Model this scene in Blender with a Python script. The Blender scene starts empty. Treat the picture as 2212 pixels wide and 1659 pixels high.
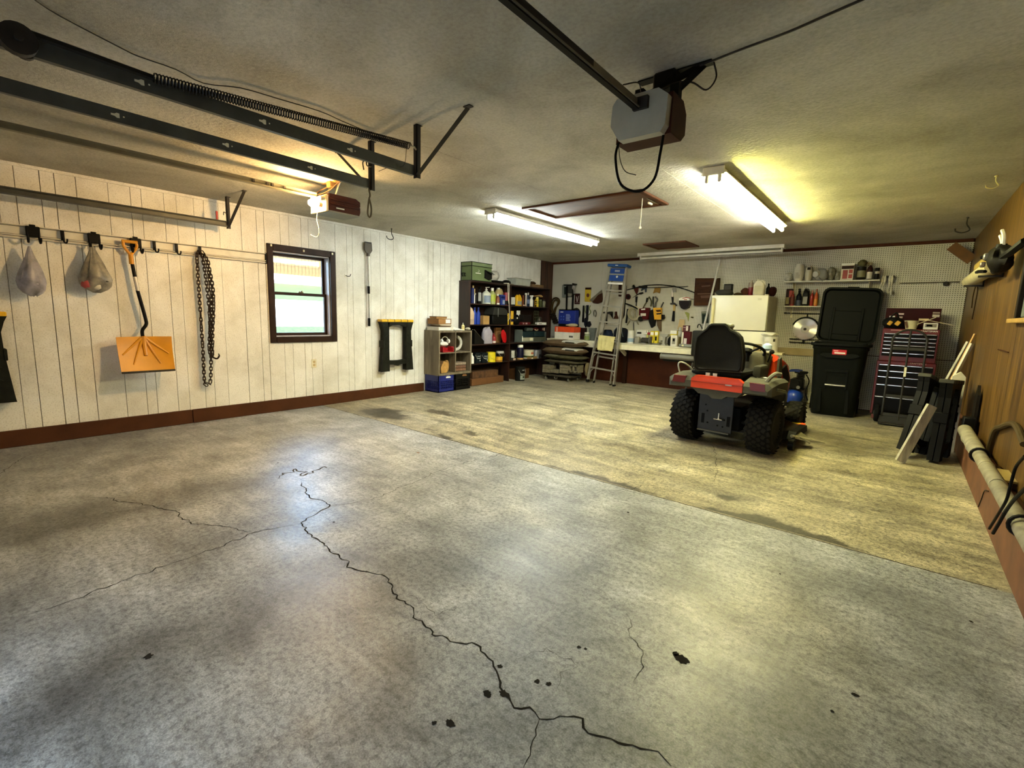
import bpy, bmesh, math, random
import numpy as np
from mathutils import Vector, Matrix, Euler
random.seed(7); rng = np.random.default_rng(7)
scene = bpy.context.scene
COL = scene.collection
PI = math.pi
# ------------------------------------------------------------------ camera
F_PX = 1015.6; YAW = -0.68354; PITCH = -0.144307; ROLL = 0.029674
CAM = Vector((5.96, 0.0, 1.2806))
W = 6.545; D = 8.60; H = 2.44; YF = -0.95; JY = 3.24; SL = 0.05 / 5.36
_f = Vector((math.sin(YAW) * math.cos(PITCH), math.cos(YAW) * math.cos(PITCH), math.sin(PITCH)))
_r = Vector((math.cos(YAW), -math.sin(YAW), 0)); _u = _r.cross(_f)
C_R = math.cos(ROLL) * _r + math.sin(ROLL) * _u; C_U = -math.sin(ROLL) * _r + math.cos(ROLL) * _u
cam = bpy.data.cameras.new('camera'); cam.sensor_width = 36; cam.lens = 36 * F_PX / 2212; cam.clip_start = 0.02
cam_o = bpy.data.objects.new('camera', cam); COL.objects.link(cam_o)
mx = Matrix((C_R, C_U, -_f)).transposed().to_4x4(); mx.translation = CAM; cam_o.matrix_world = mx
scene.camera = cam_o
# ------------------------------------------------------------------ world, sun, exposure
vs = scene.view_settings; vs.view_transform = 'Standard'; vs.look = 'None'; vs.exposure = 2.15; vs.gamma = 1.0
vs.use_curve_mapping = False
world = bpy.data.worlds.new('sky'); scene.world = world; world.use_nodes = True
wn = world.node_tree; wn.nodes.clear()
wo = wn.nodes.new('ShaderNodeOutputWorld'); wb = wn.nodes.new('ShaderNodeBackground'); sk = wn.nodes.new('ShaderNodeTexSky')
sk.sky_type = 'NISHITA'; sk.sun_disc = False; sk.sun_elevation = math.radians(48); sk.sun_rotation = math.radians(60)
wb.inputs['Strength'].default_value = 1.6
wn.links.new(sk.outputs[0], wb.inputs[0]); wn.links.new(wb.outputs[0], wo.inputs[0])
sun = bpy.data.lights.new('sun', 'SUN'); sun.energy = 5.0; sun.angle = 0.01; sun.color = (1, .96, .9)
sun_o = bpy.data.objects.new('sun', sun); COL.objects.link(sun_o)
sun_o.rotation_euler = Vector((0.55, 0.45, 0.85)).to_track_quat('Z', 'Y').to_euler(); sun_o.location = (10, 12, 14)
for nm, loc, rot, sx, sy in (('door_portal', (4.86, YF - .02, .16), (PI / 2, 0, 0), 2.65, .32),
                             ('window_portal', (-.14, 3.03, 1.46), (0, -PI / 2, 0), 1.1, .8)):
    l = bpy.data.lights.new(nm, 'AREA'); l.shape = 'RECTANGLE'; l.size = sx; l.size_y = sy; l.cycles.is_portal = True
    o = bpy.data.objects.new(nm, l); COL.objects.link(o); o.location = loc; o.rotation_euler = rot
TUBE_E = 25.0; TUBE_Y = 40.0; BULB_E = 420.0
# ------------------------------------------------------------------ pixel -> place helpers
def ray(px, py): return _f + C_R * ((px - 1106) / F_PX) - C_U * ((py - 829.5) / F_PX)
def on(px, py, X=None, Y=None, Z=None):
    d = ray(px, py)
    t = (X - CAM.x) / d.x if X is not None else (Y - CAM.y) / d.y if Y is not None else (Z - CAM.z) / d.z
    return CAM + t * d
def fz(y): return max(0.0, (y - JY) * SL)
def onf(px, py):
    q = on(px, py, Z=0)
    if q.y <= JY: return q
    d = ray(px, py); return CAM + d * ((-SL * JY - CAM.z) / (d.z - SL * d.y))
# ------------------------------------------------------------------ colour and materials
def hx(s, k=1.0):
    s = s.lstrip('#'); c = [int(s[i:i + 2], 16) / 255 for i in (0, 2, 4)]
    return tuple(min(1, k * (v / 12.92 if v <= .04045 else ((v + .055) / 1.055) ** 2.4)) for v in c) + (1,)
MATS = {}
def nd(nt, t, **kw):
    n = nt.nodes.new(t)
    for k, v in kw.items():
        if k in n.inputs: n.inputs[k].default_value = v
        else: setattr(n, k, v)
    return n
def base(name):
    m = bpy.data.materials.new(name); m.use_nodes = True; nt = m.node_tree; nt.nodes.clear()
    out = nt.nodes.new('ShaderNodeOutputMaterial'); b = nt.nodes.new('ShaderNodeBsdfPrincipled')
    nt.links.new(b.outputs[0], out.inputs[0]); return m, nt, b
def M(hexc, rough=.55, metal=0., var=.10, scale=9., bump=0., stretch=None, alpha=1., trans=0., coat=0.):
    key = (hexc, rough, metal, var, scale, bump, stretch, alpha, trans, coat)
    if key in MATS: return MATS[key]
    m, nt, b = base('m_' + hexc.strip('#') + '_%d' % len(MATS)); L = nt.links.new
    c = hx(hexc)
    tc = nd(nt, 'ShaderNodeTexCoord'); v = tc.outputs['Object']
    if stretch:
        mp = nd(nt, 'ShaderNodeMapping'); mp.inputs['Scale'].default_value = stretch; L(v, mp.inputs[0]); v = mp.outputs[0]
    nz = nd(nt, 'ShaderNodeTexNoise', Scale=scale, Detail=4.0, Roughness=.6); L(v, nz.inputs['Vector'])
    rp = nd(nt, 'ShaderNodeValToRGB'); e = rp.color_ramp.elements
    e[0].position = .3; e[1].position = .72
    e[0].color = tuple(x * (1 - var * 1.6) for x in c[:3]) + (1,); e[1].color = tuple(min(1, x * (1 + var)) for x in c[:3]) + (1,)
    L(nz.outputs['Fac'], rp.inputs[0]); L(rp.outputs[0], b.inputs['Base Color'])
    b.inputs['Roughness'].default_value = rough; b.inputs['Metallic'].default_value = metal
    b.inputs['Alpha'].default_value = alpha; b.inputs['Transmission Weight'].default_value = trans
    b.inputs['Coat Weight'].default_value = coat
    b.inputs['Specular IOR Level'].default_value = .5 if metal > .2 or max(c[:3]) > .08 else .12
    if bump:
        bp = nd(nt, 'ShaderNodeBump', Strength=bump, Distance=.01)
        L(nz.outputs['Fac'], bp.inputs['Height']); L(bp.outputs[0], b.inputs['Normal'])
    MATS[key] = m; return m
def EM(name, col, strength):
    m = bpy.data.materials.new(name); m.use_nodes = True; nt = m.node_tree; nt.nodes.clear()
    o = nt.nodes.new('ShaderNodeOutputMaterial'); e = nt.nodes.new('ShaderNodeEmission')
    e.inputs[0].default_value = tuple(col) + (1,); e.inputs[1].default_value = strength
    nt.links.new(e.outputs[0], o.inputs[0]); return m
BLACK = M('#0c0b09', .5); BLK2 = M('#12110d', .62, bump=.1, scale=60); DGREY = M('#2c2b27', .6); RUB = M('#100f0d', .8, bump=.15, scale=40)
STEEL = M('#a8a69c', .38, .85); GALV = M('#8d8f88', .5, .6, var=.18, scale=14); DKST = M('#2a2723', .55, .5); CHROME = M('#e6e4dd', .22, .9)
WHITE = M('#e6e2d2', .5); CREAM = M('#e9e2c4', .5); TAN = M('#b8925a', .75); CARD = M('#8f6636', .8, var=.12); BLUE = M('#1e3f9a', .45)
RED = M('#a3161b', .4); YEL = M('#e3b010', .45); ORANGE = M('#dd5320', .38, coat=.4); WOOD = M('#a97f45', .65, var=.2, scale=6, stretch=(1, 1, 12))
GREEN = M('#56633a', .7); PAPER = M('#efece0', .7); BROWN = M('#4a2a16', .6, var=.15); CLEAR = M('#cfd2c4', .35, alpha=.45)
# ------------------------------------------------------------------ mesh collector
def rotm(rx=0, ry=0, rz=0): return Euler((rx, ry, rz)).to_matrix()
class G:
    def __init__(s): s.v = []; s.f = []; s.mi = []
    def add(s, vs, fs, mi=0):
        n = len(s.v); s.v += [tuple(v) for v in vs]; s.f += [tuple(i + n for i in f) for f in fs]; s.mi += [mi] * len(fs); return s
    def box(s, c, d, R=None, bev=0., mi=0, taper=1., seg=1):
        x, y, z = d[0] / 2, d[1] / 2, d[2] / 2; c = Vector(c)
        vs = [Vector((sx * x * (taper if sz < 0 else 1), sy * y * (taper if sz < 0 else 1), sz * z)) for sz in (-1, 1) for sx, sy in ((-1, -1), (1, -1), (1, 1), (-1, 1))]
        fs = [(0, 3, 2, 1), (4, 5, 6, 7), (0, 1, 5, 4), (1, 2, 6, 5), (2, 3, 7, 6), (3, 0, 4, 7)]
        if bev:
            bm = bmesh.new(); bv = [bm.verts.new(v) for v in vs]
            for f in fs: bm.faces.new([bv[i] for i in f])
            bmesh.ops.bevel(bm, geom=bm.edges[:], offset=min(bev, .49 * min(d)), segments=seg, affect='EDGES', profile=.5)
            bm.verts.index_update(); vs = [v.co.copy() for v in bm.verts]; fs = [[v.index for v in f.verts] for f in bm.faces]; bm.free()
        if R is not None: vs = [R @ v for v in vs]
        return s.add([v + c for v in vs], fs, mi)
    def b2(s, a, b, **k):
        return s.box([(a[i] + b[i]) / 2 for i in range(3)], [abs(b[i] - a[i]) for i in range(3)], **k)
    def ring(s, p, ax, r, n, ref=None, r2=None, ph=0):
        ax = Vector(ax).normalized()
        u = (Vector(ref) if ref is not None else (Vector((0, 0, 1)) if abs(ax.z) < .9 else Vector((1, 0, 0))))
        u = (u - ax * u.dot(ax)).normalized(); w = ax.cross(u); r2 = r if r2 is None else r2
        return [Vector(p) + u * (r * math.cos(2 * PI * i / n + ph)) + w * (r2 * math.sin(2 * PI * i / n + ph)) for i in range(n)]
    def loft(s, rings, cap=True, mi=0, close=False):
        n = len(rings[0]); vs = [v for r in rings for v in r]; fs = []
        m = len(rings)
        for k in range(m if close else m - 1):
            a, b = k * n, ((k + 1) % m) * n
            for i in range(n): fs.append((a + i, a + (i + 1) % n, b + (i + 1) % n, b + i))
        if cap and not close: fs += [tuple(reversed(range(n))), tuple(range((m - 1) * n, m * n))]
        return s.add(vs, fs, mi)
    def cyl(s, a, b, r, r1=None, n=12, cap=True, mi=0, ref=None):
        a, b = Vector(a), Vector(b); ax = b - a
        return s.loft([s.ring(a, ax, r, n, ref), s.ring(b, ax, r if r1 is None else r1, n, ref)], cap, mi)
    def tube(s, pts, r, n=6, cap=True, mi=0, close=False, r2=None):
        P = [Vector(p) for p in pts]; rings = []; ref = None; m = len(P)
        for i, p in enumerate(P):
            t = (P[(i + 1) % m] - P[i - 1]) if close else (P[min(i + 1, m - 1)] - P[max(i - 1, 0)])
            t = t.normalized() if t.length > 1e-9 else Vector((0, 0, 1))
            if ref is None: ref = Vector((0, 0, 1)) if abs(t.z) < .9 else Vector((1, 0, 0))
            ref = (ref - t * ref.dot(t)); ref = ref.normalized() if ref.length > 1e-6 else t.orthogonal().normalized()
            rr = r[i] if isinstance(r, (list, tuple)) else r
            rings.append(s.ring(p, t, rr, n, ref, r2))
        return s.loft(rings, cap, mi, close)
    def lathe(s, prof, n=16, c=(0, 0, 0), sx=1., sy=1., mi=0, R=None):
        c = Vector(c); rings = []
        for r, z in prof:
            rg = [Vector((sx * r * math.cos(2 * PI * i / n), sy * r * math.sin(2 * PI * i / n), z)) for i in range(n)]
            rings.append([(R @ v if R is not None else v) + c for v in rg])
        return s.loft(rings, True, mi)
    def prism(s, poly, a, b, ax='y', mi=0, R=None, c=(0, 0, 0)):
        def mk(p, t):
            v = Vector((p[0], t, p[1])) if ax == 'y' else Vector((t, p[0], p[1])) if ax == 'x' else Vector((p[0], p[1], t))
            return (R @ v if R is not None else v) + Vector(c)
        n = len(poly); vs = [mk(p, a) for p in poly] + [mk(p, b) for p in poly]
        fs = [tuple(range(n)), tuple(range(2 * n - 1, n - 1, -1))] + [(i, n + i, n + (i + 1) % n, (i + 1) % n) for i in range(n)]
        return s.add(vs, fs, mi)
    def sweep(s, prof, a, b, up=(0, 0, 1), mi=0):
        a, b = Vector(a), Vector(b); t = (b - a).normalized(); up = Vector(up); sd = t.cross(up).normalized(); up = sd.cross(t)
        return s.loft([[p + sd * q[0] + up * q[1] for q in prof] for p in (a, b)], True, mi)
    def xf(s, R=None, t=(0, 0, 0), start=0):
        t = Vector(t)
        for i in range(start, len(s.v)):
            v = Vector(s.v[i]); s.v[i] = tuple((R @ v if R is not None else v) + t)
        return s
    def mesh(s, name, mats, smooth=40):
        me = bpy.data.meshes.new(name); me.from_pydata(s.v, [], s.f)
        for m in (mats if isinstance(mats, (list, tuple)) else [mats]): me.materials.append(m)
        if any(s.mi): me.polygons.foreach_set('material_index', s.mi)
        bm = bmesh.new(); bm.from_mesh(me); bmesh.ops.recalc_face_normals(bm, faces=bm.faces[:]); bm.to_mesh(me); bm.free()
        if smooth:
            me.polygons.foreach_set('use_smooth', [True] * len(me.polygons)); me.set_sharp_from_angle(angle=math.radians(smooth))
        me.update(); return me
    def build(s, name, mats, parent=None, loc=(0, 0, 0), rot=(0, 0, 0), smooth=40):
        o = bpy.data.objects.new(name, s.mesh(name, mats, smooth)); COL.objects.link(o)
        o.location = loc; o.rotation_euler = rot
        if parent is not None: o.parent = parent
        return o
def tag(o, label=None, cat=None, group=None, kind=None):
    if label: o['label'] = label
    if cat: o['category'] = cat
    if group: o['group'] = group
    if kind: o['kind'] = kind
    return o
def thing(name, label, cat, loc=(0, 0, 0), rz=0., group=None, rot=None):
    o = bpy.data.objects.new(name, None); COL.objects.link(o); o.location = loc
    o.rotation_euler = rot if rot else (0, 0, rz); o.empty_display_size = .05
    return tag(o, label, cat, group)
def one(name, label, cat, g, mats, loc=(0, 0, 0), rz=0., group=None, smooth=40, rot=None):
    return tag(g.build(name, mats, None, loc, rot if rot else (0, 0, rz), smooth), label, cat, group)
def inst(src, name, parent, loc=(0, 0, 0), rot=(0, 0, 0)):
    o = src.copy(); COL.objects.link(o); o.parent = parent; o.location = loc; o.rotation_euler = rot; return o
def lettering(txt, size, mat, parent, loc, rot=(PI / 2, 0, 0), name='lettering', ext=.0006, sx=1.):
    cu = bpy.data.curves.new('t', 'FONT'); cu.body = txt; cu.size = size; cu.align_x = 'CENTER'; cu.align_y = 'CENTER'; cu.extrude = ext
    cu.resolution_u = 2
    t = bpy.data.objects.new('t', cu); COL.objects.link(t); bpy.context.view_layer.update()
    me = bpy.data.meshes.new_from_object(t.evaluated_get(bpy.context.evaluated_depsgraph_get())); bpy.data.objects.remove(t); bpy.data.curves.remove(cu)
    me.materials.clear(); me.materials.append(mat); me.name = name
    o = bpy.data.objects.new(name, me); COL.objects.link(o); o.parent = parent; o.location = loc; o.rotation_euler = rot; o.scale = (sx, 1, 1)
    return o
def arc(c, r, a0, a1, n, ax='xz', r2=None):
    out = []
    for i in range(n + 1):
        a = a0 + (a1 - a0) * i / n; u, v = r * math.cos(a), (r2 or r) * math.sin(a)
        out.append((c[0] + u, c[1], c[2] + v) if ax == 'xz' else (c[0], c[1] + u, c[2] + v) if ax == 'yz' else (c[0] + u, c[1] + v, c[2]))
    return out
def crv(pts, n=6):
    P = [Vector(p) for p in pts]; P = [P[0] * 2 - P[1]] + P + [P[-1] * 2 - P[-2]]; out = []
    for i in range(1, len(P) - 2):
        for k in range(n):
            t = k / n; a, b, c, d = P[i - 1], P[i], P[i + 1], P[i + 2]
            out.append(.5 * ((2 * b) + (c - a) * t + (2 * a - 5 * b + 4 * c - d) * t * t + (3 * b - a - 3 * c + d) * t ** 3))
    out.append(P[-2]); return out
# ================================================================== STRUCTURE
def struct(o): o['kind'] = 'structure'; return o
# ---- fractal value noise on points
def vnoise(x, y, seed=0, oct=4):
    r = np.random.default_rng(seed); T = r.random((64, 64)); out = np.zeros_like(x); amp = .5; f = 1.
    for _ in range(oct):
        u, v = x * f, y * f; i, j = np.floor(u).astype(int), np.floor(v).astype(int); a, b = u - i, v - j
        a, b = a * a * (3 - 2 * a), b * b * (3 - 2 * b); g = lambda p, q: T[p % 64, q % 64]
        out += amp * ((g(i, j) * (1 - a) + g(i + 1, j) * a) * (1 - b) + (g(i, j + 1) * (1 - a) + g(i + 1, j + 1) * a) * b)
        amp *= .5; f *= 2.03
    return out
# ---- floor
def floor_material():
    m, nt, b = base('floor_concrete'); L = nt.links.new
    at = nd(nt, 'ShaderNodeAttribute', attribute_name='tone')
    tc = nd(nt, 'ShaderNodeTexCoord'); v = tc.outputs['Object']
    def noise(sc, det=5., rough=.62, mscale=None, dist=0.):
        n = nd(nt, 'ShaderNodeTexNoise', Scale=sc, Detail=det, Roughness=rough, Distortion=dist)
        if mscale:
            mp = nd(nt, 'ShaderNodeMapping'); mp.inputs['Scale'].default_value = mscale; L(v, mp.inputs[0]); L(mp.outputs[0], n.inputs['Vector'])
        else: L(v, n.inputs['Vector'])
        return n.outputs['Fac']
    def ramp(src, p0, c0, p1, c1):
        r = nd(nt, 'ShaderNodeValToRGB'); e = r.color_ramp.elements; e[0].position = p0; e[1].position = p1
        e[0].color = (c0, c0, c0, 1); e[1].color = (c1, c1, c1, 1); L(src, r.inputs[0]); return r.outputs[0]
    def mul(a, c, fac=1.):
        x = nd(nt, 'ShaderNodeMix', data_type='RGBA', blend_type='MULTIPLY'); x.inputs[0].default_value = fac
        L(a, x.inputs[6]); L(c, x.inputs[7]); return x.outputs[2]
    col = at.outputs['Color']
    col = mul(col, ramp(noise(3.2, 6., .68, None, .6), .34, .62, .66, 1.22))
    col = mul(col, ramp(noise(1., 5., .7, (2.2, 16., 1.), .4), .32, .66, .68, 1.2), .75)
    sp = noise(42., 5., .78); col = mul(col, ramp(sp, .34, .38, .56, 1.12))
    col = mul(col, ramp(noise(170., 3., .7), .3, .6, .68, 1.3))
    vo = nd(nt, 'ShaderNodeTexVoronoi', Scale=9., feature='DISTANCE_TO_EDGE'); L(v, vo.inputs['Vector'])
    nzv = nd(nt, 'ShaderNodeTexNoise', Scale=5., Detail=4.); L(v, nzv.inputs['Vector'])
    ad = nd(nt, 'ShaderNodeMix', data_type='RGBA'); ad.inputs[0].default_value = .25; L(v, ad.inputs[6]); L(nzv.outputs['Color'], ad.inputs[7]); L(ad.outputs[2], vo.inputs['Vector'])
    cr = ramp(vo.outputs['Distance'], .004, .55, .014, 1.0)
    crk = nd(nt, 'ShaderNodeMix', data_type='RGBA', blend_type='MULTIPLY'); L(col, crk.inputs[6]); L(cr, crk.inputs[7])
    L(ramp(noise(1.1, 3.), .48, 0., .62, .8), crk.inputs[0]); col = crk.outputs[2]
    L(col, b.inputs['Base Color'])
    L(ramp(noise(2.3, 4.), .3, .30, .7, .5), b.inputs['Roughness'])
    b.inputs['Specular IOR Level'].default_value = .5
    bp = nd(nt, 'ShaderNodeBump', Strength=.35, Distance=.004); L(sp, bp.inputs['Height']); L(bp.outputs[0], b.inputs['Normal'])
    return m
def build_floor():
    st = .02; xs = np.arange(-.02, 6.6, st); ys = np.arange(YF - .1, D + .05, st); nx, ny = len(xs), len(ys)
    X, Y = np.meshgrid(xs, ys, indexing='ij'); Z = np.where(Y > JY, (Y - JY) * SL, 0.)
    wx = vnoise(X * 3, Y * 3, 1) - .5; wy = vnoise(X * 3 + 9, Y * 3, 2) - .5
    Xw, Yw = X + .5 * wx, Y + .5 * wy
    Xs, Ys = X + .18 * (vnoise(X * 9, Y * 9, 5) - .5), Y + .18 * (vnoise(X * 9 + 5, Y * 9, 6) - .5)
    front = np.array(hx('#b6b9bc')[:3]); back = np.array(hx('#b8ae92')[:3])
    isb = (Y > JY)[..., None]; col = np.where(isb, back, front)
    def blob(cx, cy, rx, ry, soft=.6, warp=1, ang=0.):
        a, c = (Xw, Yw) if warp == 1 else (Xs, Ys); u, v = a - cx, c - cy
        u, v = u * math.cos(ang) + v * math.sin(ang), -u * math.sin(ang) + v * math.cos(ang)
        d = np.sqrt((u / rx) ** 2 + (v / ry) ** 2); return np.clip((1 + soft - d) / (2 * soft), 0, 1) ** 1.3
    dk = np.zeros_like(X)
    for c in ((3.95, .35, .26, 1.0, .62), (2.25, .55, .24, .85, .6), (1.0, 1.3, .2, 1.4, .35), (4.3, 1.65, .3, .5, .35), (5.05, 1.15, .45, .5, .45),
              (4.75, 1.9, .3, .3, .3), (5.95, 1.5, .3, .55, .4), (5.45, 1.1, .35, .5, .35), (1.7, 2.2, .25, .6, .3), (3.2, .9, .25, .6, .25), (4.6, 2.5, .35, .25, .3),
              (.5, .8, .4, .8, .35), (5.7, 2.65, .2, .2, .2), (3.5, -.5, 1.5, .5, .3)):
        dk = np.maximum(dk, 1.1 * c[4] * blob(*c[:4], .75))
    dk2 = np.zeros_like(X)
    for c in ((5.6, 5.9, .35, .3, .6), (5.45, 6.3, .4, .25, .5), (4.6, 4.5, .5, .2, .35), (5.1, 4.4, .25, .12, .4), (6.2, 4.4, .3, .2, .35), (3.0, 6.3, .6, .3, .3), (5.8, 5.0, .5, .12, .35), (3.9, 4.2, .5, .12, .3)):
        dk2 = np.maximum(dk2, c[4] * blob(*c[:4], .7))
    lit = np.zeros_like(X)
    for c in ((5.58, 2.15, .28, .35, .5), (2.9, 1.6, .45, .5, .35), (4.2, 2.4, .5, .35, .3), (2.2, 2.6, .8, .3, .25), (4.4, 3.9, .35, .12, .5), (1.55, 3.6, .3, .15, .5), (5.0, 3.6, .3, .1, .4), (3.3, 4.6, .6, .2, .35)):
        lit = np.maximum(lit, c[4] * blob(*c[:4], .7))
    wet = np.zeros_like(X)
    for c in ((1.0, 3.52, .42, .26, .92), (1.45, 4.05, .22, .1, .7), (2.38, 3.30, .13, .06, .85), (2.47, 3.57, .12, .06, .8), (1.9, 3.75, .2, .06, .4), (2.05, 3.38, .08, .04, .6)):
        wet = np.maximum(wet, c[4] * blob(*c[:4], .22, 2))
    for x0, x1, dep, pk in ((3.55, 4.72, .13, 3.95), (4.98, 5.95, .24, 5.42)):
        n = vnoise(X * 6, Y * 0 + 3.1, 8) * .9 + .4
        dd = dep * np.clip(np.minimum((Xs - x0) / (pk - x0), (x1 - Xs) / (x1 - pk)), 0, 1) ** .6 * n
        wet = np.maximum(wet, np.where((Ys - .02 > JY - .05) & (Y > JY + .012), np.clip((dd - (Ys - JY)) / .03, 0, 1), 0) * .88)
    wet = np.maximum(wet, .8 * blob(5.12, 3.55, .09, .05, .25, 2) * (Y > JY)); wet *= (Y > JY)
    wet_sheen = blob(1.22, 3.72, .16, .08, .3, 2)  # pale sheen at the wet patch's centre, mixed into the floor colour
    wet = wet * (1 - .75 * wet_sheen); lit = np.maximum(lit, .6 * wet_sheen)
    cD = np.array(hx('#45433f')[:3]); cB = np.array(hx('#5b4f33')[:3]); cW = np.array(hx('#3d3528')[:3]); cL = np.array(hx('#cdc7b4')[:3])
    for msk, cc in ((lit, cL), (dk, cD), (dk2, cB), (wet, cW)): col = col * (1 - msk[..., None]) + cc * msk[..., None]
    stk = vnoise(X * 1.3 + .4 * Y, Y * 11 + .8 * X, 21, 5); stk = np.clip((stk - .22) / .5, 0, 1)
    blo = vnoise(X * 2.6, Y * 2.2, 23, 5); blo = np.clip((blo - .2) / .55, 0, 1)
    k = np.where(Y > JY, (.66 + .5 * stk) * (.76 + .36 * blo), (.70 + .42 * blo)); col = np.clip(col * k[..., None], 0, 1)
    co = np.stack([X, Y, Z], -1).reshape(-1, 3)
    idx = np.arange(nx * ny).reshape(nx, ny)
    q = np.stack([idx[:-1, :-1], idx[1:, :-1], idx[1:, 1:], idx[:-1, 1:]], -1).reshape(-1, 4)
    me = bpy.data.meshes.new('floor'); me.vertices.add(len(co)); me.vertices.foreach_set('co', co.ravel().astype(np.float32))
    me.loops.add(q.size); me.loops.foreach_set('vertex_index', q.ravel().astype(np.int32))
    me.polygons.add(len(q)); me.polygons.foreach_set('loop_start', (np.arange(len(q)) * 4).astype(np.int32))
    me.update(calc_edges=True)
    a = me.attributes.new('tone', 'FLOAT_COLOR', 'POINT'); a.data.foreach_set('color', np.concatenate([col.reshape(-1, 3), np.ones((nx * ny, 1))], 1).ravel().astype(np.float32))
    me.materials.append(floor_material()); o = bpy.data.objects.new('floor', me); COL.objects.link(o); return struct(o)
floor = build_floor()
CRK = M('#26231e', .95, var=.2); CRK2 = M('#4c4a44', .95, var=.2)
def crack(pts, w, mat=CRK, jit=.012, name='crack', parent=floor):
    P = [onf(*p) for p in pts]; out = []
    for a, b in zip(P[:-1], P[1:]):
        n = max(2, int((b - a).length / .02))
        t_ = (b - a).normalized(); nn = Vector((-t_.y, t_.x, 0)); off = 0.
        for i in range(n):
            off = .72 * off + random.gauss(0, jit * .8); env = math.sin(PI * i / n) * .8 + .2; out.append(a.lerp(b, i / n) + nn * off * env)
    out.append(P[-1]); g = G(); vs = []; m = len(out)
    for i, p in enumerate(out):
        t = out[min(i + 1, m - 1)] - out[max(i - 1, 0)]; nrm = Vector((-t.y, t.x, 0)).normalized()
        ww = w * random.uniform(.4, 1.2) * (.25 + .75 * min(1, min(i, m - 1 - i) / 5))
        for s in (-1, 1): vs.append(Vector((p.x, p.y, fz(p.y) + .0008)) + nrm * (s * ww / 2))
    g.add(vs, [(2 * i, 2 * i + 1, 2 * i + 3, 2 * i + 2) for i in range(m - 1)]); g.build(name, mat, parent, smooth=0)
crack([(650, 1040), (662, 1068), (700, 1082), (712, 1093), (680, 1112), (650, 1130), (690, 1170), (735, 1200), (775, 1232), (840, 1252), (846, 1272), (885, 1308), (892, 1335), (935, 1365), (940, 1375), (985, 1388), (1030, 1392), (1048, 1412), (1065, 1440), (1080, 1485), (1110, 1530), (1165, 1553), (1240, 1548), (1290, 1590), (1350, 1610), (1400, 1622), (1450, 1655)], .008)
crack([(650, 1130), (600, 1140), (550, 1150), (400, 1208), (260, 1255), (180, 1290), (50, 1330)], .006)
crack([(550, 1150), (480, 1138), (430, 1132), (395, 1122), (350, 1098), (270, 1085), (200, 1075)], .006)
crack([(712, 1093), (760, 1088), (800, 1080), (900, 1040), (985, 1005), (1100, 975)], .005, CRK2)
crack([(1165, 1553), (1150, 1600), (1130, 1659)], .007)
crack([(1355, 1325), (1360, 1375), (1385, 1430), (1370, 1480)], .004, CRK2)
crack([(900, 1290), (940, 1330), (1000, 1312)], .003, CRK2); crack([(1000, 1600), (960, 1640), (940, 1659)], .003, CRK2)
crack([(600, 1035), (640, 1012), (655, 1028), (700, 1008), (725, 1012)], .016, M('#4a463d', .9), .02)
crack([(1300, 1060), (1360, 1058), (1430, 1045)], .004, CRK2); crack([(1540, 960), (1545, 1000), (1542, 1040)], .004, CRK2, .01)
crack([(60, 985), (20, 1010), (0, 1030)], .005, CRK2); crack([(1115, 1425), (1180, 1400), (1250, 1440), (1210, 1500)], .003, CRK2)
# slab joint
g = G(); pts = [(x, JY + random.gauss(0, .0025)) for x in np.arange(0, 6.54, .06)]
vs = [];
for x, y in pts:
    w = random.uniform(.004, .009); vs += [(x, y - w / 2, .0009), (x, y + w / 2, .0012)]
g.add(vs, [(2 * i, 2 * i + 1, 2 * i + 3, 2 * i + 2) for i in range(len(pts) - 1)]); g.build('slab_joint', M('#2b251d', .95), floor, smooth=0)
def spot(px, py, r, ecc=1., ang=0., mat=CRK):
    p = onf(px, py); g = G(); n = 18
    vs = []
    for i in range(n):
        a = 2 * PI * i / n; rr = r * random.uniform(.65, 1.2); u, v = rr * math.cos(a), rr * ecc * math.sin(a)
        vs.append((p.x + u * math.cos(ang) - v * math.sin(ang), p.y + u * math.sin(ang) + v * math.cos(ang), fz(p.y) + .001))
    g.add(vs, [tuple(range(n))]); g.build('oil_spot', mat, floor, smooth=0)
for a in ((1472, 1424, .03, .8), (1460, 1412, .014), (320, 1418, .016), (1848, 1502, .014, .6), (1798, 1537, .007), (2098, 1343, .008), (973, 1563, .02, .6), (1685, 1240, .006), (721, 1128, .008), (1357, 1107, .01), (1250, 1398, .009), (1265, 1402, .007), (600, 1000, .008), (938, 1562, .008), (1160, 1472, .01), (1185, 1478, .01), (1080, 1440, .01), (1090, 1500, .022, .7), (1052, 1500, .016)): spot(*a)
spot(903, 978, .02, .5, 0, M('#8a5a38', .9))
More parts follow.
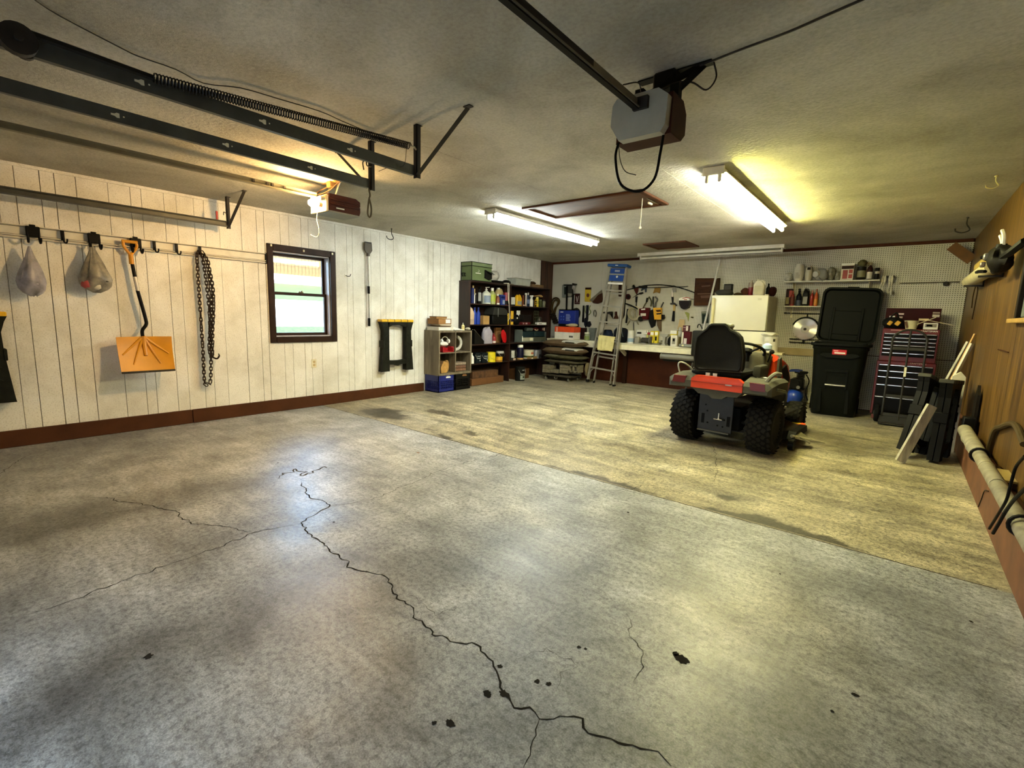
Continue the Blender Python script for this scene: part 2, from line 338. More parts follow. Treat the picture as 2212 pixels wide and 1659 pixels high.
# ---- ceiling
def ceiling_material():
    m, nt, b = base('ceiling_texture'); L = nt.links.new; tc = nd(nt, 'ShaderNodeTexCoord'); v = tc.outputs['Object']
    n1 = nd(nt, 'ShaderNodeTexNoise', Scale=.9, Detail=5., Roughness=.62, Distortion=.5); L(v, n1.inputs['Vector'])
    r = nd(nt, 'ShaderNodeValToRGB'); e = r.color_ramp.elements; e[0].position = .33; e[1].position = .62
    e[0].color = hx('#9a9688'); e[1].color = hx('#c4c1b4'); L(n1.outputs['Fac'], r.inputs[0])
    n2 = nd(nt, 'ShaderNodeTexNoise', Scale=55., Detail=3., Roughness=.6); L(v, n2.inputs['Vector'])
    r2 = nd(nt, 'ShaderNodeValToRGB'); e = r2.color_ramp.elements; e[0].position = .3; e[1].position = .6; e[0].color = (.8, .8, .78, 1); L(n2.outputs['Fac'], r2.inputs[0])
    mxx = nd(nt, 'ShaderNodeMix', data_type='RGBA', blend_type='MULTIPLY'); mxx.inputs[0].default_value = 1; L(r.outputs[0], mxx.inputs[6]); L(r2.outputs[0], mxx.inputs[7])
    L(mxx.outputs[2], b.inputs['Base Color']); b.inputs['Roughness'].default_value = .9; b.inputs['Specular IOR Level'].default_value = .2
    n3 = nd(nt, 'ShaderNodeTexNoise', Scale=38., Detail=4., Roughness=.65); L(v, n3.inputs['Vector'])
    bp = nd(nt, 'ShaderNodeBump', Strength=.55, Distance=.012); L(n3.outputs['Fac'], bp.inputs['Height']); L(bp.outputs[0], b.inputs['Normal']); return m
ceiling = struct(G().b2((-.25, YF - .25, H), (6.9, D + .25, H + .22)).build('ceiling', ceiling_material(), smooth=0))
# drywall tape seams on the ceiling
for x0, y0, x1, y1 in ((4.36, 3.0, 4.36, 7.9), (3.2, 2.3, 3.2, 4.1)):
    G().b2((x0 - .03, y0, H - .0012), (x0 + .03, y1, H - .0002)).build('tape_seam', ceiling.data.materials[0], ceiling, smooth=0)
# ---- left wall : painted planks on a backing
def plank_material():
    m, nt, b = base('painted_plank'); L = nt.links.new
    geo = nd(nt, 'ShaderNodeNewGeometry'); v = geo.outputs['Position']
    n1 = nd(nt, 'ShaderNodeTexNoise', Scale=2.2, Detail=6., Roughness=.65, Distortion=.3); L(v, n1.inputs['Vector'])
    r = nd(nt, 'ShaderNodeValToRGB'); e = r.color_ramp.elements; e[0].position = .32; e[1].position = .6
    e[0].color = hx('#ccc7b8'); e[1].color = hx('#eae7dd'); L(n1.outputs['Fac'], r.inputs[0])
    n2 = nd(nt, 'ShaderNodeTexNoise', Scale=90., Detail=3.); L(v, n2.inputs['Vector'])
    r2 = nd(nt, 'ShaderNodeValToRGB'); e = r2.color_ramp.elements; e[0].position = .28; e[1].position = .5; e[0].color = (.72, .7, .66, 1); L(n2.outputs['Fac'], r2.inputs[0])
    mxx = nd(nt, 'ShaderNodeMix', data_type='RGBA', blend_type='MULTIPLY'); mxx.inputs[0].default_value = .8; L(r.outputs[0], mxx.inputs[6]); L(r2.outputs[0], mxx.inputs[7])
    L(mxx.outputs[2], b.inputs['Base Color']); b.inputs['Roughness'].default_value = .55
    bp = nd(nt, 'ShaderNodeBump', Strength=.2, Distance=.004); L(n2.outputs['Fac'], bp.inputs['Height']); L(bp.outputs[0], b.inputs['Normal']); return m
PLANK = plank_material(); GROOVE = M('#77705f', .9, var=.3, scale=5)
def wood_material(name, c0, c1, c2, sc=(14., 14., .9), rough=.5):
    m, nt, b = base(name); L = nt.links.new; geo = nd(nt, 'ShaderNodeNewGeometry')
    mp = nd(nt, 'ShaderNodeMapping'); mp.inputs['Scale'].default_value = sc; L(geo.outputs['Position'], mp.inputs[0])
    n = nd(nt, 'ShaderNodeTexNoise', Scale=1.6, Detail=7., Roughness=.62, Distortion=.5); L(mp.outputs[0], n.inputs['Vector'])
    r = nd(nt, 'ShaderNodeValToRGB'); e = r.color_ramp.elements; e[0].position = .3; e[1].position = .68; e[0].color = hx(c0); e[1].color = hx(c2)
    k = e.new(.5); k.color = hx(c1); L(n.outputs['Fac'], r.inputs[0]); L(r.outputs[0], b.inputs['Base Color']); b.inputs['Roughness'].default_value = rough
    bp = nd(nt, 'ShaderNodeBump', Strength=.15, Distance=.004); L(n.outputs['Fac'], bp.inputs['Height']); L(bp.outputs[0], b.inputs['Normal']); return m
BRWOOD = wood_material('brown_panelling', '#1f1108', '#3a2211', '#553318')
WY0, WY1, WZ0, WZ1 = 2.665, 3.405, .935, 1.975
g = G()
for a, c in (((-.2, YF - .1, -.05), (-.012, WY0, H)), ((-.2, WY1, -.05), (-.012, D + .15, H)), ((-.2, WY0, -.05), (-.012, WY1, WZ0)), ((-.2, WY0, WZ1), (-.012, WY1, H))): g.b2(a, c)
wall_left = struct(g.build('wall_left', GROOVE, smooth=0))
gy = [YF]; k0 = 1.6 - 3 * 1.166
for k in range(12):
    for d in (0, .107, .263, .358, .5, .726, .894, .98):
        y = k0 + 1.166 * k + d
        if YF + .05 < y < D - .03: gy.append(y)
gy.append(D)
for a, c in zip(gy[:-1], gy[1:]):
    w = random.choice((.0035, .0045, .006)) / 2; a2, c2 = a + w, c - w; dx = random.uniform(-.0012, .0012)
    mt = BRWOOD if (a + c) / 2 > 8.14 else PLANK
    segs = [(0.0, H)] if not (c2 > WY0 and a2 < WY1) else [(0., WZ0), (WZ1, H)]
    for z0, z1 in segs:
        if c2 > WY0 and a2 < WY1 and (a2 < WY0 or c2 > WY1):
            lo, hi = (a2, min(c2, WY0)) if a2 < WY0 else (max(a2, WY1), c2)
            if z0 == 0.: G().b2((-.011, lo, WZ0), (dx, hi, WZ1)).build('plank', mt, wall_left, smooth=0)
        G().b2((-.011, a2, z0), (dx, c2, z1)).build('plank', mt, wall_left, smooth=0)
struct(G().b2((0.002, YF, H - .028), (.016, 8.1, H - .001)).build('trim_1', PLANK, smooth=0))
BASEB = M('#4a2a17', .6, var=.18, scale=3, bump=.05)
ysp = on(415, 900, X=0).y
for a, c in ((YF, ysp - .003), (ysp + .003, 5.0)): struct(G().b2((.003, a, 0.002), (.03, c, .15), bev=.003).build('baseboard_left', BASEB))
# ---- back wall : pegboard sheets
def peg_material():
    m, nt, b = base('pegboard'); L = nt.links.new; geo = nd(nt, 'ShaderNodeNewGeometry'); sx = nd(nt, 'ShaderNodeSeparateXYZ'); L(geo.outputs['Position'], sx.inputs[0])
    def math_(op, a, c=None):
        n = nd(nt, 'ShaderNodeMath', operation=op)
        for i, q in enumerate((a, c)):
            if q is None: continue
            if isinstance(q, (int, float)): n.inputs[i].default_value = q
            else: L(q, n.inputs[i])
        return n.outputs[0]
    fx = math_('SUBTRACT', math_('FRACT', math_('DIVIDE', sx.outputs[0], .0254)), .5); fzz = math_('SUBTRACT', math_('FRACT', math_('DIVIDE', sx.outputs[2], .0254)), .5)
    d = math_('SQRT', math_('ADD', math_('MULTIPLY', fx, fx), math_('MULTIPLY', fzz, fzz))); hole = math_('LESS_THAN', d, .2)
    n1 = nd(nt, 'ShaderNodeTexNoise', Scale=1.8, Detail=5., Roughness=.6); L(geo.outputs['Position'], n1.inputs['Vector'])
    r = nd(nt, 'ShaderNodeValToRGB'); e = r.color_ramp.elements; e[0].position = .3; e[1].position = .65; e[0].color = hx('#b3ad99'); e[1].color = hx('#cfcab8'); L(n1.outputs['Fac'], r.inputs[0])
    mxx = nd(nt, 'ShaderNodeMix', data_type='RGBA'); L(hole, mxx.inputs[0]); L(r.outputs[0], mxx.inputs[6]); mxx.inputs[7].default_value = hx('#2a2318')
    L(mxx.outputs[2], b.inputs['Base Color']); b.inputs['Roughness'].default_value = .6; return m
PEG = peg_material()
wall_back = struct(G().b2((-.2, D, -.05), (6.8, D + .15, H)).build('wall_back', BROWN, smooth=0))
sx_ = [.012, 1.205, 2.37, 3.535, 4.70, 5.865, 6.57]
for a, c in zip(sx_[:-1], sx_[1:]):
    G().b2((a + .0012, D - .008, .86), (c - .0012, D - .001, H - .045)).build('pegboard_sheet', PEG, wall_back, smooth=0)
    G().b2((a + .0012, D - .008, .06), (c - .0012, D - .001, .852)).build('pegboard_sheet', PEG, wall_back, smooth=0)
struct(G().b2((.004, D - .03, H - .04), (6.56, D - .002, H - .002), bev=.003).build('trim_2', M('#4b2717', .55), smooth=0))
TANM = M('#a89468', .6, var=.12, scale=5)
struct(G().b2((3.4, D - .034, .795), (5.05, D - .01, .905), bev=.003).build('trim_3', TANM, smooth=0))
# ---- right wall : plywood panelling, brown kerb
PLY = wood_material('plywood_panelling', '#2f1c06', '#543a12', '#7d5c20', (10., 10., .55), .42)
RX = 6.575; RW0, RW1, RZ0, RZ1 = 3.7, 4.70, 1.36, 1.98
wall_right = struct(G().b2((RX + .012, YF - .1, -.05), (RX + .2, D + .15, H)).build('wall_right', M('#5a3d1c', .8), smooth=0))
yb = [YF, .15, 1.33, 2.5, 3.66, 4.83, 6.0, 7.16, D - .002]
for a, c in zip(yb[:-1], yb[1:]):
    segs = [(a, c, .0, H)]
    if c > RW0 and a < RW1:
        lo, hi = max(a, RW0), min(c, RW1); segs = [(lo, hi, 0., RZ0), (lo, hi, RZ1, H)]
        if a < RW0: segs.append((a, RW0, 0., H))
        if c > RW1: segs.append((RW1, c, 0., H))
    for y0, y1, z0, z1 in segs: G().b2((RX, y0 + .0015, z0), (RX + .011, y1 - .0015, z1)).build('panel', PLY, wall_right, smooth=0)
KERB = M('#6a4226', .7, var=.22, scale=5, bump=.15)
struct(G().b2((6.535, YF, -.01), (RX - .001, D - .01, .375), bev=.006).build('baseboard_right', KERB))
# interior window in the right wall
w2 = struct(G().b2((RX + .0112, RW0, RZ0), (RX + .0118, RW1, RZ1)).build('window_2', DGREY, smooth=0))
g = G()
for a, c in (((RX - .02, RW0 - .05, RZ0 - .0), (RX + .011, RW0 + .02, RZ1 + .05)), ((RX - .02, RW1 - .02, RZ0), (RX + .011, RW1 + .05, RZ1 + .05)), ((RX - .02, RW0, RZ1 - .02), (RX + .011, RW1, RZ1 + .05))): g.b2(a, c, bev=.004)
g.build('window_frame', M('#1c1712', .5), w2)
G().b2((RX - .05, RW0 - .07, RZ0 - .03), (RX + .011, RW1 + .07, RZ0), bev=.004).build('window_sill', M('#a9853f', .5, var=.15), w2)
for z0, z1 in ((RZ0, 1.55), (1.57, 1.78), (1.80, RZ1)):
    G().b2((RX + .004, RW0 + .02, z0 + .012), (RX + .0105, RW1 - .02, z1 - .006), bev=.003).build('pane', M('#6f7673', .3, var=.15), w2)
# ---- front wall with two garage door openings (behind the camera)
g = G()
for x0, x1 in ((-.02, .30), (2.98, 3.52), (6.20, 6.58)): g.b2((x0, YF - .14, -.05), (x1, YF, H))
for x0, x1 in ((.30, 2.98), (3.52, 6.20)): g.b2((x0, YF - .14, 2.12), (x1, YF, H))
struct(g.build('wall_front', M('#b9b4a6', .7), smooth=0))
DOORM = M('#c9c6ba', .5)
d1 = struct(G().b2((.31, YF - .05, .005), (2.97, YF - .01, .53), bev=.006).build('door_1', DOORM, smooth=0))
for k in range(1, 4): G().b2((.31, YF - .05, .005 + .53 * k), (2.97, YF - .01, .53 + .53 * k - .004), bev=.006).build('door_section', DOORM, d1, smooth=0)
d2 = struct(G().b2((3.53, YF - .05, .32), (6.19, YF - .01, 1.70), bev=.006).build('door_2', DOORM, smooth=0))  # raised position is made up; the unseen gap below lets in front daylight
G().b2((3.53, YF - .05, 1.705), (6.19, YF - .01, 2.11), bev=.006).build('door_section', DOORM, d2, smooth=0)
for y0, y1 in ((-.72, -.24), (-.23, .1)): G().b2((3.56, y0, 2.17), (6.16, y1, 2.20), bev=.006).build('door_section', DOORM, d2, smooth=0)
# ---- window in the left wall
w1 = thing('window_1', None, None, (0, 0, 0)); struct(w1)
FR = M('#2c1a10', .45, var=.2); JAMB = M('#b9b3b4', .5)
def frame_part(name, a, c, mat, par, bev=.004): return G().b2(a, c, bev=bev).build(name, mat, par)
for a, c in (((-.011, 2.595, .862), (.022, WY0, 2.052)), ((-.011, WY1, .862), (.022, 3.478, 2.052)), ((-.011, WY0, WZ1), (.022, WY1, 2.052)), ((-.011, WY0, .862), (.026, WY1, WZ0))): frame_part('casing', a, c, FR, w1)
for a, c in (((-.16, WY0, WZ0), (-.012, WY0 + .012, WZ1)), ((-.16, WY1 - .012, WZ0), (-.012, WY1, WZ1)), ((-.16, WY0, WZ1 - .012), (-.012, WY1, WZ1)), ((-.16, WY0, WZ0), (-.012, WY1, WZ0 + .012))): frame_part('jamb', a, c, JAMB, w1, .002)
def glass_material():
    m = bpy.data.materials.new('window_glass'); m.use_nodes = True; nt = m.node_tree; nt.nodes.clear()
    o = nd(nt, 'ShaderNodeOutputMaterial'); mxs = nd(nt, 'ShaderNodeMixShader'); t = nd(nt, 'ShaderNodeBsdfTransparent'); gl = nd(nt, 'ShaderNodeBsdfGlossy'); gl.inputs['Roughness'].default_value = .05
    f = nd(nt, 'ShaderNodeFresnel', IOR=1.4); t.inputs[0].default_value = (.93, .95, .93, 1)
    nt.links.new(f.outputs[0], mxs.inputs[0]); nt.links.new(t.outputs[0], mxs.inputs[1]); nt.links.new(gl.outputs[0], mxs.inputs[2]); nt.links.new(mxs.outputs[0], o.inputs[0]); return m
GLASS = glass_material()
def sash(z0, z1, x):
    s = G(); t = .034; y0, y1 = WY0 + .013, WY1 - .013
    for a, c in (((x, y0, z0), (x + .03, y0 + t, z1)), ((x, y1 - t, z0), (x + .03, y1, z1)), ((x, y0 + t, z1 - t), (x + .03, y1 - t, z1)), ((x, y0 + t, z0), (x + .03, y1 - t, z0 + t))): s.b2(a, c, bev=.003)
    so = s.build('sash', FR, w1)
    G().b2((x + .013, y0 + t - .002, z0 + t - .002), (x + .017, y1 - t + .002, z1 - t + .002)).build('pane', GLASS, so, smooth=0); return so
sash(1.455, WZ1 - .013, -.145); lo = sash(WZ0 + .013, 1.49, -.108)
G().b2((-.075, 3.0, 1.488), (-.05, 3.06, 1.505), bev=.004).cyl((-.062, 3.03, 1.5), (-.03, 3.03, 1.512), .008, n=8).build('latch', M('#6b5a3a', .4, .6), lo)
for y, z in ((2.64, 2.03), (3.04, 2.012), (3.43, 2.02)): G().box((.03, y, z), (.016, .02, .028), bev=.004).build('curtain_bracket', CREAM, w1)
# ---- outside
def ground(name, x0, x1, mat, y0=-14, y1=22):
    g = G(); f = lambda x: .148 * (-x) - .1
    g.add([(x0, y0, f(x0)), (x1, y0, f(x1)), (x1, y1, f(x1)), (x0, y1, f(x0))], [(0, 1, 2, 3)]); return struct(g.build(name, mat, smooth=0))
GRASS = M('#30381a', .9, var=.35, scale=14, bump=.5); CONC = M('#c9c5b8', .8)
ground('lawn', -6.3, -.25, GRASS); ground('driveway', -11.6, -6.3, CONC); ground('lawn', -17.6, -11.6, GRASS); ground('lawn', -40, -17.6, GRASS, -40, 60)
struct(G().b2((-17.9, -14, 2.2), (-17.6, 24, 2.95)).build('trim_4', CONC, smooth=0))
struct(G().b2((-.25, -30, -.2), (30, YF - .15, -.03)).build('driveway', CONC, smooth=0))
fen = thing('garden_fence', 'tan board fence on the slope seen through the window', 'fence', (-17.8, 8, 2.95))
fm = G().b2((-.02, -.085, 0), (.02, .085, 2.3)).mesh('board', M('#4a3a22', .8, var=.35, scale=3), 0)
for k in range(110):
    o = bpy.data.objects.new('board', fm); COL.objects.link(o); o.parent = fen; o.location = (0, -9 + k * .18 + .0, random.uniform(-.03, .03))
for z in (.9,): G().b2((.03, -9.2, z), (.09, 10.8, z + .16)).build('fence_rail', CREAM, fen, smooth=0)
# ================================================================== CEILING FITTINGS
TRK = M('#4a4b45', .5, .3, var=.2, scale=6); IRON = M('#2b2622', .6, .4, var=.35, scale=10)
def prof_c(s): return [(0, -.03), (s * .026, -.03), (s * .03, -.018), (s * .027, -.018), (s * .0235, -.026), (s * .003, -.026), (s * .003, .026), (s * .0235, .026), (s * .027, .018), (s * .03, .018), (s * .026, .03), (0, .03)]
def track(label, x, z, side, bx, brace_dx, ytop, spring=False, slots=()):
    t = thing('door_track', label, 'door track', (x, ytop, z))
    y1 = 0.0 - .02; y0 = -.62 - ytop
    r = G().sweep(prof_c(side), (0, y0, 0), (0, y1, 0)).build('rail', TRK, t, smooth=30)
    g = G(); pr = prof_c(side); rings = []
    for i in range(9):
        a = PI / 2 * i / 8; c = Vector((0, y0 - .28 * math.sin(a), -.28 * (1 - math.cos(a)))); up = Vector((0, -math.sin(a), math.cos(a))) * 1
        rings.append([c + Vector((-q[0], 0, 0)) + up * q[1] for q in pr])
    rings.append([v + Vector((0, 0, -z + .32)) for v in rings[-1]]); g.loft(rings).build('rail_bend', TRK, t)
    # hanger : vertical perforated angle and diagonal brace
    zt = H - z - .002
    g = G().b2((-.016, -.014, -.045), (.016, -.010, zt)).b2((.012, -.014, -.045), (.016, .016, zt)).b2((-.016, -.014, zt - .004), (.016, .03, zt)); g.build('hanger', IRON, t, smooth=0)
    a, c = Vector((.0, -.005, -.035)), Vector((brace_dx, -.005, zt - .01))
    g = G().sweep([(-.014, -.002), (.014, -.002), (.014, .002), (-.014, .002)], a, c, up=(0, 0, 1)).b2((brace_dx - .025, -.02, zt - .005), (brace_dx + .025, .014, zt)); g.build('brace', IRON, t, smooth=0)
    for z_ in (-.01, .02): G().cyl((-.022, -.016, z_), (-.022, .01, z_), .006, n=6).build('bolt', STEEL, t)
    for py in slots:
        y = py - ytop; s = .0022 if side < 0 else .0022
        xx = .0036 * side if side > 0 else .0036 * side
        gg = G(); pts = [(-.022, -.004), (-.009, -.005), (.0, -.011), (.010, -.010), (.010, .010), (.0, .011), (-.009, .005), (-.022, .004)]
        gg.prism([(y + p[0], p[1]) for p in pts], (.0005) * 1, (-.0008), 'x'); gg.build('slot', CREAM, t, smooth=0)
        G().prism([(y + .026 + .0035 * math.cos(k), .0035 * math.sin(k)) for k in np.linspace(0, 5.6, 8)], .0005, -.0008, 'x').build('slot', CREAM, t, smooth=0)
    return t
def px_slots(pts, x): return [on(*p, X=x).y for p in pts]
AX = 3.49; tA = track('grey overhead door track with a long dark coil spring beside it', AX, 2.165, -1, AX, .45, 2.02, slots=px_slots([(305, 177), (570, 262), (758, 321)], AX))
BX = 3.0; tB = track('grey overhead door track between the spring track and the lit opener', BX, 2.158, -1, BX, -.40, 2.02, slots=px_slots([(252, 245), (490, 313), (672, 363)], BX))
CX = .285; tC = track('overhead door track along the white planked wall with a red release tab', CX, 2.155, 1, CX, .45, 2.09)
G().b2((-.012, -.115, .03), (.004, -.095, .12), bev=.004).build('release_tab', RED, tC)
G().tube(crv([(-.06, -.02, .1), (-.05, -.02, .13), (-.02, -.02, .12), (0, -.02, .115), (.06, -.02, .10)]), .004).build('wire_hook', IRON, tC)
G().tube(crv([(-.06, -.02, .1), (-.07, -.02, .15), (-.03, -.02, .16), (-.02, -.02, .12), (.05, -.02, .10)]), .004).build('wire_hook', IRON, tB)
# rope loop below the hanger of the middle track
g = G().tube(crv([(0, -.02, -.04), (.01, -.02, -.08), (0, -.02, -.1)]), .006); lp = crv([(0, -.02, -.1), (.022, -.02, -.16), (.02, -.02, -.21), (0, -.02, -.225), (-.02, -.02, -.2), (-.014, -.02, -.15), (0, -.02, -.1)]); g.tube(lp, .006)
g.build('rope_loop', M('#6e6147', .9), tB)
# extension spring
e1 = on(884, 315, X=AX + .04); e0 = on(330, 168, X=AX + .04)
e1 = Vector((AX + .04, e1.y, e1.z)); e0 = Vector((AX + .04, e0.y, e0.z)); o_ = Vector(tA.location)
pts = []; nco = 105
dv = e1 - e0; tt = dv.normalized(); uu = Vector((1, 0, 0)); ww = tt.cross(uu)
for i in range(nco * 7 + 1):
    a = 2 * PI * i / 7; pts.append(e0 + dv * (i / (nco * 7)) + (uu * math.cos(a) + ww * math.sin(a)) * .019 - o_)
G().tube(pts, .0034, n=4).build('coil_spring', M('#1b1915', .5, .5), tA)
G().tube(crv([e1 - o_, e1 - o_ + Vector((0, .03, .005)), (0, -.0, e1.z - o_.z + .005)], 4), .005).build('eye_bolt', STEEL, tA)
G().tube([e0 - o_, (AX + .035 - o_.x, .29 - o_.y, .03)], .012, n=6).build('spring_cable', M('#22201c', .6), tA)
G().cyl((.015, .27 - 2.02, -.002), (.05, .27 - 2.02, -.002), .05, n=20).cyl((.0, .27 - 2.02, -.002), (.065, .27 - 2.02, -.002), .012, n=8).build('pulley', IRON, tA)
G().cyl((-.035, .29 - 2.02, -.01), (-.012, .29 - 2.02, -.01), .03, n=16).build('roller', IRON, tA)
G().tube(crv([e1 - o_ + Vector((0, -.02, -.02)), (.02, -.12, .0), (-.05, -.17, -.01), (-.12, -.2, -.03)]), .0018, n=4).build('safety_wire', IRON, tA)
# ---- fluorescent fixtures
TW = EM('tube_white', (1, .97, .86), TUBE_E); TC = EM('tube_cool', (.93, 1, .95), TUBE_E); TY = EM('tube_yellow', (1, .94, .24), TUBE_Y)
HOUS = M('#d9d6c8', .4, .0)
def fixture(label, x, y0, y1, cols):
    t = thing('fluorescent_light', label, 'ceiling light', (x, (y0 + y1) / 2, H)); h = (y1 - y0) / 2
    G().prism([(-.055, -.002), (-.055, -.03), (-.092, -.05), (-.092, -.055), (0, -.062), (.092, -.055), (.092, -.05), (.055, -.03), (.055, -.002)], -h, h, 'y').build('housing', HOUS, t, smooth=0)
    for s in (-1, 1):
        G().b2((-.08, s * h - s * .004, -.066), (.08, s * h + s * .014, -.002), bev=.006).build('end_cap', HOUS, t)
    for sx, mt in zip((-1, 1), cols):
        for s in (-1, 1):
            G().b2((sx * .045 - .014, s * (h - .0) - .012, -.118), (sx * .045 + .014, s * h + .012, -.05), bev=.008).build('socket', HOUS, t)
        G().cyl((sx * .045, -h + .012, -.092), (sx * .045, h - .012, -.092), .0185, n=12).build('tube', mt, t)
    return t
fixture('lit two-tube fluorescent light with a warm yellow glow, near the plywood attic hatch', 4.735, 3.84, 6.28, (TW, TY))
fixture('lit two-tube fluorescent light with cool white glow, toward the white planked wall', 2.335, 3.99, 6.26, (TC, TC))
t = thing('fluorescent_light', 'unlit single-tube fluorescent light above the pegboard', 'ceiling light', (3.36, 8.07, H))
G().prism([(-.065, -.002), (-.055, -.05), (.055, -.05), (.065, -.002)], -1.14, 1.14, 'x').build('housing', HOUS, t, smooth=0)
for s in (-1, 1):
    G().b2((s * 1.14 - .008, -.066, -.06), (s * 1.14 + .008, .066, -.002), bev=.004).build('end_cap', HOUS, t)
    G().b2((s * 1.11 - .012, -.02, -.11), (s * 1.11 + .012, .02, -.05), bev=.006).build('socket', HOUS, t)
G().cyl((-1.1, 0, -.088), (1.1, 0, -.088), .0185, n=12).build('tube', M('#dcd9cc', .25), t)
# ---- attic hatches
HW = M('#5b3a1c', .6, var=.3, scale=4, stretch=(1, 6, 1)); HT = M('#4c2c17', .55, var=.15)
def hatch(label, x0, x1, y0, y1, pm, tr):
    t = thing('attic_hatch', label, 'hatch', ((x0 + x1) / 2, (y0 + y1) / 2, H)); a, c = (x1 - x0) / 2, (y1 - y0) / 2
    for p, q in (((-a, -c, -.022), (a, -c + tr, -.001)), ((-a, c - tr, -.022), (a, c, -.001)), ((-a, -c + tr, -.022), (-a + tr, c - tr, -.001)), ((a - tr, -c + tr, -.022), (a, c - tr, -.001))): G().b2(p, q, bev=.004).build('trim', HT, t, smooth=0)
    G().b2((-a + tr, -c + tr, -.010), (a - tr, c - tr, -.001)).build('panel', pm, t, smooth=0); return t
h1 = hatch('long stained plywood attic stair hatch with a white pull cord', 2.655, 4.03, 4.13, 4.765, HW, .05)
q = on(1388, 428, Z=2.43); zb = on(1384, 490, Y=q.y).z; lo_ = Vector(h1.location)
G().cyl((q.x - lo_.x, q.y - lo_.y, -.01), (q.x - lo_.x - .005, q.y - lo_.y, zb - H), .0035, n=6).build('pull_cord', CREAM, h1)
G().lathe([(.004, .012), (.012, .008), (.012, -.008), (.004, -.012)], 8, (q.x - lo_.x - .005, q.y - lo_.y, zb - H - .008)).build('cord_knob', CREAM, h1)
G().b2((.55, .12, -.03), (.57, .2, -.01), bev=.003).build('latch', CREAM, h1); G().b2((.60, -.02, -.016), (.61, .25, -.01)).build('hinge', STEEL, h1)
hatch('small dark brown ceiling hatch panel close to the pegboard wall', 2.73, 3.40, 7.05, 7.65, HT, .04)
# ---- garage door opener with white lens (near door)
OPW = M('#aaa693', .5, var=.12, scale=5); OPB = M('#3b1a10', .5, var=.15)
op = thing('garage_door_opener', 'garage door opener with white lens cover, brown casing and hanging black cable loop', 'door opener', (4.935, 2.10, 2.20))
G().prism([(-.13, .06), (-.135, -.03), (-.09, -.10), (.11, -.10), (.13, -.07), (.135, .05), (.09, .085), (-.11, .085)], 0, .05, 'y').build('lens_cover', OPW, op, smooth=20)
G().prism([(.045, -.098), (.17, -.098), (.215, -.06), (.215, .03), (.17, .075), (.045, .075)], -.125, .14, 'x').build('casing', OPB, op, smooth=20)
G().b2((-.02, -.02, .01), (.05, .03, .06)).build('rail_bracket', IRON, op, smooth=0)
G().sweep([(-.016, -.02), (.016, -.02), (.016, -.014), (.004, -.014), (.004, .02), (-.004, .02), (-.004, -.014), (-.016, -.014)], (0.0, -2.95, .035), (0.0, .02, .035)).build('rail', M('#7e7a6a', .5, .5), op, smooth=0)
G().b2((-.012, -2.9, .008), (.012, -.02, .0135)).build('drive_chain', M('#15130f', .6), op, smooth=0)
G().b2((.004, -1.0, .018), (.010, -.42, .05)).build('trolley', IRON, op)
G().tube(crv([(-.1, .02, -.1), (-.11, .02, -.17), (-.075, .02, -.29), (.02, .02, -.335), (.09, .02, -.29), (.11, .02, -.18), (.105, .05, -.1)]), .0065).build('cable_loop', BLACK, op)
G().tube(crv([(-.1, .02, -.1), (-.085, .02, -.18), (-.055, .02, -.235), (.0, .02, -.26)]), .002, n=4).build('antenna_wire', IRON, op)
zt = H - op.location.z - .003
G().sweep([(-.016, -.002), (.016, -.002), (.016, .002), (-.016, .002)], (-.06, .1, .1), (.18, .22, zt - .01), (0, 1, 0)).sweep([(-.016, -.002), (.016, -.002), (.016, .002), (-.016, .002)], (.12, .12, .1), (.2, .22, zt - .01), (0, 1, 0)).b2((-.11, .2, zt - .006), (.24, .25, zt)).b2((-.06, .08, .08), (-.02, .12, .14)).b2((.10, .10, .07), (.14, .14, .13)).build('hanger_strap', M('#16140f', .6), op, smooth=0)
G().b2((-.02, .17, .16), (.09, .26, zt), bev=.01).build('outlet_box', M('#16140f', .6), op)
G().tube(crv([(.03, .2, .17), (.02, .12, .12), (.1, .14, .15), (.16, .2, .16), (.22, .22, .12), (.26, .22, .16), (.245, .22, zt - .01)]), .004).tube(crv([(-.03, -.1, .09), (.0, -.02, .12), (-.005, .03, .1), (.0, .05, .07)]), .003, n=4).build('wire', IRON, op)
wp = [on(*p, Z=H - .012) for p in ((1512, 142), (1600, 107), (1700, 70), (1780, 35), (1860, 0), (1950, -40))]
one('ceiling_cable', 'dark cable running over the ceiling from the white-fronted opener toward the wood wall', 'cable', G().tube(crv([p - wp[0] for p in wp], 4), .0055, n=5), IRON, wp[0])
# ---- second opener with lit bulb
q2 = thing('garage_door_opener', 'garage door opener with brown ribbed end and a glowing bare bulb', 'door opener', (1.80, 2.28, 2.25))
CAS = M('#c9bd98', .5); 
G().b2((-.13, 0, -.10), (.13, .03, .04), bev=.006).b2((-.13, .0, -.10), (-.12, .33, .05)).build('chassis', CAS, q2, smooth=0)
G().b2((-.13, .03, -.102), (.13, .335, -.09)).build('base_plate', M('#6f7064', .5), q2, smooth=0)
G().prism([(.035, -.09), (.335, -.09), (.345, -.06), (.345, -.02), (.335, -.015), (.345, -.01), (.345, .03), (.30, .055), (.035, .055)], -.118, .13, 'x').build('casing', OPB, q2, smooth=20)
for z in (-.04, .0): G().b2((.129, .045, z), (.136, .34, z + .018), bev=.004).build('rib', OPB, q2)
G().b2((.131, .1, -.066), (.132, .18, -.055)).build('badge', STEEL, q2)
bl = G().lathe([(.004, -.035), (.02, -.03), (.031, -.012), (.033, .005), (.026, .025), (.016, .045), (.014, .055)], 14, (0, 0, 0), R=rotm(-PI / 2, 0, 0)).build('bulb', EM('bulb_glow', (1, .62, .24), BULB_E), q2, (.06, -.085, -.045))
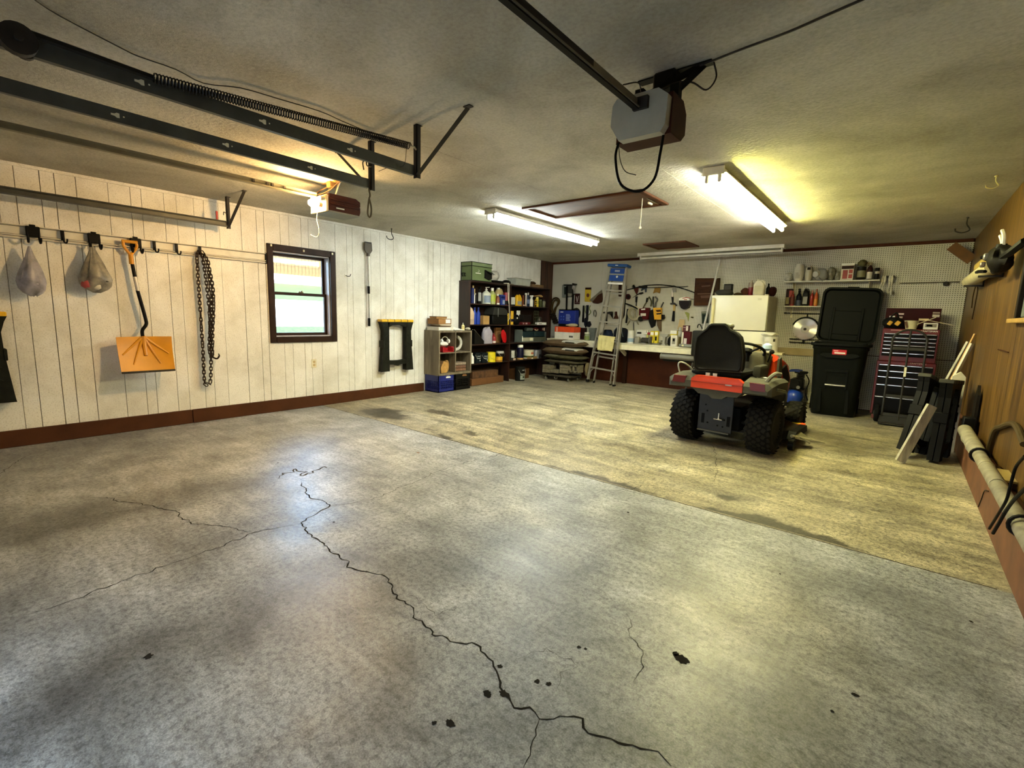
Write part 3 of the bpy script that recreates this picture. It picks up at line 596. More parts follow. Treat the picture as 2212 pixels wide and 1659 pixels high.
G().cyl((.06, -.03, -.045), (.06, .0, -.045), .02, n=12).build('bulb_socket', M('#2a2018', .6), q2)
G().lathe([(.012, -.02), (.022, -.018), (.028, 0), (.022, .02)], 12, (.1, -.02, .0), R=rotm(-PI / 2, 0, 0)).build('motor_cap', STEEL, q2)
G().sweep([(-.02, -.022), (.02, -.022), (.02, -.012), (.005, -.012), (.005, .022), (-.005, .022), (-.005, -.012), (-.02, -.012)], (-.02, -3.1, .045), (-.02, .0, .045)).build('rail', M('#6f6b58', .5, .4), q2, smooth=0)
for y in (-.55, -.44, -.4, -.3): G().b2((-.013, y, .035), (-.005, y + .018, .06)).build('rail_clip', IRON, q2)
zt = H - 2.25 - .003
for x in (-.08, .08): G().sweep([(-.012, -.002), (.012, -.002), (.012, .002), (-.012, .002)], (x, .12, .05), (x + .02, .16, zt), (0, 1, 0)).build('hanger_strap', STEEL, q2)
G().b2((-.14, .12, zt - .005), (.18, .16, zt)).b2((-.03, .1, zt - .05), (.03, .16, zt), bev=.005).build('ceiling_bracket', M('#7a5b2c', .6), q2, smooth=0)
G().tube(crv([(-.03, .12, zt - .04), (-.1, .06, .1), (-.06, .02, .06), (.0, .05, .07), (.08, .08, .1), (.14, .1, .14), (.2, .12, .17)]), .006).build('wire', M('#5a3c1c', .7), q2)
G().tube(crv([(-.02, -.0, -.1), (-.03, -.0, -.17), (.0, -.0, -.24), (-.01, .0, -.3), (-.06, -.0, -.31), (-.11, -.02, -.29)]), .0018, n=5).build('pull_string', CREAM, q2)
wp = [on(*p, Z=H - .008) for p in ((75, 0), (130, 35), (260, 103), (300, 122), (380, 150), (440, 180), (520, 190), (600, 213), (690, 240), (740, 262), (795, 285))]
one('ceiling_wire', 'thin dark wire stapled along the ceiling beside the coil spring', 'wire', G().tube(crv([p - wp[0] for p in wp], 3), .0028, n=4), IRON, wp[0])
def jhook(label, top, d, s=1., mat=IRON, grp=None):
    g = G().tube(crv([(0, 0, 0), (0, 0, -.07 * s), (d * .03 * s, 0, -.13 * s), (d * .0 * s - d * .02 * s, 0, -.155 * s), (-d * .075 * s, 0, -.14 * s), (-d * .085 * s, 0, -.11 * s)]), .006 * s)
    g.cyl((0, 0, -.004), (0, 0, -.012), .012, n=8)
    return one('ceiling_hook', label, 'hook', g, mat, top)
jhook('black J-shaped ceiling hook above the long scraper on the white wall', (.30, 4.18, H - .001), 1, 1.0); bpy.data.objects['ceiling_hook'].rotation_euler.z = PI / 2
jhook('dark J-shaped ceiling hook next to the pegboard and wood wall corner', (6.37, 6.95, H - .001), 1, 1.)
jhook('cream painted ceiling hook over the wood panelled wall', (6.39, 5.2, H - .001), 1, .6, M('#b3a677', .5))
# ================================================================== LEFT WALL
RAILM = M('#d6d1c0', .45, var=.08)
t = thing('storage_rail', 'cream horizontal storage rail screwed along the white planked wall', 'rail', (.004, 0, 1.87))
y0, y1 = YF + .02, 2.57
G().prism([(0, -.055), (.034, -.055), (.034, -.049), (.004, -.047), (.004, .047), (.012, .05), (.036, .052), (.036, .058), (0, .058)], y0, y1, 'y', c=(0, 0, 0)).build('rail', RAILM, t, smooth=0)
for z in (-.03,): G().b2((.004, y0, z - .004), (.03, y1, z + .004)).build('lip', RAILM, t, smooth=0)
for z0, z1 in ((.044, .050), (-.024, -.020), (-.049, -.045)): G().b2((.004, y0, z0), (.0055, y1, z1)).build('gap_shade', M('#5e5645', .8), t, smooth=0)  # dark strips: shade of the rail's channel gaps put into colour
G().b2((0, y1, -.065), (.024, y1 + .016, .065), bev=.003).build('end_bracket', BLACK, t)
def big_hook(px, py, label):
    p = on(px, py, X=.03); t = thing('rail_hook', label, 'hook', (.03, p.y, 1.87), 0, 'large black hooks on the storage rail')
    G().b2((0, -.045, -.035), (.022, .045, .055), bev=.006).b2((-.004, -.02, .05), (.012, .02, .07), bev=.003).build('plate', BLACK, t)
    for s in (-1, 1): G().tube(crv([(.015, s * .035, .0), (.02, s * .036, -.06), (.045, s * .037, -.085), (.075, s * .038, -.07), (.085, s * .038, -.045)]), .0085).build('prong', BLACK, t)
    return t
bh = [big_hook(71, 505, 'large black double hook holding the pale purple plastic bag'), big_hook(203, 520, 'large black double hook holding the grey plastic bag with red print'), big_hook(292, 520, 'large black double hook holding the snow shovel grip')]
def small_hook(px, py, label):
    p = on(px, py, X=.03); t = thing('rail_hook', label, 'hook', (.03, p.y, 1.87), 0, 'small black hooks on the storage rail')
    G().b2((0, -.013, -.04), (.012, .013, .05), bev=.003).build('plate', BLACK, t)
    G().tube(crv([(.01, 0, -.01), (.016, .006, -.05), (.035, .014, -.06), (.055, .02, -.05), (.06, .022, -.025)]), .007).build('prong', BLACK, t); return t
small_hook(135, 511, 'small empty black rail hook between the two plastic bags'); small_hook(333, 532, 'small empty black rail hook beside the shovel grip'); small_hook(381, 538, 'small empty black rail hook beside the hanging chain'); small_hook(432, 545, 'small black rail hook carrying the rusty chain')
def bag(label, px, ptop, pbot, wl, wr, mat, cont):
    tp = on(px[0], ptop, X=.1); bt = on(px[1], pbot, X=.1); ctr = bt.y; t = thing('plastic_bag', label, 'bag', (.1, ctr, bt.z))
    hgt = tp.z - bt.z; g = G(); rings = []; n = 28; rs = np.random.default_rng(int(px[0]))
    ph = rs.random(6) * 6
    for k in range(15):
        u = k / 14; rad = np.interp(u, [0, .04, .14, .3, .55, .8, 1], [.25, .62, .92, 1., .68, .3, .08]); ring = []
        for i in range(n):
            a = 2 * PI * i / n; wob = 1 + (.10 * math.sin(5 * a + ph[0] + 3 * u) + .07 * math.sin(9 * a + ph[1] - 4 * u) + .05 * math.sin(13 * a + ph[2])) * (.5 + u)
            yy = math.cos(a) * rad * wob; yy *= (wl if yy < 0 else wr)
            ring.append(Vector((math.sin(a) * rad * wob * .075, yy + u ** 1.5 * (tp.y - ctr), u * hgt + .012 * math.sin(3 * a + ph[3]) * (1 - u))))
        rings.append(ring)
    g.loft(rings).build('sack', mat, t, smooth=60)
    for (dx, dy, dz, r, m, e) in cont: G().lathe([(r * .4, -r * e), (r * .9, -r * .6 * e), (r, 0), (r * .8, r * .6 * e), (r * .3, r * e)], 12, (dx, dy, dz)).build('contents', m, t, smooth=60)
    return t
PB1 = M('#a7a2ab', .35, var=.3, scale=14, alpha=.72); PB2 = M('#8c8678', .35, var=.45, scale=12, alpha=.74)
bag('pale purple plastic bag hanging from the storage rail', (63, 73), 532, 638, .095, .09, PB1, [(0, -.03, .11, .05, M('#26252c', .6), 1.2), (0.01, .03, .1, .055, M('#b6aebc', .6), 1.), (0, 0, .22, .045, M('#8d8b8c', .6), 1.3)])
bag('grey plastic shopping bag with red and white print on the storage rail', (198, 208), 530, 630, .115, .12, PB2, [(0.01, -.06, .07, .05, M('#9b3b3a', .6), .9), (.01, .0, .06, .055, M('#c9c3b2', .6), .8), (0, .06, .1, .055, M('#2c2a26', .6), 1.2), (0, -.01, .2, .05, M('#55503f', .6), 1.3)])
# ---- snow shovel
SHY = M('#cf8c08', .42, var=.1, scale=5)
bc = on(312, 760, X=.1).y; t = thing('snow_shovel', 'yellow snow shovel with black bent handle hanging on the white wall', 'shovel', (.03, bc, .62))
g = G(); nu, nv = 12, 8; front = []; back_ = []
for j in range(nv + 1):
    v = j / nv
    for i in range(nu + 1):
        u = i / nu * 2 - 1; x = .045 + .10 * (1 - v) ** 1.6 - .05 * (1 - u * u) * (.4 + .6 * v) + .03 * v
        front.append(Vector((x + .05, u * (.218 + .006 * v), .345 * v))); back_.append(Vector((x + .044, u * (.218 + .006 * v), .345 * v)))
N = (nu + 1) * (nv + 1); fs = []
for j in range(nv):
    for i in range(nu):
        a = j * (nu + 1) + i; fs += [(a, a + 1, a + nu + 2, a + nu + 1), (N + a, N + a + nu + 1, N + a + nu + 2, N + a + 1)]
edge = [i for i in range(nu + 1)] + [j * (nu + 1) + nu for j in range(1, nv + 1)] + [nv * (nu + 1) + i for i in range(nu - 1, -1, -1)] + [j * (nu + 1) for j in range(nv - 1, 0, -1)]
for a, c in zip(edge, edge[1:] + edge[:1]): fs.append((a, N + a, N + c, c))
g.add(front + back_, fs); blade = g.build('blade', SHY, t)
def bx_(u, v): return .045 + .10 * (1 - v) ** 1.6 - .05 * (1 - u * u) * (.4 + .6 * v) + .03 * v + .052
for e in (-.85, -.5, .5, .85, 0):
    pts = []
    for k in range(9):
        s = k / 8; u = e * s; v = 1 - s * (.55 if abs(e) > .7 else .72); v = 1 - s * {.85: .5, .5: .78, 0: .55}[abs(e)]
        pts.append((bx_(u, v), u * .22, .345 * v))
    G().tube(pts, [.016 - .010 * k / 8 for k in range(9)] if e else [.024 - .008 * k / 8 for k in range(9)], n=8).build('rib', SHY, blade)
G().b2((.185, -.218, -.006), (.2, .218, .014), bev=.003).build('wear_strip', M('#3a342a', .5, .5), blade)
for k in range(5): G().cyl((.2, -.17 + .085 * k, .006), (.205, -.17 + .085 * k, .006), .006, n=8).build('rivet', IRON, blade)
hp = [(.075, .0, .30), (.075, -.005, .40), (.07, .03, .46), (.055, .035, .52), (.05, -.01, .8), (.045, -.03, .95)]
G().tube(crv(hp[:5], 5), .0155, n=10).build('handle', BLACK, t)
G().tube([(.05, -.008, .795), (.047, -.022, .93)], .0162, n=10).build('label_sleeve', M('#c4beb2', .4, .3), t)
G().tube([(.047, -.022, .93), (.045, -.036, 1.09)], .0155, n=10).build('upper_handle', BLACK, t)
G().tube(crv([(.045, -.036, 1.07), (.045, -.04, 1.13), (.045, -.085, 1.21), (.045, -.09, 1.26)]), .013, n=8).tube(crv([(.045, -.036, 1.07), (.045, -.04, 1.13), (.045, .01, 1.21), (.045, .012, 1.26)]), .013, n=8).cyl((.045, -.1, 1.262), (.045, .022, 1.262), .015, n=10).cyl((.045, -.037, 1.05), (.045, -.04, 1.14), .02, n=10).build('grip', SHY, t)
# ---- chain
RUST = M('#33241b', .7, .5, var=.35, scale=30)
p = on(432, 545, X=.06); t = thing('tow_chain', 'heavy rusty chain looped over a rail hook', 'chain', (.06, p.y, 1.85)); R_, wd = .0062, .0105
lk = [(0, wd * math.cos(a), (.0125 if math.sin(a) >= 0 else -.0125) + wd * math.sin(a)) for a in np.linspace(0, 2 * PI, 13)[:-1]]
lm = G().tube(lk, R_ * .75, n=5, close=True).mesh('link', RUST)
def strand(pts, pitch=.036):
    P = crv(pts, 10); L_ = [0]
    for a, c in zip(P[:-1], P[1:]): L_.append(L_[-1] + (c - a).length)
    k = 0; s = 0.
    while s < L_[-1]:
        i = max(j for j in range(len(L_)) if L_[j] <= s); i = min(i, len(P) - 2); a = P[i].lerp(P[i + 1], (s - L_[i]) / max(1e-6, L_[i + 1] - L_[i])); d = (P[i + 1] - P[i]).normalized()
        o = bpy.data.objects.new('link', lm); COL.objects.link(o); o.parent = t; o.location = a; q = d.to_track_quat('Z', 'Y'); m = q.to_matrix() @ rotm(0, 0, (PI / 2 if k % 2 else 0) + random.uniform(-.3, .3)); o.rotation_euler = m.to_euler(); o.scale = (1.25, 1.25, 1.1); k += 1; s += pitch
ye = on(447, 832, X=.06).y - p.y; yr = on(459, 760, X=.06).y - p.y
strand([(0, -.02, 0), (.01, -.035, -.06), (0, .0 + ye * .2 - .03, -.5), (0, ye * .5 - .025, -1.0), (0, ye - .02, -1.39), (.0, ye + .01, -1.415), (.01, ye + .035, -1.38), (.02, ye * .6 + .05, -1.0), (.02, .045, -.5), (.01, .02, -.06), (0, .0, .01)])
strand([(0.02, .02, -.0), (.025, .05, -.07), (.02, .075, -.5), (.02, yr * .8 - .02, -.95), (.02, yr - .03, -1.1), (.025, yr - .01, -1.09), (.035, yr * .8 + .01, -.9), (.03, .095, -.45), (.025, .06, -.06)])
G().tube(crv([(.02, yr - .03, -1.09), (.03, yr, -1.13), (.04, yr + .03, -1.14), (.045, yr + .05, -1.11), (.04, yr + .045, -1.085)]), [.006, .007, .008, .009, .009, .009, .009, .009, .009, .009, .009, .009, .009, .009, .009, .009, .009, .009, .008, .007, .006, .006, .005, .005, .004], n=6).build('grab_hook', RUST, t)
# ---- outlet, hook
p = on(678, 785, X=0); t = thing('wall_outlet', 'beige wall outlet below the window', 'outlet', (.002, p.y, p.z))
G().b2((0, -.035, -.057), (.007, .035, .057), bev=.003).build('plate', M('#d8cfae', .4), t)
for z in (-.021, .021): G().cyl((.006, 0, z), (.0095, 0, z), .016, n=14).build('receptacle', M('#b59a63', .5), t)
p = on(747, 595, X=.01); t = thing('wall_hook', 'small steel screw hook on the white wall right of the window', 'hook', (.002, p.y, p.z))
G().b2((0, -.012, -.02), (.004, .012, .02)).build('plate', WHITE, t); G().tube(crv([(.004, 0, 0), (.04, .01, -.012), (.06, .03, -.008), (.058, .045, .02)]), .005).build('hook', IRON, t)
# ---- long-handled scraper
p = on(797, 600, X=.05); t = thing('floor_scraper', 'long silver pole scraper with a square dark head hanging on the white wall', 'scraper', (.04, p.y, 1.07))
G().prism([(-.055, 1.16), (.055, 1.155), (.06, 1.06), (.03, 1.02), (-.03, 1.02), (-.06, 1.06)], -.012, .012, 'x').b2((-.016, -.018, .98), (.016, .018, 1.03), bev=.004).build('head', M('#514a3e', .6), t)
G().b2((-.005, -.055, 1.155), (.005, .055, 1.175)).build('blade', IRON, t)
G().cyl((0, 0, .56), (0, 0, .99), .0125, n=10).build('pole', STEEL, t); G().cyl((0, 0, .46), (0, 0, .565), .019, n=10).build('grip', BLACK, t)
G().cyl((0, 0, .1), (0, 0, .47), .0115, n=10).build('lower_pole', STEEL, t); G().cyl((0, 0, 0), (0, 0, .115), .018, n=10).build('end_grip', BLACK, t)
G().cyl((-.04, 0, 1.0), (.02, 0, 1.0), .004, n=6).build('peg', IRON, t)
# ---- folding plastic sawhorses
SAW = M('#1d1d15', .5, var=.25, scale=12, bump=.08)
def sawhorse(label, loc, rot, topm, group=None, lw=.585):
    t = thing('folding_sawhorse', label, 'sawhorse', loc, group=group, rot=rot); h = lw / 2
    for k, y in enumerate((.0, .05)):
        g = G()
        for s in (-1, 1):
            pl = [(-h + .0, .735), (-h - .0 + .15, .735), (-h + .135, .69), (-h + .135, .30), (-h + .14, .0), (-h + .0, .0), (-h + .005, .03), (-h + .04, .42), (-h + .045, .60), (-h + .02, .69)]
            g.prism([(q[0] * -s, q[1]) for q in pl], y, y + .042, 'y')
        g.build('leg_frame', SAW, t, smooth=0)
        G().prism([(-h + .12, .735), (h - .12, .735), (h - .12, .655), (.1, .685), (0, .69), (-.1, .685), (-h + .12, .655)], y, y + .042, 'y').build('top_brace', SAW, t, smooth=0)
        G().prism([(-h + .13, .165), (-.05, .155), (.05, .155), (h - .13, .165), (h - .13, .10), (.06, .095), (0, .075), (-.06, .095), (-h + .13, .10)], y + .005, y + .035, 'y').build('crossbar', SAW, t, smooth=0)
    for s in (-1, 1):
        G().b2((s * (h - .035) - .012, -.006, .36), (s * (h - .035) + .012, .1, .46), bev=.005).build('side_latch', SAW, t)
        for k in range(4): G().box((s * (h - .09), -.004, .2 + .11 * k), (.05, .01, .012), R=rotm(0, s * .5, 0)).build('rib', SAW, t, smooth=0)
    G().b2((-h, -.008, .735), (h, .1, .772), bev=.006).build('top_cap', topm, t)
    for k in range(4): G().b2((-h + .1 + .12 * k, -.010, .733), (-h + .112 + .12 * k, .102, .774)).build('notch', M('#7c6010', .5) if topm is YEL else BLACK, t, smooth=0)
    return t
sawhorse('black folding sawhorse with yellow top hung on the wall between scraper and grey cube shelf', (.012, 4.42, .40), (0, 0, PI / 2), YEL)
sawhorse('black folding sawhorse with yellow top hung on the wall before the plastic bags', (.012, .10, .415), (0, 0, PI / 2), YEL)
for nm in ('folding_sawhorse', 'folding_sawhorse.001'): bpy.data.objects[nm].location.x = .115
# ================================================================== SMALL ITEM BUILDERS (front = local -y, base at origin)
def prints(par, ps, y):
    for (x0, x1, z0, z1, m) in ps: G().b2((x0, y - .0014, z0), (x1, y - .0002, z1)).build('print', m, par, smooth=0)
def carton(name, label, cat, loc, d, mat, rz=0., ps=(), lid=None, bev=.003, group=None, tape=None, tilt=None):
    t = thing(name, label, cat, loc, rz, group, rot=tilt); w, dp, h = d
    G().b2((-w / 2, -dp / 2, 0), (w / 2, dp / 2, h), bev=bev).build('body', mat, t)
    prints(t, [(a * w, b * w, c * h, e * h, m) for a, b, c, e, m in ps], -dp / 2)
    if lid: G().b2((-w / 2 - .004, -dp / 2 - .004, h * lid[0]), (w / 2 + .004, dp / 2 + .004, h + .002), bev=.003).build('lid', lid[1], t)
    if tape: G().b2((-w * .08, -dp / 2 - .0005, h - .0005), (w * .08, dp / 2 + .0005, h + .001)).build('tape', tape, t, smooth=0)
    return t
def bottle(label, loc, h, r, mat, cap, rz=0., lab=None, style='round', cat='bottle', name=None, group=None, sy=1., capr=.34):
    t = thing(name or 'bottle', label, cat, loc, rz, group); hb = h * (.86 if style == 'round' else .72 if style == 'trigger' else .84)
    nr = r * capr; n = 14
    G().lathe([(r * .9, 0), (r, h * .02), (r, hb * .68), (r * .92, hb * .76), (nr * 1.3, hb * .93), (nr, hb * .95), (nr, hb)], n, sy=sy).build('body', mat, t)
    if style == 'trigger':
        G().cyl((0, 0, hb), (0, 0, hb + h * .08), nr * 1.4, n=10).b2((-nr * 1.1, -r * 1.1, hb + h * .09), (nr * 1.1, r * .7, hb + h * .2), bev=.005).build('spray_head', cap, t)
        G().tube([(0, -r * .6, hb + h * .1), (0, -r * .75, hb - h * .02), (0, -r * .55, hb - h * .08)], r * .12, n=5).build('trigger', cap, t)
    elif style == 'pump':
        G().cyl((0, 0, hb), (0, 0, hb + h * .03), nr * 1.5, n=10).cyl((0, 0, hb), (0, 0, h), nr * .5, n=8).b2((-nr * .6, -r * .9, h - .012), (nr * .6, nr, h), bev=.003).build('pump', cap, t)
    elif style == 'aerosol':
        G().cyl((0, 0, hb), (0, 0, h), r * .8, r * .76, n=12).build('cap', cap, t)
    else: G().cyl((0, 0, hb - h * .03), (0, 0, h), nr * 1.25, n=10).build('cap', cap, t)
    if lab:
        z0, z1, m = lab[:3]; rr = r * 1.012; a0, a1 = -PI / 2 - 1.25, -PI / 2 + 1.25; vs = []; k = 12
        for i in range(k + 1):
            a = a0 + (a1 - a0) * i / k
            for z in (z0 * h, z1 * h): vs.append((rr * math.cos(a), rr * sy * math.sin(a), z))
        G().add(vs, [(2 * i, 2 * i + 2, 2 * i + 3, 2 * i + 1) for i in range(k)]).build('label', m, t)
    return t
def spray(label, loc, h, r, mat, cap, rz=0., lab=None, group=None):
    t = thing('spray_can', label, 'spray can', loc, rz, group)
    G().lathe([(r * .95, 0), (r, .004), (r, h * .76), (r * .94, h * .79), (r * .7, h * .83), (r * .6, h * .84)], 14).build('body', mat, t)
    G().lathe([(r * .82, h * .82), (r * .82, h * .96), (r * .72, h)], 12).build('cap', cap, t)
    if lab: G().cyl((0, 0, h * lab[0]), (0, 0, h * lab[1]), r * 1.012, n=14, cap=False).build('label', lab[2], t)
    return t
def jug(label, loc, w, d, h, mat, cap, rz=0., lab=None, cat='jug', group=None):
    t = thing('jug', label, cat, loc, rz, group); rings = []
    for f, s, off in ((0, .94, 0), (.02, 1, 0), (.62, 1, 0), (.75, .86, 0), (.88, .5, -.06), (.93, .3, -.12)):
        ring = []
        for i in range(20):
            a = 2 * PI * i / 20; c, sn = math.cos(a), math.sin(a); e = .45
            ring.append(Vector((math.copysign(abs(c) ** e, c) * w / 2 * s + off * w, math.copysign(abs(sn) ** e, sn) * d / 2 * s, f * h)))
        rings.append(ring)
    G().loft(rings).build('body', mat, t, smooth=50)
    G().cyl((-.12 * w, 0, h * .91), (-.12 * w, 0, h), w * .15, n=12).build('cap', cap, t)
    G().tube(crv([(-.02 * w, 0, h * .88), (.22 * w, 0, h * .93), (.42 * w, 0, h * .82), (.44 * w, 0, h * .6)]), w * .075, n=7).build('handle', mat, t)
    if lab: G().b2((-w * .36, -d / 2 - .002, h * lab[0]), (w * .36, -d / 2 + .004, h * lab[1]), bev=.001).build('label', lab[2], t)
    return t
def tin(label, loc, h, r, mat, rz=0., lab=None, lidm=None, bail=True, cat='paint can', group=None, name='paint_can', extra=()):
    t = thing(name, label, cat, loc, rz, group); lidm = lidm or STEEL
    G().lathe([(r * 1.03, 0), (r * 1.03, .005), (r, .007), (r, h - .008), (r * 1.04, h - .006), (r * 1.04, h), (r * .9, h)], 20).build('body', mat, t)
    G().cyl((0, 0, h - .006), (0, 0, h - .002), r * .9, n=20).build('lid', lidm, t)
    if lab: G().cyl((0, 0, h * lab[0]), (0, 0, h * lab[1]), r * 1.012, n=20, cap=False).build('label', lab[2], t)
    for z0, z1, a0, a1, m in extra:
        vs = [];
        for i in range(9):
            a = -PI / 2 + a0 + (a1 - a0) * i / 8
            for z in (z0 * h, z1 * h): vs.append((r * 1.022 * math.cos(a), r * 1.022 * math.sin(a), z))
        G().add(vs, [(2 * i, 2 * i + 2, 2 * i + 3, 2 * i + 1) for i in range(8)]).build('print', m, t)
    if bail: G().tube([(r * 1.05 * math.cos(a), -r * .55 * math.sin(a) - r * .5, h * .8 - r * 1.1 * math.sin(a)) for a in np.linspace(0, PI, 13)], .0022, n=5).build('bail', STEEL, t)
    return t
def lump(name, label, cat, loc, d, mat, seed=0, rz=0., amp=.12, n=18, m=9, power=.7, parts=(), group=None):
    t = thing(name, label, cat, loc, rz, group); rs = np.random.default_rng(seed); ph = rs.random(8) * 6; rings = []
    for k in range(m + 1):
        v = k / m; zr = math.sin(PI * (.06 + .9 * v)) ** power; ring = []
        for i in range(n):
            a = 2 * PI * i / n; w = 1 + amp * (math.sin(3 * a + ph[0] + 4 * v) + .7 * math.sin(5 * a + ph[1] - 5 * v) + .5 * math.sin(8 * a + ph[2] + 7 * v)) / 2
            ring.append(Vector((d[0] / 2 * math.cos(a) * zr * w, d[1] / 2 * math.sin(a) * zr * w, d[2] * max(0, v + (.06 * math.sin(4 * a + ph[3]) * v if 0 < k < m else 0)))))
        rings.append(ring)
    G().loft(rings).build('body', mat, t, smooth=60)
    for nm, g, mt in parts: g.build(nm, mt, t)
    return t
Z1, Z2, Z3, Z4 = 1.47, 1.11, .766, .425; RL = PI / 2
def ls(p0, p1, pt, zs, X=.17):
    pb = pt + 20; a = on(p0, pb, X=X).y; c = on(p1, pb, X=X).y; return (a + c) / 2, abs(c - a), on((p0 + p1) / 2, pt, X=X).z - zs
# ================================================================== GREY CUBE SHELF ON CRATES
GW = wood_material('grey_laminate', '#4d4332', '#6b5f4a', '#847862', (9., 9., 1.2), .55)
cz0, cz1, cy0, cy1, cd = .292, 1.012, 5.02, 5.765, .352
t = thing('cube_shelf', 'grey wood-grain cube shelf with four openings standing on two crates', 'shelf', (cd / 2 + .004, (cy0 + cy1) / 2, cz0)); hw = (cy1 - cy0) / 2; ch = cz1 - cz0; h2 = cd / 2
for nm, a, c in (('side_panel', (-h2, -hw, 0), (h2, -hw + .03, ch)), ('side_panel', (-h2, hw - .03, 0), (h2, hw, ch)), ('top_panel', (-h2, -hw + .03, ch - .03), (h2, hw - .03, ch)), ('bottom_panel', (-h2, -hw + .03, 0), (h2, hw - .03, .034)), ('divider', (-h2, -.009, .034), (h2 - .004, .009, ch - .03)), ('shelf', (-h2, -hw + .03, ch / 2 - .008), (h2 - .004, -.009, ch / 2 + .01)), ('shelf', (-h2, .009, ch / 2 - .008), (h2 - .004, hw - .03, ch / 2 + .01)), ('back_panel', (-h2, -hw + .03, .034), (-h2 + .006, hw - .03, ch - .03))): G().b2(a, c, bev=.0015).build(nm, GW, t, smooth=0)
def crate(label, y0, y1, mat, printm):
    x0, x1, z0, z1 = .02, .345, .0, .27; yc = (y0 + y1) / 2; t = thing('milk_crate', label, 'crate', ((x0 + x1) / 2, yc, fz(yc) + .001)); a, b = (x1 - x0) / 2, (y1 - y0) / 2; w = .012
    G().b2((-a, -b, 0), (a, b, .012)).build('base', mat, t, smooth=0)
    for nm, ax, s in (('side', 'x', 1), ('side', 'x', -1), ('side', 'y', 1), ('side', 'y', -1)):
        g = G(); L_ = b if ax == 'x' else a
        def bar(u0, u1, q0, q1):
            if ax == 'x': g.b2((s * a, u0, q0), (s * (a - w), u1, q1))
            else: g.b2((u0, s * b, q0), (u1, s * (b - w), q1))
        bar(-L_, L_, 0, .05); bar(-L_, L_, .18, .272); n = 9
        for k in range(n + 1): u = -L_ + 2 * L_ * k / n; bar(max(-L_, u - .007), min(L_, u + .007), .05, .18)
        for z in (.085, .12, .15): bar(-L_, L_, z, z + .012)
        g.build(nm, mat, t, smooth=0)
    for k, (u0, u1, z0, z1) in enumerate(((-.05, .05, .225, .245), (-.04, .03, .25, .256))): G().b2((a, u0 + .04, z0), (a + .001, u1 + .04, z1)).build('print', printm, t, smooth=0)
    return t
crate('blue plastic milk crate under the grey cube shelf', 5.03, 5.375, M('#141f6b', .45), PAPER); crate('black plastic milk crate under the grey cube shelf', 5.40, 5.75, M('#15130f', .5), M('#9a6a3a', .5))
# on top of the cube
zt = cz1 + .001
carton('flat_box', 'pale flattened box at the bottom of the pile on the grey cube shelf', 'box', (.19, 5.20, zt), (.32, .28, .055), M('#cdc7b6', .7), RL, [(-.45, .3, .25, .6, PAPER)])
g = G().box((0, 0, .026), (.19, .22, .008), R=rotm(.16, 0, 0)); one('white_board', 'white sheet leaning on the front edge of the grey cube shelf', 'board', g, PAPER, (.23, 5.475, zt + .001), RL, smooth=0)
g = G()
t = thing('magazine_stack', 'untidy pile of brown magazines and papers on the grey cube shelf', 'papers', (.17, 5.22, zt + .057))
for k in range(5): G().box((random.uniform(-.02, .02), random.uniform(-.01, .01), .004 + .0075 * k), (.3, .21, .006), R=rotm(0, 0, random.uniform(-.25, .25))).build('magazine', M(random.choice(['#6d5234', '#a28a62', '#d0c6ae', '#4f3b26']), .6), t, smooth=0)
carton('cardboard_box', 'open brown cardboard box with a white label on the grey cube shelf', 'box', (.15, 5.22, zt + .097), (.30, .24, .085), CARD, RL + .08, [(.05, .42, .2, .9, PAPER)], lid=(.97, M('#7a5327', .8)))
carton('cardboard_box', 'small flat tan box topmost of the pile on the grey cube shelf', 'box', (.14, 5.2, zt + .187), (.23, .16, .032), M('#a67c44', .75), RL + .02, lid=(.6, M('#6d4a22', .75)))
bottle('cream glue bottle with pointed white tip on the grey cube shelf', (.3, 5.605, zt), .125, .027, M('#e3d7a4', .4), WHITE, RL, (.2, .6, M('#c9b878', .5)), name='glue_bottle', capr=.2)
lump('rag', 'crumpled pale rag over the right corner of the grey cube shelf', 'rag', (.3, 5.72, zt), (.1, .08, .05), M('#b8b09a', .9), 3)
# inside the cube
zs = cz0 + ch / 2 + .011
t = thing('red_organizer', 'red open plastic rack in the upper left cube', 'organizer', (.26, 5.255, zs), RL)
for a, c in (((-.12, -.07, 0), (-.10, .07, .09)), ((.10, -.07, 0), (.12, .07, .09)), ((-.12, -.07, 0), (.12, .07, .012)), ((-.12, .055, .012), (.12, .07, .06)), ((-.12, -.07, .078), (-.06, -.058, .09)), ((.06, -.07, .078), (.12, -.058, .09))): G().b2(a, c, bev=.003).build('panel', RED, t)
lump('work_glove', 'white crumpled glove lying on the red rack', 'glove', (.25, 5.22, zs + .092), (.12, .17, .075), M('#e4e0d4', .8), 5)
t = thing('ear_muffs', 'white ear muffs with curved headband in the upper left cube', 'ear muffs', (.22, 5.275, zs + .17), RL)
G().tube(arc((0, 0, .0), .075, 0, PI, 14), .008, n=6).build('headband', M('#bdb8aa', .5), t)
for s in (-1, 1): G().lathe([(.02, -.018), (.035, -.012), (.037, .01), (.025, .018)], 12, (s * .074, 0, .0), R=rotm(0, PI / 2, 0)).build('ear_cup', PAPER, t)
t = thing('hose_ring', 'white flexible drain hose curled up in the upper right cube', 'hose', (.19, 5.565, zs + .002), RL)
pts = arc((0, 0, .13), .105, -1.9, 1.5, 60); G().tube(pts, [.024 + .004 * math.sin(k * 2.1) for k in range(61)], n=10).build('hose', M('#d9d4c6', .5), t)
G().cyl((-.036, 0, .0), (-.035, 0, .04), .028, n=12).build('cuff', PAPER, t)
zs = cz0 + .035
t = thing('firewood', 'split log of tan firewood in the lower left cube', 'log', (.22, 5.165, zs), RL + .12)
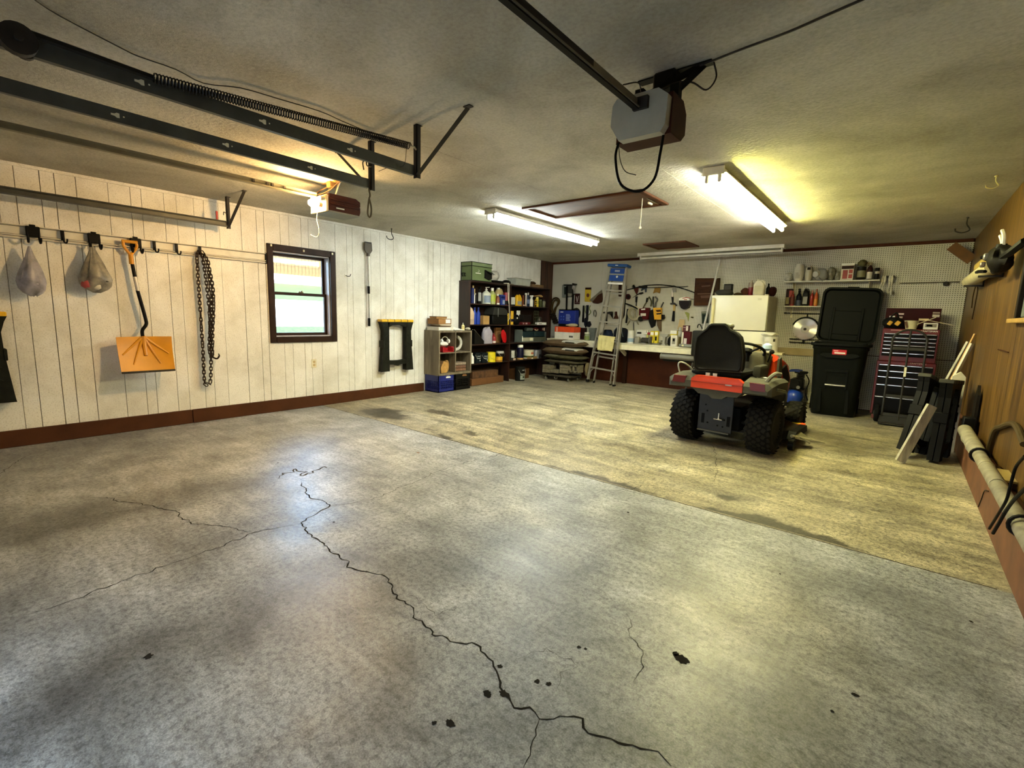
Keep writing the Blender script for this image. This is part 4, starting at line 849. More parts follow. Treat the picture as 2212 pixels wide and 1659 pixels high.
g = G(); g.prism([(-.09, 0), (.05, 0), (.10, .09), (.06, .18), (-.03, .2), (-.1, .1)], -.11, .12, 'y', mi=0); g.build('bark', M('#7b5a30', .85, var=.3, scale=20, bump=.4), t, smooth=20)
G().prism([(-.082, .006), (.046, .006), (.092, .09), (.055, .172), (-.028, .19), (-.09, .1)], -.1125, -.109, 'y').build('cut_face', M('#b98b46', .8, var=.2, scale=18), t, smooth=0)
lump('firewood', 'small rounded tan block of firewood behind the split log', 'log', (.2, 5.325, zs + .001), (.09, .1, .19), M('#a87c3e', .85, var=.25, bump=.3), 9, power=.3)
for k in range(3):
    g = G().box((0, 0, .026), (.27, .19, .045), bev=.006); one('paver_block', ['reddish flat paver at the bottom of the lower right cube', 'reddish flat paver in the middle of the stack in the lower right cube', 'greyish flat paver topmost in the lower right cube'][k], 'paver', g, M(['#7a563d', '#6b4a35', '#8b7a66'][k], .9, var=.2, bump=.3, scale=30), (.2, 5.565, zs + .05 * k), RL + random.uniform(-.03, .03), 'pavers in the lower right cube')
# ================================================================== TALL DARK SHELF UNIT
DW = wood_material('dark_shelf_wood', '#130804', '#241108', '#371a0c', (8., 8., .8), .5); SX = .262
t = thing('shelf_unit', 'tall dark brown two-bay shelf unit filled with bottles and cans', 'shelf', (.004, 5.79, .03))
top = 1.83 - .03; Lr = 8.145 - 5.79; mid = 6.885 - 5.79
for nm, y in (('side_panel', 0), ('partition', mid - .009), ('side_panel', Lr - .02)): G().b2((0, y, 0), (SX, y + (.02 if nm == 'side_panel' else .018), top)).build(nm, DW, t, smooth=0)
G().b2((0, -.005, top), (SX + .012, Lr + .005, top + .02), bev=.002).build('top_board', DW, t, smooth=0)
for z in (Z1, Z2, Z3, Z4):
    for y0, y1 in ((.02, mid - .009), (mid + .009, Lr - .02)): G().b2((.004, y0, z - .03 - .018), (SX - .004, y1, z - .03 - .0005)).build('shelf_board', DW, t, smooth=0)
for y0, y1 in ((.02, mid - .009), (mid + .009, Lr - .02)):
    G().b2((0, y0, .02), (.004, y1, top)).build('back_board', M('#1d0f07', .7), t, smooth=0)
zt = 1.852
# things on top
b0 = on(1018, 606, X=.25).y; b1 = on(1061, 612, X=.25).y
t = thing('cooler_box', 'olive green lidded storage box with black piping on top of the shelf unit', 'storage box', (.135, (b0 + b1) / 2, zt)); w = (b1 - b0) / 2
OL = M('#5c6a40', .7, var=.08); BLKP = M('#14130e', .6)
G().b2((-.125, -w, 0), (.125, w, .26), bev=.006).build('body', OL, t)
G().b2((-.13, -w - .006, .245), (.13, w + .006, .315), bev=.01).build('lid', M('#697650', .7), t)
for z in (.004, .245, .31): 
    for p, q in (((.13, -w - .006, z), (.13, w + .006, z)), ((-.13, -w - .006, z), (.13, -w - .006, z))): G().cyl(p, q, .005, n=6).build('piping', BLKP, t)
for p in ((.13, -w - .004), (-.128, -w - .004)): G().cyl((p[0], p[1], 0), (p[0], p[1], .31), .006, n=6).build('piping', BLKP, t)
G().prism([(.06, .06), (.17, .03), (.24, .06), (.235, .16), (.06, .2)], .126, .145, 'x').build('side_pocket', BLKP, t, smooth=0)
G().add([(.146, .06, .2), (.146, .235, .165), (.21, .27, .12), (.2, .12, .15)], [(0, 1, 2, 3)]).build('pocket_flap', M('#2a2a22', .6), t, smooth=0)
G().tube(crv([(-.02, -w - .008, .07), (-.02, -w - .03, .1), (.0, -w - .03, .12), (-.08, -w - .03, .12), (-.08, -w - .008, .07)]), .008).build('strap_handle', BLKP, t)
G().b2((.126, -.16, .125), (.1268, -.03, .135)).build('print', PAPER, t, smooth=0); G().tube([(.1268, -.095 + .022 * math.cos(a), .17 + .018 * math.sin(a)) for a in np.linspace(-2.2, 2.2 - .8, 10)], .0025, n=4).build('emblem', PAPER, t)
yc, w, h = ls(1063, 1081, 585, zt); lump('plastic_bag', 'clear white plastic bag tied up on top of the shelf unit', 'bag', (.12, yc, zt + .05), (.16, w, h - .05), M('#c9c4b4', .35, var=.3, alpha=.85), 11, amp=.25, power=.5)
carton('black_tray', 'low black tray beneath the clear plastic bag on the shelf unit', 'tray', (.13, yc, zt), (w + .05, .2, .048), BLACK, RL)
yc, w, h = ls(1082, 1107, 617, zt); t = thing('baseball_cap', 'black cap with tan brim lying on top of the shelf unit', 'cap', (.15, yc, zt), RL)
G().lathe([(.095, 0), (.098, .03), (.085, .06), (.05, .08), (.01, .086)], 16, sy=.85).build('crown', BLACK, t); G().lathe([(.13, .004), (.135, .008), (.13, .012)], 16, (0, -.06, 0), sy=.55).build('brim', M('#8c7d60', .7), t)
yc, w, h = ls(1108, 1141, 602, zt); t = thing('clear_tote', 'translucent plastic tote with dark lid edge on the shelf unit', 'tote', (.13, yc, zt), RL)
G().box((0, 0, h * .5), (w, .22, h * .96), taper=.92, bev=.01).build('body', CLEAR, t); G().b2((-w / 2 - .01, -.12, h * .94), (w / 2 + .01, .12, h), bev=.004).build('lid', M('#a19c84', .5, alpha=.8), t); G().b2((-w * .35, -.08, .012), (w * .3, .08, h * .5), bev=.01).build('contents', M('#77705a', .7), t)
yc, w, h = ls(1143, 1168, 614, zt); carton('cardboard_box', 'flat brown cardboard box at the corner end of the shelf unit top', 'box', (.13, yc, zt), (w, .22, .06), M('#6b5234', .8), RL); lump('rag', 'dark rag on the flat box at the corner end of the shelf unit', 'rag', (.13, yc - .05, zt + .062), (.1, w * .6, .06), M('#3c2a18', .9), 4)
# cord hanging in front of the shelves
c0 = on(1101, 613, X=.3); pts = [(.20, c0.y - .1, 1.86), (.27, c0.y - .03, 1.868), (.287, c0.y, 1.84), (.285, c0.y + .01, 1.6), (.285, c0.y + .03, 1.35), (.285, c0.y + .05, 1.24), (.29, c0.y - .01, 1.18)]
o = one('white_cable', 'thin white cord draped over the front of the shelf unit', 'cord', G().tube(crv([Vector(p) - Vector(pts[0]) for p in pts], 6), .005, n=5).tube(crv([Vector((.25, c0.y + .02, 1.87)) - Vector(pts[0]), Vector((.287, c0.y - .035, 1.84)) - Vector(pts[0]), Vector((.285, c0.y - .01, 1.6)) - Vector(pts[0]), Vector((.285, c0.y + .01, 1.5)) - Vector(pts[0])], 6), .005, n=5), CREAM, pts[0])
# row 1, left bay
def put(p0, p1, pt, zs, X=.17):
    yc, w, h = ls(p0, p1, pt, zs, min(.25, X + .05)); w *= .95; lo, hi = (5.818, 6.868) if yc < 6.88 else (6.902, 8.118)
    a, c = max(yc - w / 2, lo), min(yc + w / 2, hi); return (X, (a + c) / 2, zs + .0005), c - a, min(h, .325)
l, w, h = put(1016.5, 1022, 622, Z1); carton('blue_box', 'tall dark blue box at the end of the top shelf by its side panel', 'box', l, (w, .16, h), M('#182456', .5), RL)
l, w, h = put(1023, 1029.5, 617, Z1, .2); bottle('tall white bottle with tan upper label on the top shelf', l, h, w / 2, PAPER, M('#a58a4c', .5), RL, (.5, .82, M('#b39a5c', .5)))
l, w, h = put(1029.5, 1033, 633, Z1, .16); bottle('small dark bottle with silver cap on the top shelf', l, h, .022, DGREY, STEEL, RL)
l, w, h = put(1036, 1043, 617, Z1, .18); bottle('black trigger spray bottle with white lettering on the top shelf', l, h, w * .5, BLACK, BLACK, RL, (.15, .62, M('#8e8b84', .5)), 'trigger')
l, w, h = put(1047, 1062, 620, Z1, .16); bottle('wide white pump bottle of hand cleaner on the top shelf', l, h, w * .48, M('#c9c9b4', .4), WHITE, RL, (.08, .5, M('#7e8a98', .5)), 'pump', capr=.2)
l, w, h = put(1062, 1073, 622, Z1, .16); bottle('clear jug of yellow-green fluid on the top shelf', l, h, w * .48, M('#a4a86a', .3, alpha=.9), WHITE, RL, (.18, .6, M('#a9b23a', .5)))
l, w, h = put(1074, 1090, 622, Z1, .085); jug('tan jug with loop handle at the back of the top shelf', l, w, .11, h, M('#b19c6a', .4), WHITE, RL)
l, w, h = put(1075, 1081, 635, Z1, .215); bottle('slim brown bottle with white base in front of the tan jug', l, h, w * .5, M('#7d4424', .4), PAPER, RL, (.02, .15, PAPER))
l, w, h = put(1082, 1092, 637, Z1, .2); carton('blue_box', 'blue box with grey pattern on the top shelf beside the red and white tub', 'box', l, (w, .09, h), M('#1d3278', .45), RL, [(-.1, .4, .1, .5, M('#8b95a6', .5)), (-.45, .4, .65, .85, M('#0f1c4c', .5))])
l, w, h = put(1093, 1102, 632, Z1, .2); tin('red and black tub with white lid on the top shelf', l, h, w / 2, M('#8c1f22', .45), RL, (.0, .35, BLACK), PAPER, False, 'tub', name='tub')
# row 1, right bay
for i, (a, b) in enumerate(((1107, 1111), (1111.5, 1115.5))):
    l, w, h = put(a, b, 636, Z1, .18); bottle(['small black bottle with white label beside the shelf partition', 'small black bottle with white label beside the yellow oil jug'][i], l, h, .032, BLACK, BLACK, RL, (.1, .75, M('#b9b5a8', .5)), group='pair of black bottles')
l, w, h = put(1117, 1129, 635, Z1, .17); jug('bright yellow oil jug with grey label on the top shelf', l, w, .09, h, M('#d9a716', .4), BLACK, RL, (.1, .4, M('#8b8a84', .5)))
l, w, h = put(1130, 1137, 637, Z1, .19); carton('bottle_pack', 'black pack with orange and white frame print on the top shelf', 'pack', l, (w, .07, h), M('#2a1a12', .5), RL, [(-.45, -.32, .05, .95, M('#c96b34', .5)), (.32, .45, .05, .95, M('#c9a48a', .5)), (-.45, .45, .03, .12, M('#d9b59a', .5))])
l, w, h = put(1138, 1141.5, 633, Z1, .19); spray('thin silver spray can in the right bay of the top shelf', l, h, .026, M('#b7b5ae', .4, .4), WHITE, RL)
l, w, h = put(1142, 1147.5, 632, Z1, .19); bottle('dark blue bottle with pale cap in the right bay', l, h, .036, M('#20283a', .4), M('#a9a79e', .5), RL, (.2, .5, M('#5b6a8a', .5)))
l, w, h = put(1148, 1155, 636, Z1, .19); bottle('plain white spray bottle in the right bay', l, h, .042, PAPER, PAPER, RL, None, 'trigger')
l, w, h = put(1155.5, 1160, 648, Z1, .19); carton('small_box', 'yellow and black striped box beside the white spray bottle', 'box', l, (w, .07, h), BLACK, RL, [(-.45, .45, .9, .98, YEL), (-.45, -.3, 0, .9, YEL), (-.2, .4, .55, .62, YEL), (-.2, .4, .3, .37, YEL)])
l, w, h = put(1161, 1167, 642, Z1, .19); spray('yellow spray can in the right bay of the top shelf', l, h, .037, M('#c9b11c', .4), M('#d9c96a', .5), RL, (.3, .6, M('#9a8e20', .5)))
l, w, h = put(1168, 1174, 647, Z1, .19); spray('dark green spray can in the right bay of the top shelf', l, h, .036, M('#3c3f22', .5), M('#50522f', .5), RL)
l, w, h = put(1175, 1182, 648, Z1, .19); spray('grey mottled spray can near the end of the top shelf', l, h, .038, M('#6b6a52', .5, var=.4, scale=50), DGREY, RL)
l, w, h = put(1157, 1184, 640, Z1, .1); t = thing('wooden_brush', 'tan wooden brush lying across the cans on the top shelf', 'brush', (.1, l[1], Z1 + .22), RL); G().tube([(-w / 2, 0, .0), (-w * .1, 0, .01), (w * .1, 0, .012), (w * .3, 0, .01), (w / 2, 0, 0)], [.01, .014, .024, .026, .012], n=8).build('handle', M('#a98550', .6), t); G().b2((-.02, -.02, -.218), (.02, .02, .0)).build('support_box', DGREY, t)
# row 2, left bay
l, w, h = put(1015.5, 1025, 663, Z2, .18); jug('beige jug with long curved handle on the second shelf', l, w + .02, .1, h, M('#c9ad8c', .45), M('#c9c2ae', .5), RL, (.08, .3, M('#b59a80', .5)))
for i, (a, b) in enumerate(((1026, 1033), (1034, 1041))):
    l, w, h = put(a, b, 664, Z2, .19); bottle(['tall royal blue bottle beside the beige jug', 'tall royal blue bottle beside the small cube cardboard box'][i], l, h, .042, M('#1c3a9a', .35), M('#16296e', .4), RL, group='two blue bottles', sy=.7)
l, w, h = put(1043, 1057, 682, Z2, .2); carton('cardboard_box', 'small cube cardboard box on the second shelf in front of the black case', 'box', l, (w, .11, h), M('#a47f46', .75), RL, tape=M('#c9a96a', .4))
l, w, h = put(1058, 1097, 664, Z2, .13); t = thing('tool_case', 'large black case with sloping grey lid on the second shelf', 'case', l, RL); G().b2((-w / 2, -.11, 0), (w / 2, .11, h * .55), bev=.01).build('body', M('#0f0e0b', .45), t)
G().prism([(-w * .5, h * .56), (w * .5, h * .56), (w * .36, h * .86), (w * .18, h * .98), (-w * .4, h)], -.108, .108, 'y').build('lid', M('#2e2d28', .4), t, smooth=20); G().b2((-w * .2, -.118, h * .45), (-w * .16, -.108, h * .95), bev=.003).build('latch', M('#5a5952', .4), t)
l, w, h = put(1097, 1101.5, 677, Z2, .235); carton('yellow_block', 'upright yellow level leaning beside the shelf partition', 'level', l, (.03, .03, h), M('#d9b32e', .45), RL, tilt=(0, 0, RL + .1))
# row 2, right bay
l, w, h = put(1105, 1111, 672, Z2, .2); carton('yellow_box', 'yellow box with dark band next to the partition on the second shelf', 'box', l, (w, .06, h), M('#d9a92a', .5), RL, [(-.48, .48, .22, .42, M('#1b1a2c', .5))])
l, w, h = put(1112, 1127, 676, Z2, .17); lump('power_sander', 'black tool with white sticker on the second shelf', 'tool', l, (w, .12, h * .85), BLACK, 21, RL, parts=[('sticker', G().b2((-.06, -.062, h * .5), (-.03, -.055, h * .62)), PAPER)])
l, w, h = put(1120, 1127, 671, Z2, .09); carton('leaflet', 'white leaflet standing behind the black tool on the second shelf', 'paper', l, (w, .02, h), PAPER, RL)
l, w, h = put(1128, 1146, 680, Z2, .14); carton('dark_case', 'low dark case on a red base on the second shelf', 'case', (l[0], l[1], l[2] + .05), (w, .14, h - .05), M('#16110d', .5), RL)
l, w, h = put(1128, 1147, 692, Z2, .2); carton('red_box', 'long dark red box with white marks on the second shelf', 'box', l, (w, .08, .05), M('#5e1316', .5), RL, [(-.1, .1, .2, .8, M('#b09a94', .5)), (-.4, -.3, .2, .8, M('#b09a94', .5))])
l, w, h = put(1153, 1163, 672, Z2, .16); t = thing('wire_basket', 'green wire rack holding small white parts on the second shelf', 'rack', l, RL)
for x in np.linspace(-w / 2, w / 2, 4): G().cyl((x, -.05, 0), (x, -.05, h), .003, n=5).build('wire', M('#4a5438', .5), t)
for z in np.linspace(.01, h, 5): G().cyl((-w / 2, -.05, z), (w / 2, -.05, z), .003, n=5).build('wire', M('#4a5438', .5), t)
G().b2((-w / 2, -.045, 0), (w / 2, .05, .01)).build('tray', M('#4a5438', .5), t)
l, w, h = put(1162, 1181, 694, Z2, .2); carton('white_box', 'long white box with printed edge at the end of the second shelf', 'box', l, (w, .08, .052), PAPER, RL, [(-.4, -.05, .3, .6, M('#8a8778', .6))])
l, w, h = put(1163, 1178, 684, Z2, .12); lump('spray_gun', 'small dark brass spray gun parts behind the white box', 'tool', l, (w * .7, .08, h), M('#4a4438', .4, .5), 31, RL, amp=.25)
# row 3, left bay
l, w, h = put(1021, 1043, 706, Z3, .15); t = thing('tool_tray', 'tilted black tool tray with steel tools on the third shelf', 'tray', l, RL); G().prism([(-w / 2, .0), (w * .48, 0), (w * .5, .05), (-w / 2, h * .82)], -.09, .09, 'y').build('tray', M('#13110d', .5), t, smooth=0)
for k in range(4): G().cyl((-w * .48, -.07 + .045 * k, h * .84), (w * .46, -.07 + .045 * k, .065), .007, n=6).build('wrench', CHROME, t)
l, w, h = put(1047, 1066, 706, Z3, .19); jug('lavender grey detergent jug on the third shelf', l, w, .1, h, M('#a39ca4', .4), M('#b8b2b6', .4), RL + PI, (.08, .5, M('#8c7ea6', .5)))
l, w, h = put(1066, 1075, 720, Z3, .2); bottle('red bottle with white spots on the third shelf', l, h, .045, M('#8a1216', .4), M('#6b0d10', .4), RL, (.05, .25, M('#c9b9b0', .5)))
p = on(1091, 727, X=.2); t = thing('red_funnel', 'red plastic dish leaning on the shelf partition', 'dish', (.2, p.y - .045, Z3 + .125), rot=(0, .0, 0)); G().lathe([(.125, .0), (.13, .012), (.1, .022), (.02, .03)], 20, sy=.55, R=rotm(0, 0, 0) @ rotm(.35, 0, 0) @ rotm(0, PI / 2, 0)).build('dish', M('#b30d12', .3), t)
G().cyl((0, 0, -.112), (0, 0, -.08), .02, n=8).build('rim_foot', M('#b30d12', .3), t)
l, w, h = put(1075, 1083, 708, Z3, .06); carton('cardboard_box', 'narrow tan carton at the back of the third shelf', 'box', l, (w + .06, .05, h), M('#7c5428', .8), RL)
# row 3, right bay
l, w, h = put(1121, 1182, 712, Z3, .14); t = thing('parts_organizer', 'grey parts organizer with dark green drawers on the third shelf', 'organizer', l, RL); w *= .97
G().b2((-w / 2, -.1, 0), (w / 2, .1, .012)).b2((-w / 2, -.1, .012), (-w / 2 + .012, .1, h)).b2((w / 2 - .012, -.1, .012), (w / 2, .1, h * .8)).b2((-w / 2, .09, .012), (w / 2, .1, h * .8)).build('shell', M('#5b6259', .5), t, smooth=0)
for k in range(2): G().b2((-w / 2 + .02 + k * w * .47, -.095, h * .42), (-w / 2 + .02 + (k + .95) * w * .47, .085, h * .86), bev=.006).build('drawer', M('#16282b', .45), t)
G().b2((-w / 2 + .02, -.105, .016), (-w / 2 + w * .46, .085, h * .38), bev=.004).build('drawer', M('#a7a48f', .5), t); G().b2((-w / 2 + w * .48, -.1, .016), (w / 2 - .02, .085, h * .38), bev=.004).build('drawer', M('#49493c', .5), t)
G().b2((-w * .2, -.107, .03), (-w * .08, -.1045, h * .34)).build('label', CREAM, t); G().b2((-w / 2 - .001, -.102, .02), (-w / 2 + .02, -.1005, h * .5)).build('label', PAPER, t)
z3 = Z3 + h * .87
l, w, h = put(1139, 1152, 704, z3, .13); carton('grey_case', 'small grey rounded case on top of the parts organizer', 'case', l, (w, .1, .07), M('#4c564d', .5), RL, bev=.015)
l, w, h = put(1154, 1166, 708, z3 + .015, .16); lump('red_shears', 'dark red and tan hand tool on the parts organizer', 'tool', l, (w, .07, .06), M('#4a1a18', .5), 41, RL, amp=.3, parts=[('blade', G().tube(crv([(-.06, -.03, .02), (-.02, -.04, .0), (.05, -.03, .01)]), .012, n=6), M('#b79c78', .6))])
l, w, h = put(1170, 1184, 700, z3, .14); carton('parts_box', 'dark maroon box with pale label on the parts organizer', 'box', l, (w, .1, .075), M('#2c1112', .5), RL, [(-.35, .0, .3, .8, M('#9b7c6a', .6)), (.15, .45, .1, .9, M('#c9b79a', .6))])
# row 4, left bay
l, w, h = put(1018.5, 1027, 763, Z4, .2); bottle('white bottle at the end of the lowest shelf', l, h, w * .48, PAPER, PAPER, RL)
for i, (a, b) in enumerate(((1028, 1040.5), (1041.5, 1056))):
    l, w, h = put(a, b, 762, Z4, .17); tin(['black paint can with grey lettering beside the white bottle', 'black paint can with grey lettering beside the yellow can'][i], l, h, w * .46, M('#10171a', .45), RL, None, STEEL, True, extra=[(.62, .7, -.7, .6, M('#8d918e', .5)), (.42, .5, -.8, .8, M('#8d918e', .5)), (.2, .32, .1, .45, PAPER)], group='black paint cans')
l, w, h = put(1057, 1072, 761, Z4, .17); tin('bright yellow paint can on the lowest shelf', l, h, w * .46, M('#e6cf1e', .4), RL, None, STEEL, True, extra=[(.2, .8, .55, .9, BLACK)])
l, w, h = put(1074, 1086, 771, Z4, .215); tin('small yellow and brown tin in front of the black can', l, h, w * .46, M('#d9a41e', .45), RL, (.05, .3, M('#8c5a1e', .5)), STEEL, False)
l, w, h = put(1077, 1094, 757, Z4, .11); tin('black paint can with white top splash behind the small yellow tin', l, h, w * .46, M('#14120f', .45), RL, (.72, .95, M('#b9b6ae', .5)), STEEL, True)
# row 4, right bay
l, w, h = put(1104, 1117, 756, Z4, .17); tin('dripped black and white paint can next to the partition', l, h, w * .44, M('#2a2822', .5), RL, None, STEEL, True, extra=[(.25, .95, -1.1, -.3, M('#c9c6ba', .5)), (.0, .2, -.6, .2, M('#b99e84', .5))])
l, w, h = put(1122, 1133, 745, Z4, .18); spray('tall black canister with white cap on the lowest shelf', l, h, w * .46, M('#14132a', .4), PAPER, RL, (.0, .12, M('#b38a4a', .5)))
l, w, h = put(1137.5, 1153, 756, Z4, .15); tin('cream tub with orange and green print on the lowest shelf', l, h, w * .46, M('#d9cfb0', .5), RL, (.15, .35, M('#3f4a22', .5)), CREAM, False, 'tub', name='tub', extra=[(.55, .75, -.4, .4, M('#c9643a', .5))])
l, w, h = put(1154, 1169, 756, Z4, .15); tin('plain silver paint can with dark drip on the lowest shelf', l, h, w * .46, M('#9fa0a4', .35, .6), RL, None, STEEL, True, extra=[(0., .5, -.3, .3, M('#2a2622', .5))])
l, w, h = put(1139, 1160, 770, Z4, .24); carton('wood_offcut', 'short tan wood offcut in front of the tubs on the lowest shelf', 'wood block', l, (w, .025, .045), M('#8a6a3a', .75), RL)
# floor under the shelves
q = on(1050, 830, X=.2); zf = .034
carton('cardboard_box', 'low long cardboard box on the floor under the shelf unit', 'box', (.14, 6.32, .034), (.86, .22, .12), M('#6b441e', .85), RL, lid=None)
carton('cardboard_box', 'crumpled cardboard box resting on the long floor box under the shelf unit', 'box', (.12, 6.28, .156), (.7, .2, .12), M('#5a3a1c', .85, var=.4, bump=.3), RL + .02)
q = onf(1110, 820); t = tin('black lidded pail with white and green label on the floor before the shelf unit', (.34, q.y, fz(q.y)), .27, .095, M('#13130f', .45), RL, None, M('#1a1a14', .5), True, 'pail', name='pail', extra=[(.1, .42, -.8, .8, M('#8b9384', .5)), (.22, .34, -.3, .3, M('#1b2216', .5)), (.47, .53, -.8, .8, M('#b9bcb0', .5)), (.75, .8, -.4, .2, M('#b9bcb0', .5))])
carton('cardboard_box', 'brown cardboard carton on the floor under the right shelf bay', 'box', (.13, 7.35, .037), (.42, .22, .2), M('#4f331a', .85), RL)
# ================================================================== BACK WALL, BENCH
def c6(*p): return [(1185 + x / 11.06, 590 + y / 11.06) for x, y in p]
def c7(*p): return [(1340 + x / 11.06, 600 + y / 11.06) for x, y in p]
def c8(*p): return [(1440 + x / 10.37, 600 + y / 10.37) for x, y in p]
def c5(*p): return [(1160 + x / 5.185, 540 + y / 5.185) for x, y in p]
def traced(name, label, cat, parts, Y=8.588, group=None):
    q = on(*parts[0][1][0], Y=Y); t = thing(name, label, cat, (q.x, Y, q.z), group=group)
    for nm, pts, th, mat, off in parts:
        w = [on(*p, Y=Y - off) for p in pts]; G().prism([(v.x - q.x, v.z - q.z) for v in w], -off - th, -off, 'y').build(nm, mat, t, smooth=0)
    return t
def traced_tube(name, label, cat, parts, Y=8.575, group=None):
    q = on(*parts[0][1][0], Y=Y); t = thing(name, label, cat, (q.x, Y, q.z), group=group)
    for nm, pts, r, mat in parts: G().tube(crv([on(*p, Y=Y) - q for p in pts], 5), r, n=7).build(nm, mat, t)
    return t
BT = M('#dfd8bd', .5, var=.1, scale=4)
t = thing('workbench', 'long white workbench along the pegboard wall', 'workbench', (0, 8.05, .04)); bz = .80
for x0, x1 in ((.30, 1.93), (1.934, 3.555)): G().b2((x0, 0, bz - .03), (x1, .535, bz), bev=.004).build('top_board', BT, t)
G().b2((.30, .012, bz - .125), (3.55, .035, bz - .0305), bev=.003).build('apron', M('#e6dfc2', .5), t)
for x in (.32, 1.9, 3.46): G().b2((x, .30, .002), (x + .07, .37, bz - .031), bev=.003).build('leg', M('#2b170d', .6), t)
for x in (1.93, 3.43): G().prism([(.03, bz - .05), (.03, bz - .126), (.28, bz - .26), (.30, bz - .2)], x, x + .035, 'x').build('brace', BT, t, smooth=0)
G().b2((.95, .375, .008), (3.55, .40, bz - .032)).build('knee_panel', M('#3d1c0d', .55, var=.25, scale=4), t, smooth=0)
BZ = .8405
# ---- dolly with bags
dx0, dx1 = on(1172, 806, Y=7.62).x, on(1232, 806, Y=7.62).x; fl = fz(7.8)
t = thing('dolly', 'low wheeled dolly carrying cement bags and blocks', 'dolly', ((dx0 + dx1) / 2, 7.84, fl)); dw = (dx1 - dx0) / 2
G().b2((-dw, -.22, .085), (dw, .22, .115), bev=.004).build('platform', M('#3c362b', .7), t)
for sx in (-1, 1):
    for sy in (-1, 1):
        c = G().cyl((sx * (dw - .06) - .012, sy * .17, .035), (sx * (dw - .06) + .012, sy * .17, .035), .034, n=14).build('caster', M('#6d6a5f', .6), t)
        G().b2((sx * (dw - .06) - .02, sy * .17 - .02, .04), (sx * (dw - .06) + .02, sy * .17 + .02, .084)).build('caster_fork', DKST, c, smooth=0)
G().tube(arc((.0, -.23, .075), .035, PI, 2 * PI, 10), .005).build('pull_ring', STEEL, t)
CB = M('#6f6650', .95, var=.25, scale=20, bump=.3); bzz = fl + .116
def blk(label, p0, p1, pt, pb, Y, dep, mat=CB, holes=False):
    a, c = on(p0, pb, Y=Y), on(p1, pb, Y=Y); zt = on((p0 + p1) / 2, pt, Y=Y).z; zb = on((p0 + p1) / 2, pb, Y=Y).z; zb = max(zb, bzz)
    t = thing('cinder_block' if holes else 'paver_block', label, 'block', ((a.x + c.x) / 2, Y + dep / 2, zb)); w = (c.x - a.x) / 2; h = max(.05, zt - zb)
    if holes:
        for k in range(3): G().b2((-w + k * (w - .016), -dep / 2, 0), (-w + k * (w - .016) + .03, dep / 2, h)).build('web', mat, t, smooth=0)
        for z in (0, h - .028): G().b2((-w, -dep / 2, z), (w, dep / 2, z + .028)).build('face_shell', mat, t, smooth=0)
        G().b2((-w, dep / 2 - .02, .028), (w, dep / 2, h - .028)).build('web', mat, t, smooth=0)
    else:
        n = max(1, int(h / .055))
        for k in range(n): G().b2((-w, -dep / 2, k * h / n), (w, dep / 2, (k + 1) * h / n - .004), bev=.005).build('course', mat, t, smooth=0)
    return t
blk('rough grey concrete pavers at the corner end of the dolly', 1171, 1189, 788, 805, 7.64, .2); blk('single low tan paver between the stacked pavers on the dolly', 1189.5, 1205, 798, 806, 7.64, .2)
blk('rough grey concrete pavers in the middle of the dolly', 1208, 1226, 788.5, 807, 7.64, .2)
blk('hollow concrete block with open cells on the dolly', 1227.5, 1248, 788.5, 805, 7.66, .2, CB, True)
def pillow(label, p0, p1, pt, pb, Y, dep, mat, patches=(), seed=0, name='cement_bag'):
    a, c = on(p0, (pt + pb) / 2, Y=Y), on(p1, (pt + pb) / 2, Y=Y); z1 = on((p0 + p1) / 2, pt, Y=Y).z; z0 = on((p0 + p1) / 2, pb, Y=Y).z
    t = thing(name, label, 'bag', ((a.x + c.x) / 2, Y + dep / 2, z0)); w, h = (c.x - a.x) / 2, z1 - z0; rs = np.random.default_rng(seed); ph = rs.random(6) * 6; nu, nv = 20, 10; vs = []; fs = []
    def P(u, v, s):
        e = max(0, (1 - abs(u) ** 4) * (1 - abs(v) ** 4)) ** .45; wz = .003 * math.sin(6 * u + ph[0]) + .003 * math.sin(5 * v + 3 * u + ph[1])
        return Vector((u * w * (1 - .05 * v * v), v * dep / 2, h / 2 + s * (h / 2) * e + wz * (1 if s > 0 else .3) * e))
    for s in (1, -1):
        b0 = len(vs)
        for j in range(nv + 1):
            for i in range(nu + 1): vs.append(P(i / nu * 2 - 1, j / nv * 2 - 1, s))
        for j in range(nv):
            for i in range(nu): k = b0 + j * (nu + 1) + i; fs.append((k, k + 1, k + nu + 2, k + nu + 1))
    G().add(vs, fs).build('sack', mat, t, smooth=60)
    for (u0, u1, v0, v1, m) in patches:
        pv = []; n1, n2 = 8, 6
        for j in range(n2 + 1):
            for i in range(n1 + 1): u = u0 + (u1 - u0) * i / n1; v = v0 + (v1 - v0) * j / n2; p = P(u, v, 1); pv.append(p + Vector((0, -.003 if v < -.8 else 0, .003)))
        G().add(pv, [(j * (n1 + 1) + i, j * (n1 + 1) + i + 1, (j + 1) * (n1 + 1) + i + 1, (j + 1) * (n1 + 1) + i) for j in range(n2) for i in range(n1)]).build('print', m, t, smooth=60)
    return t
BGB = M('#5e4a30', .8, var=.2, scale=8); BGW = M('#c9c7bb', .75, var=.12); BGG = M('#4a4630', .85, var=.3, scale=8)
pillow('full brown and white cement bag topmost of the dolly stack', 1169, 1250, 735, 749.6, 7.62, .42, BGB, [(.1, .93, -.96, .2, BGW), (-.85, -.15, -.5, .3, BGW), (.3, .8, -.99, -.9, M('#3a362c', .7))], 1)
pillow('full brown and white cement bag second from the top of the dolly stack', 1169, 1250, 751, 766.5, 7.62, .42, BGB, [(.1, .93, -.96, .2, BGW), (-.85, -.15, -.5, .3, BGW), (.3, .8, -.99, -.9, M('#3a362c', .7))], 2)
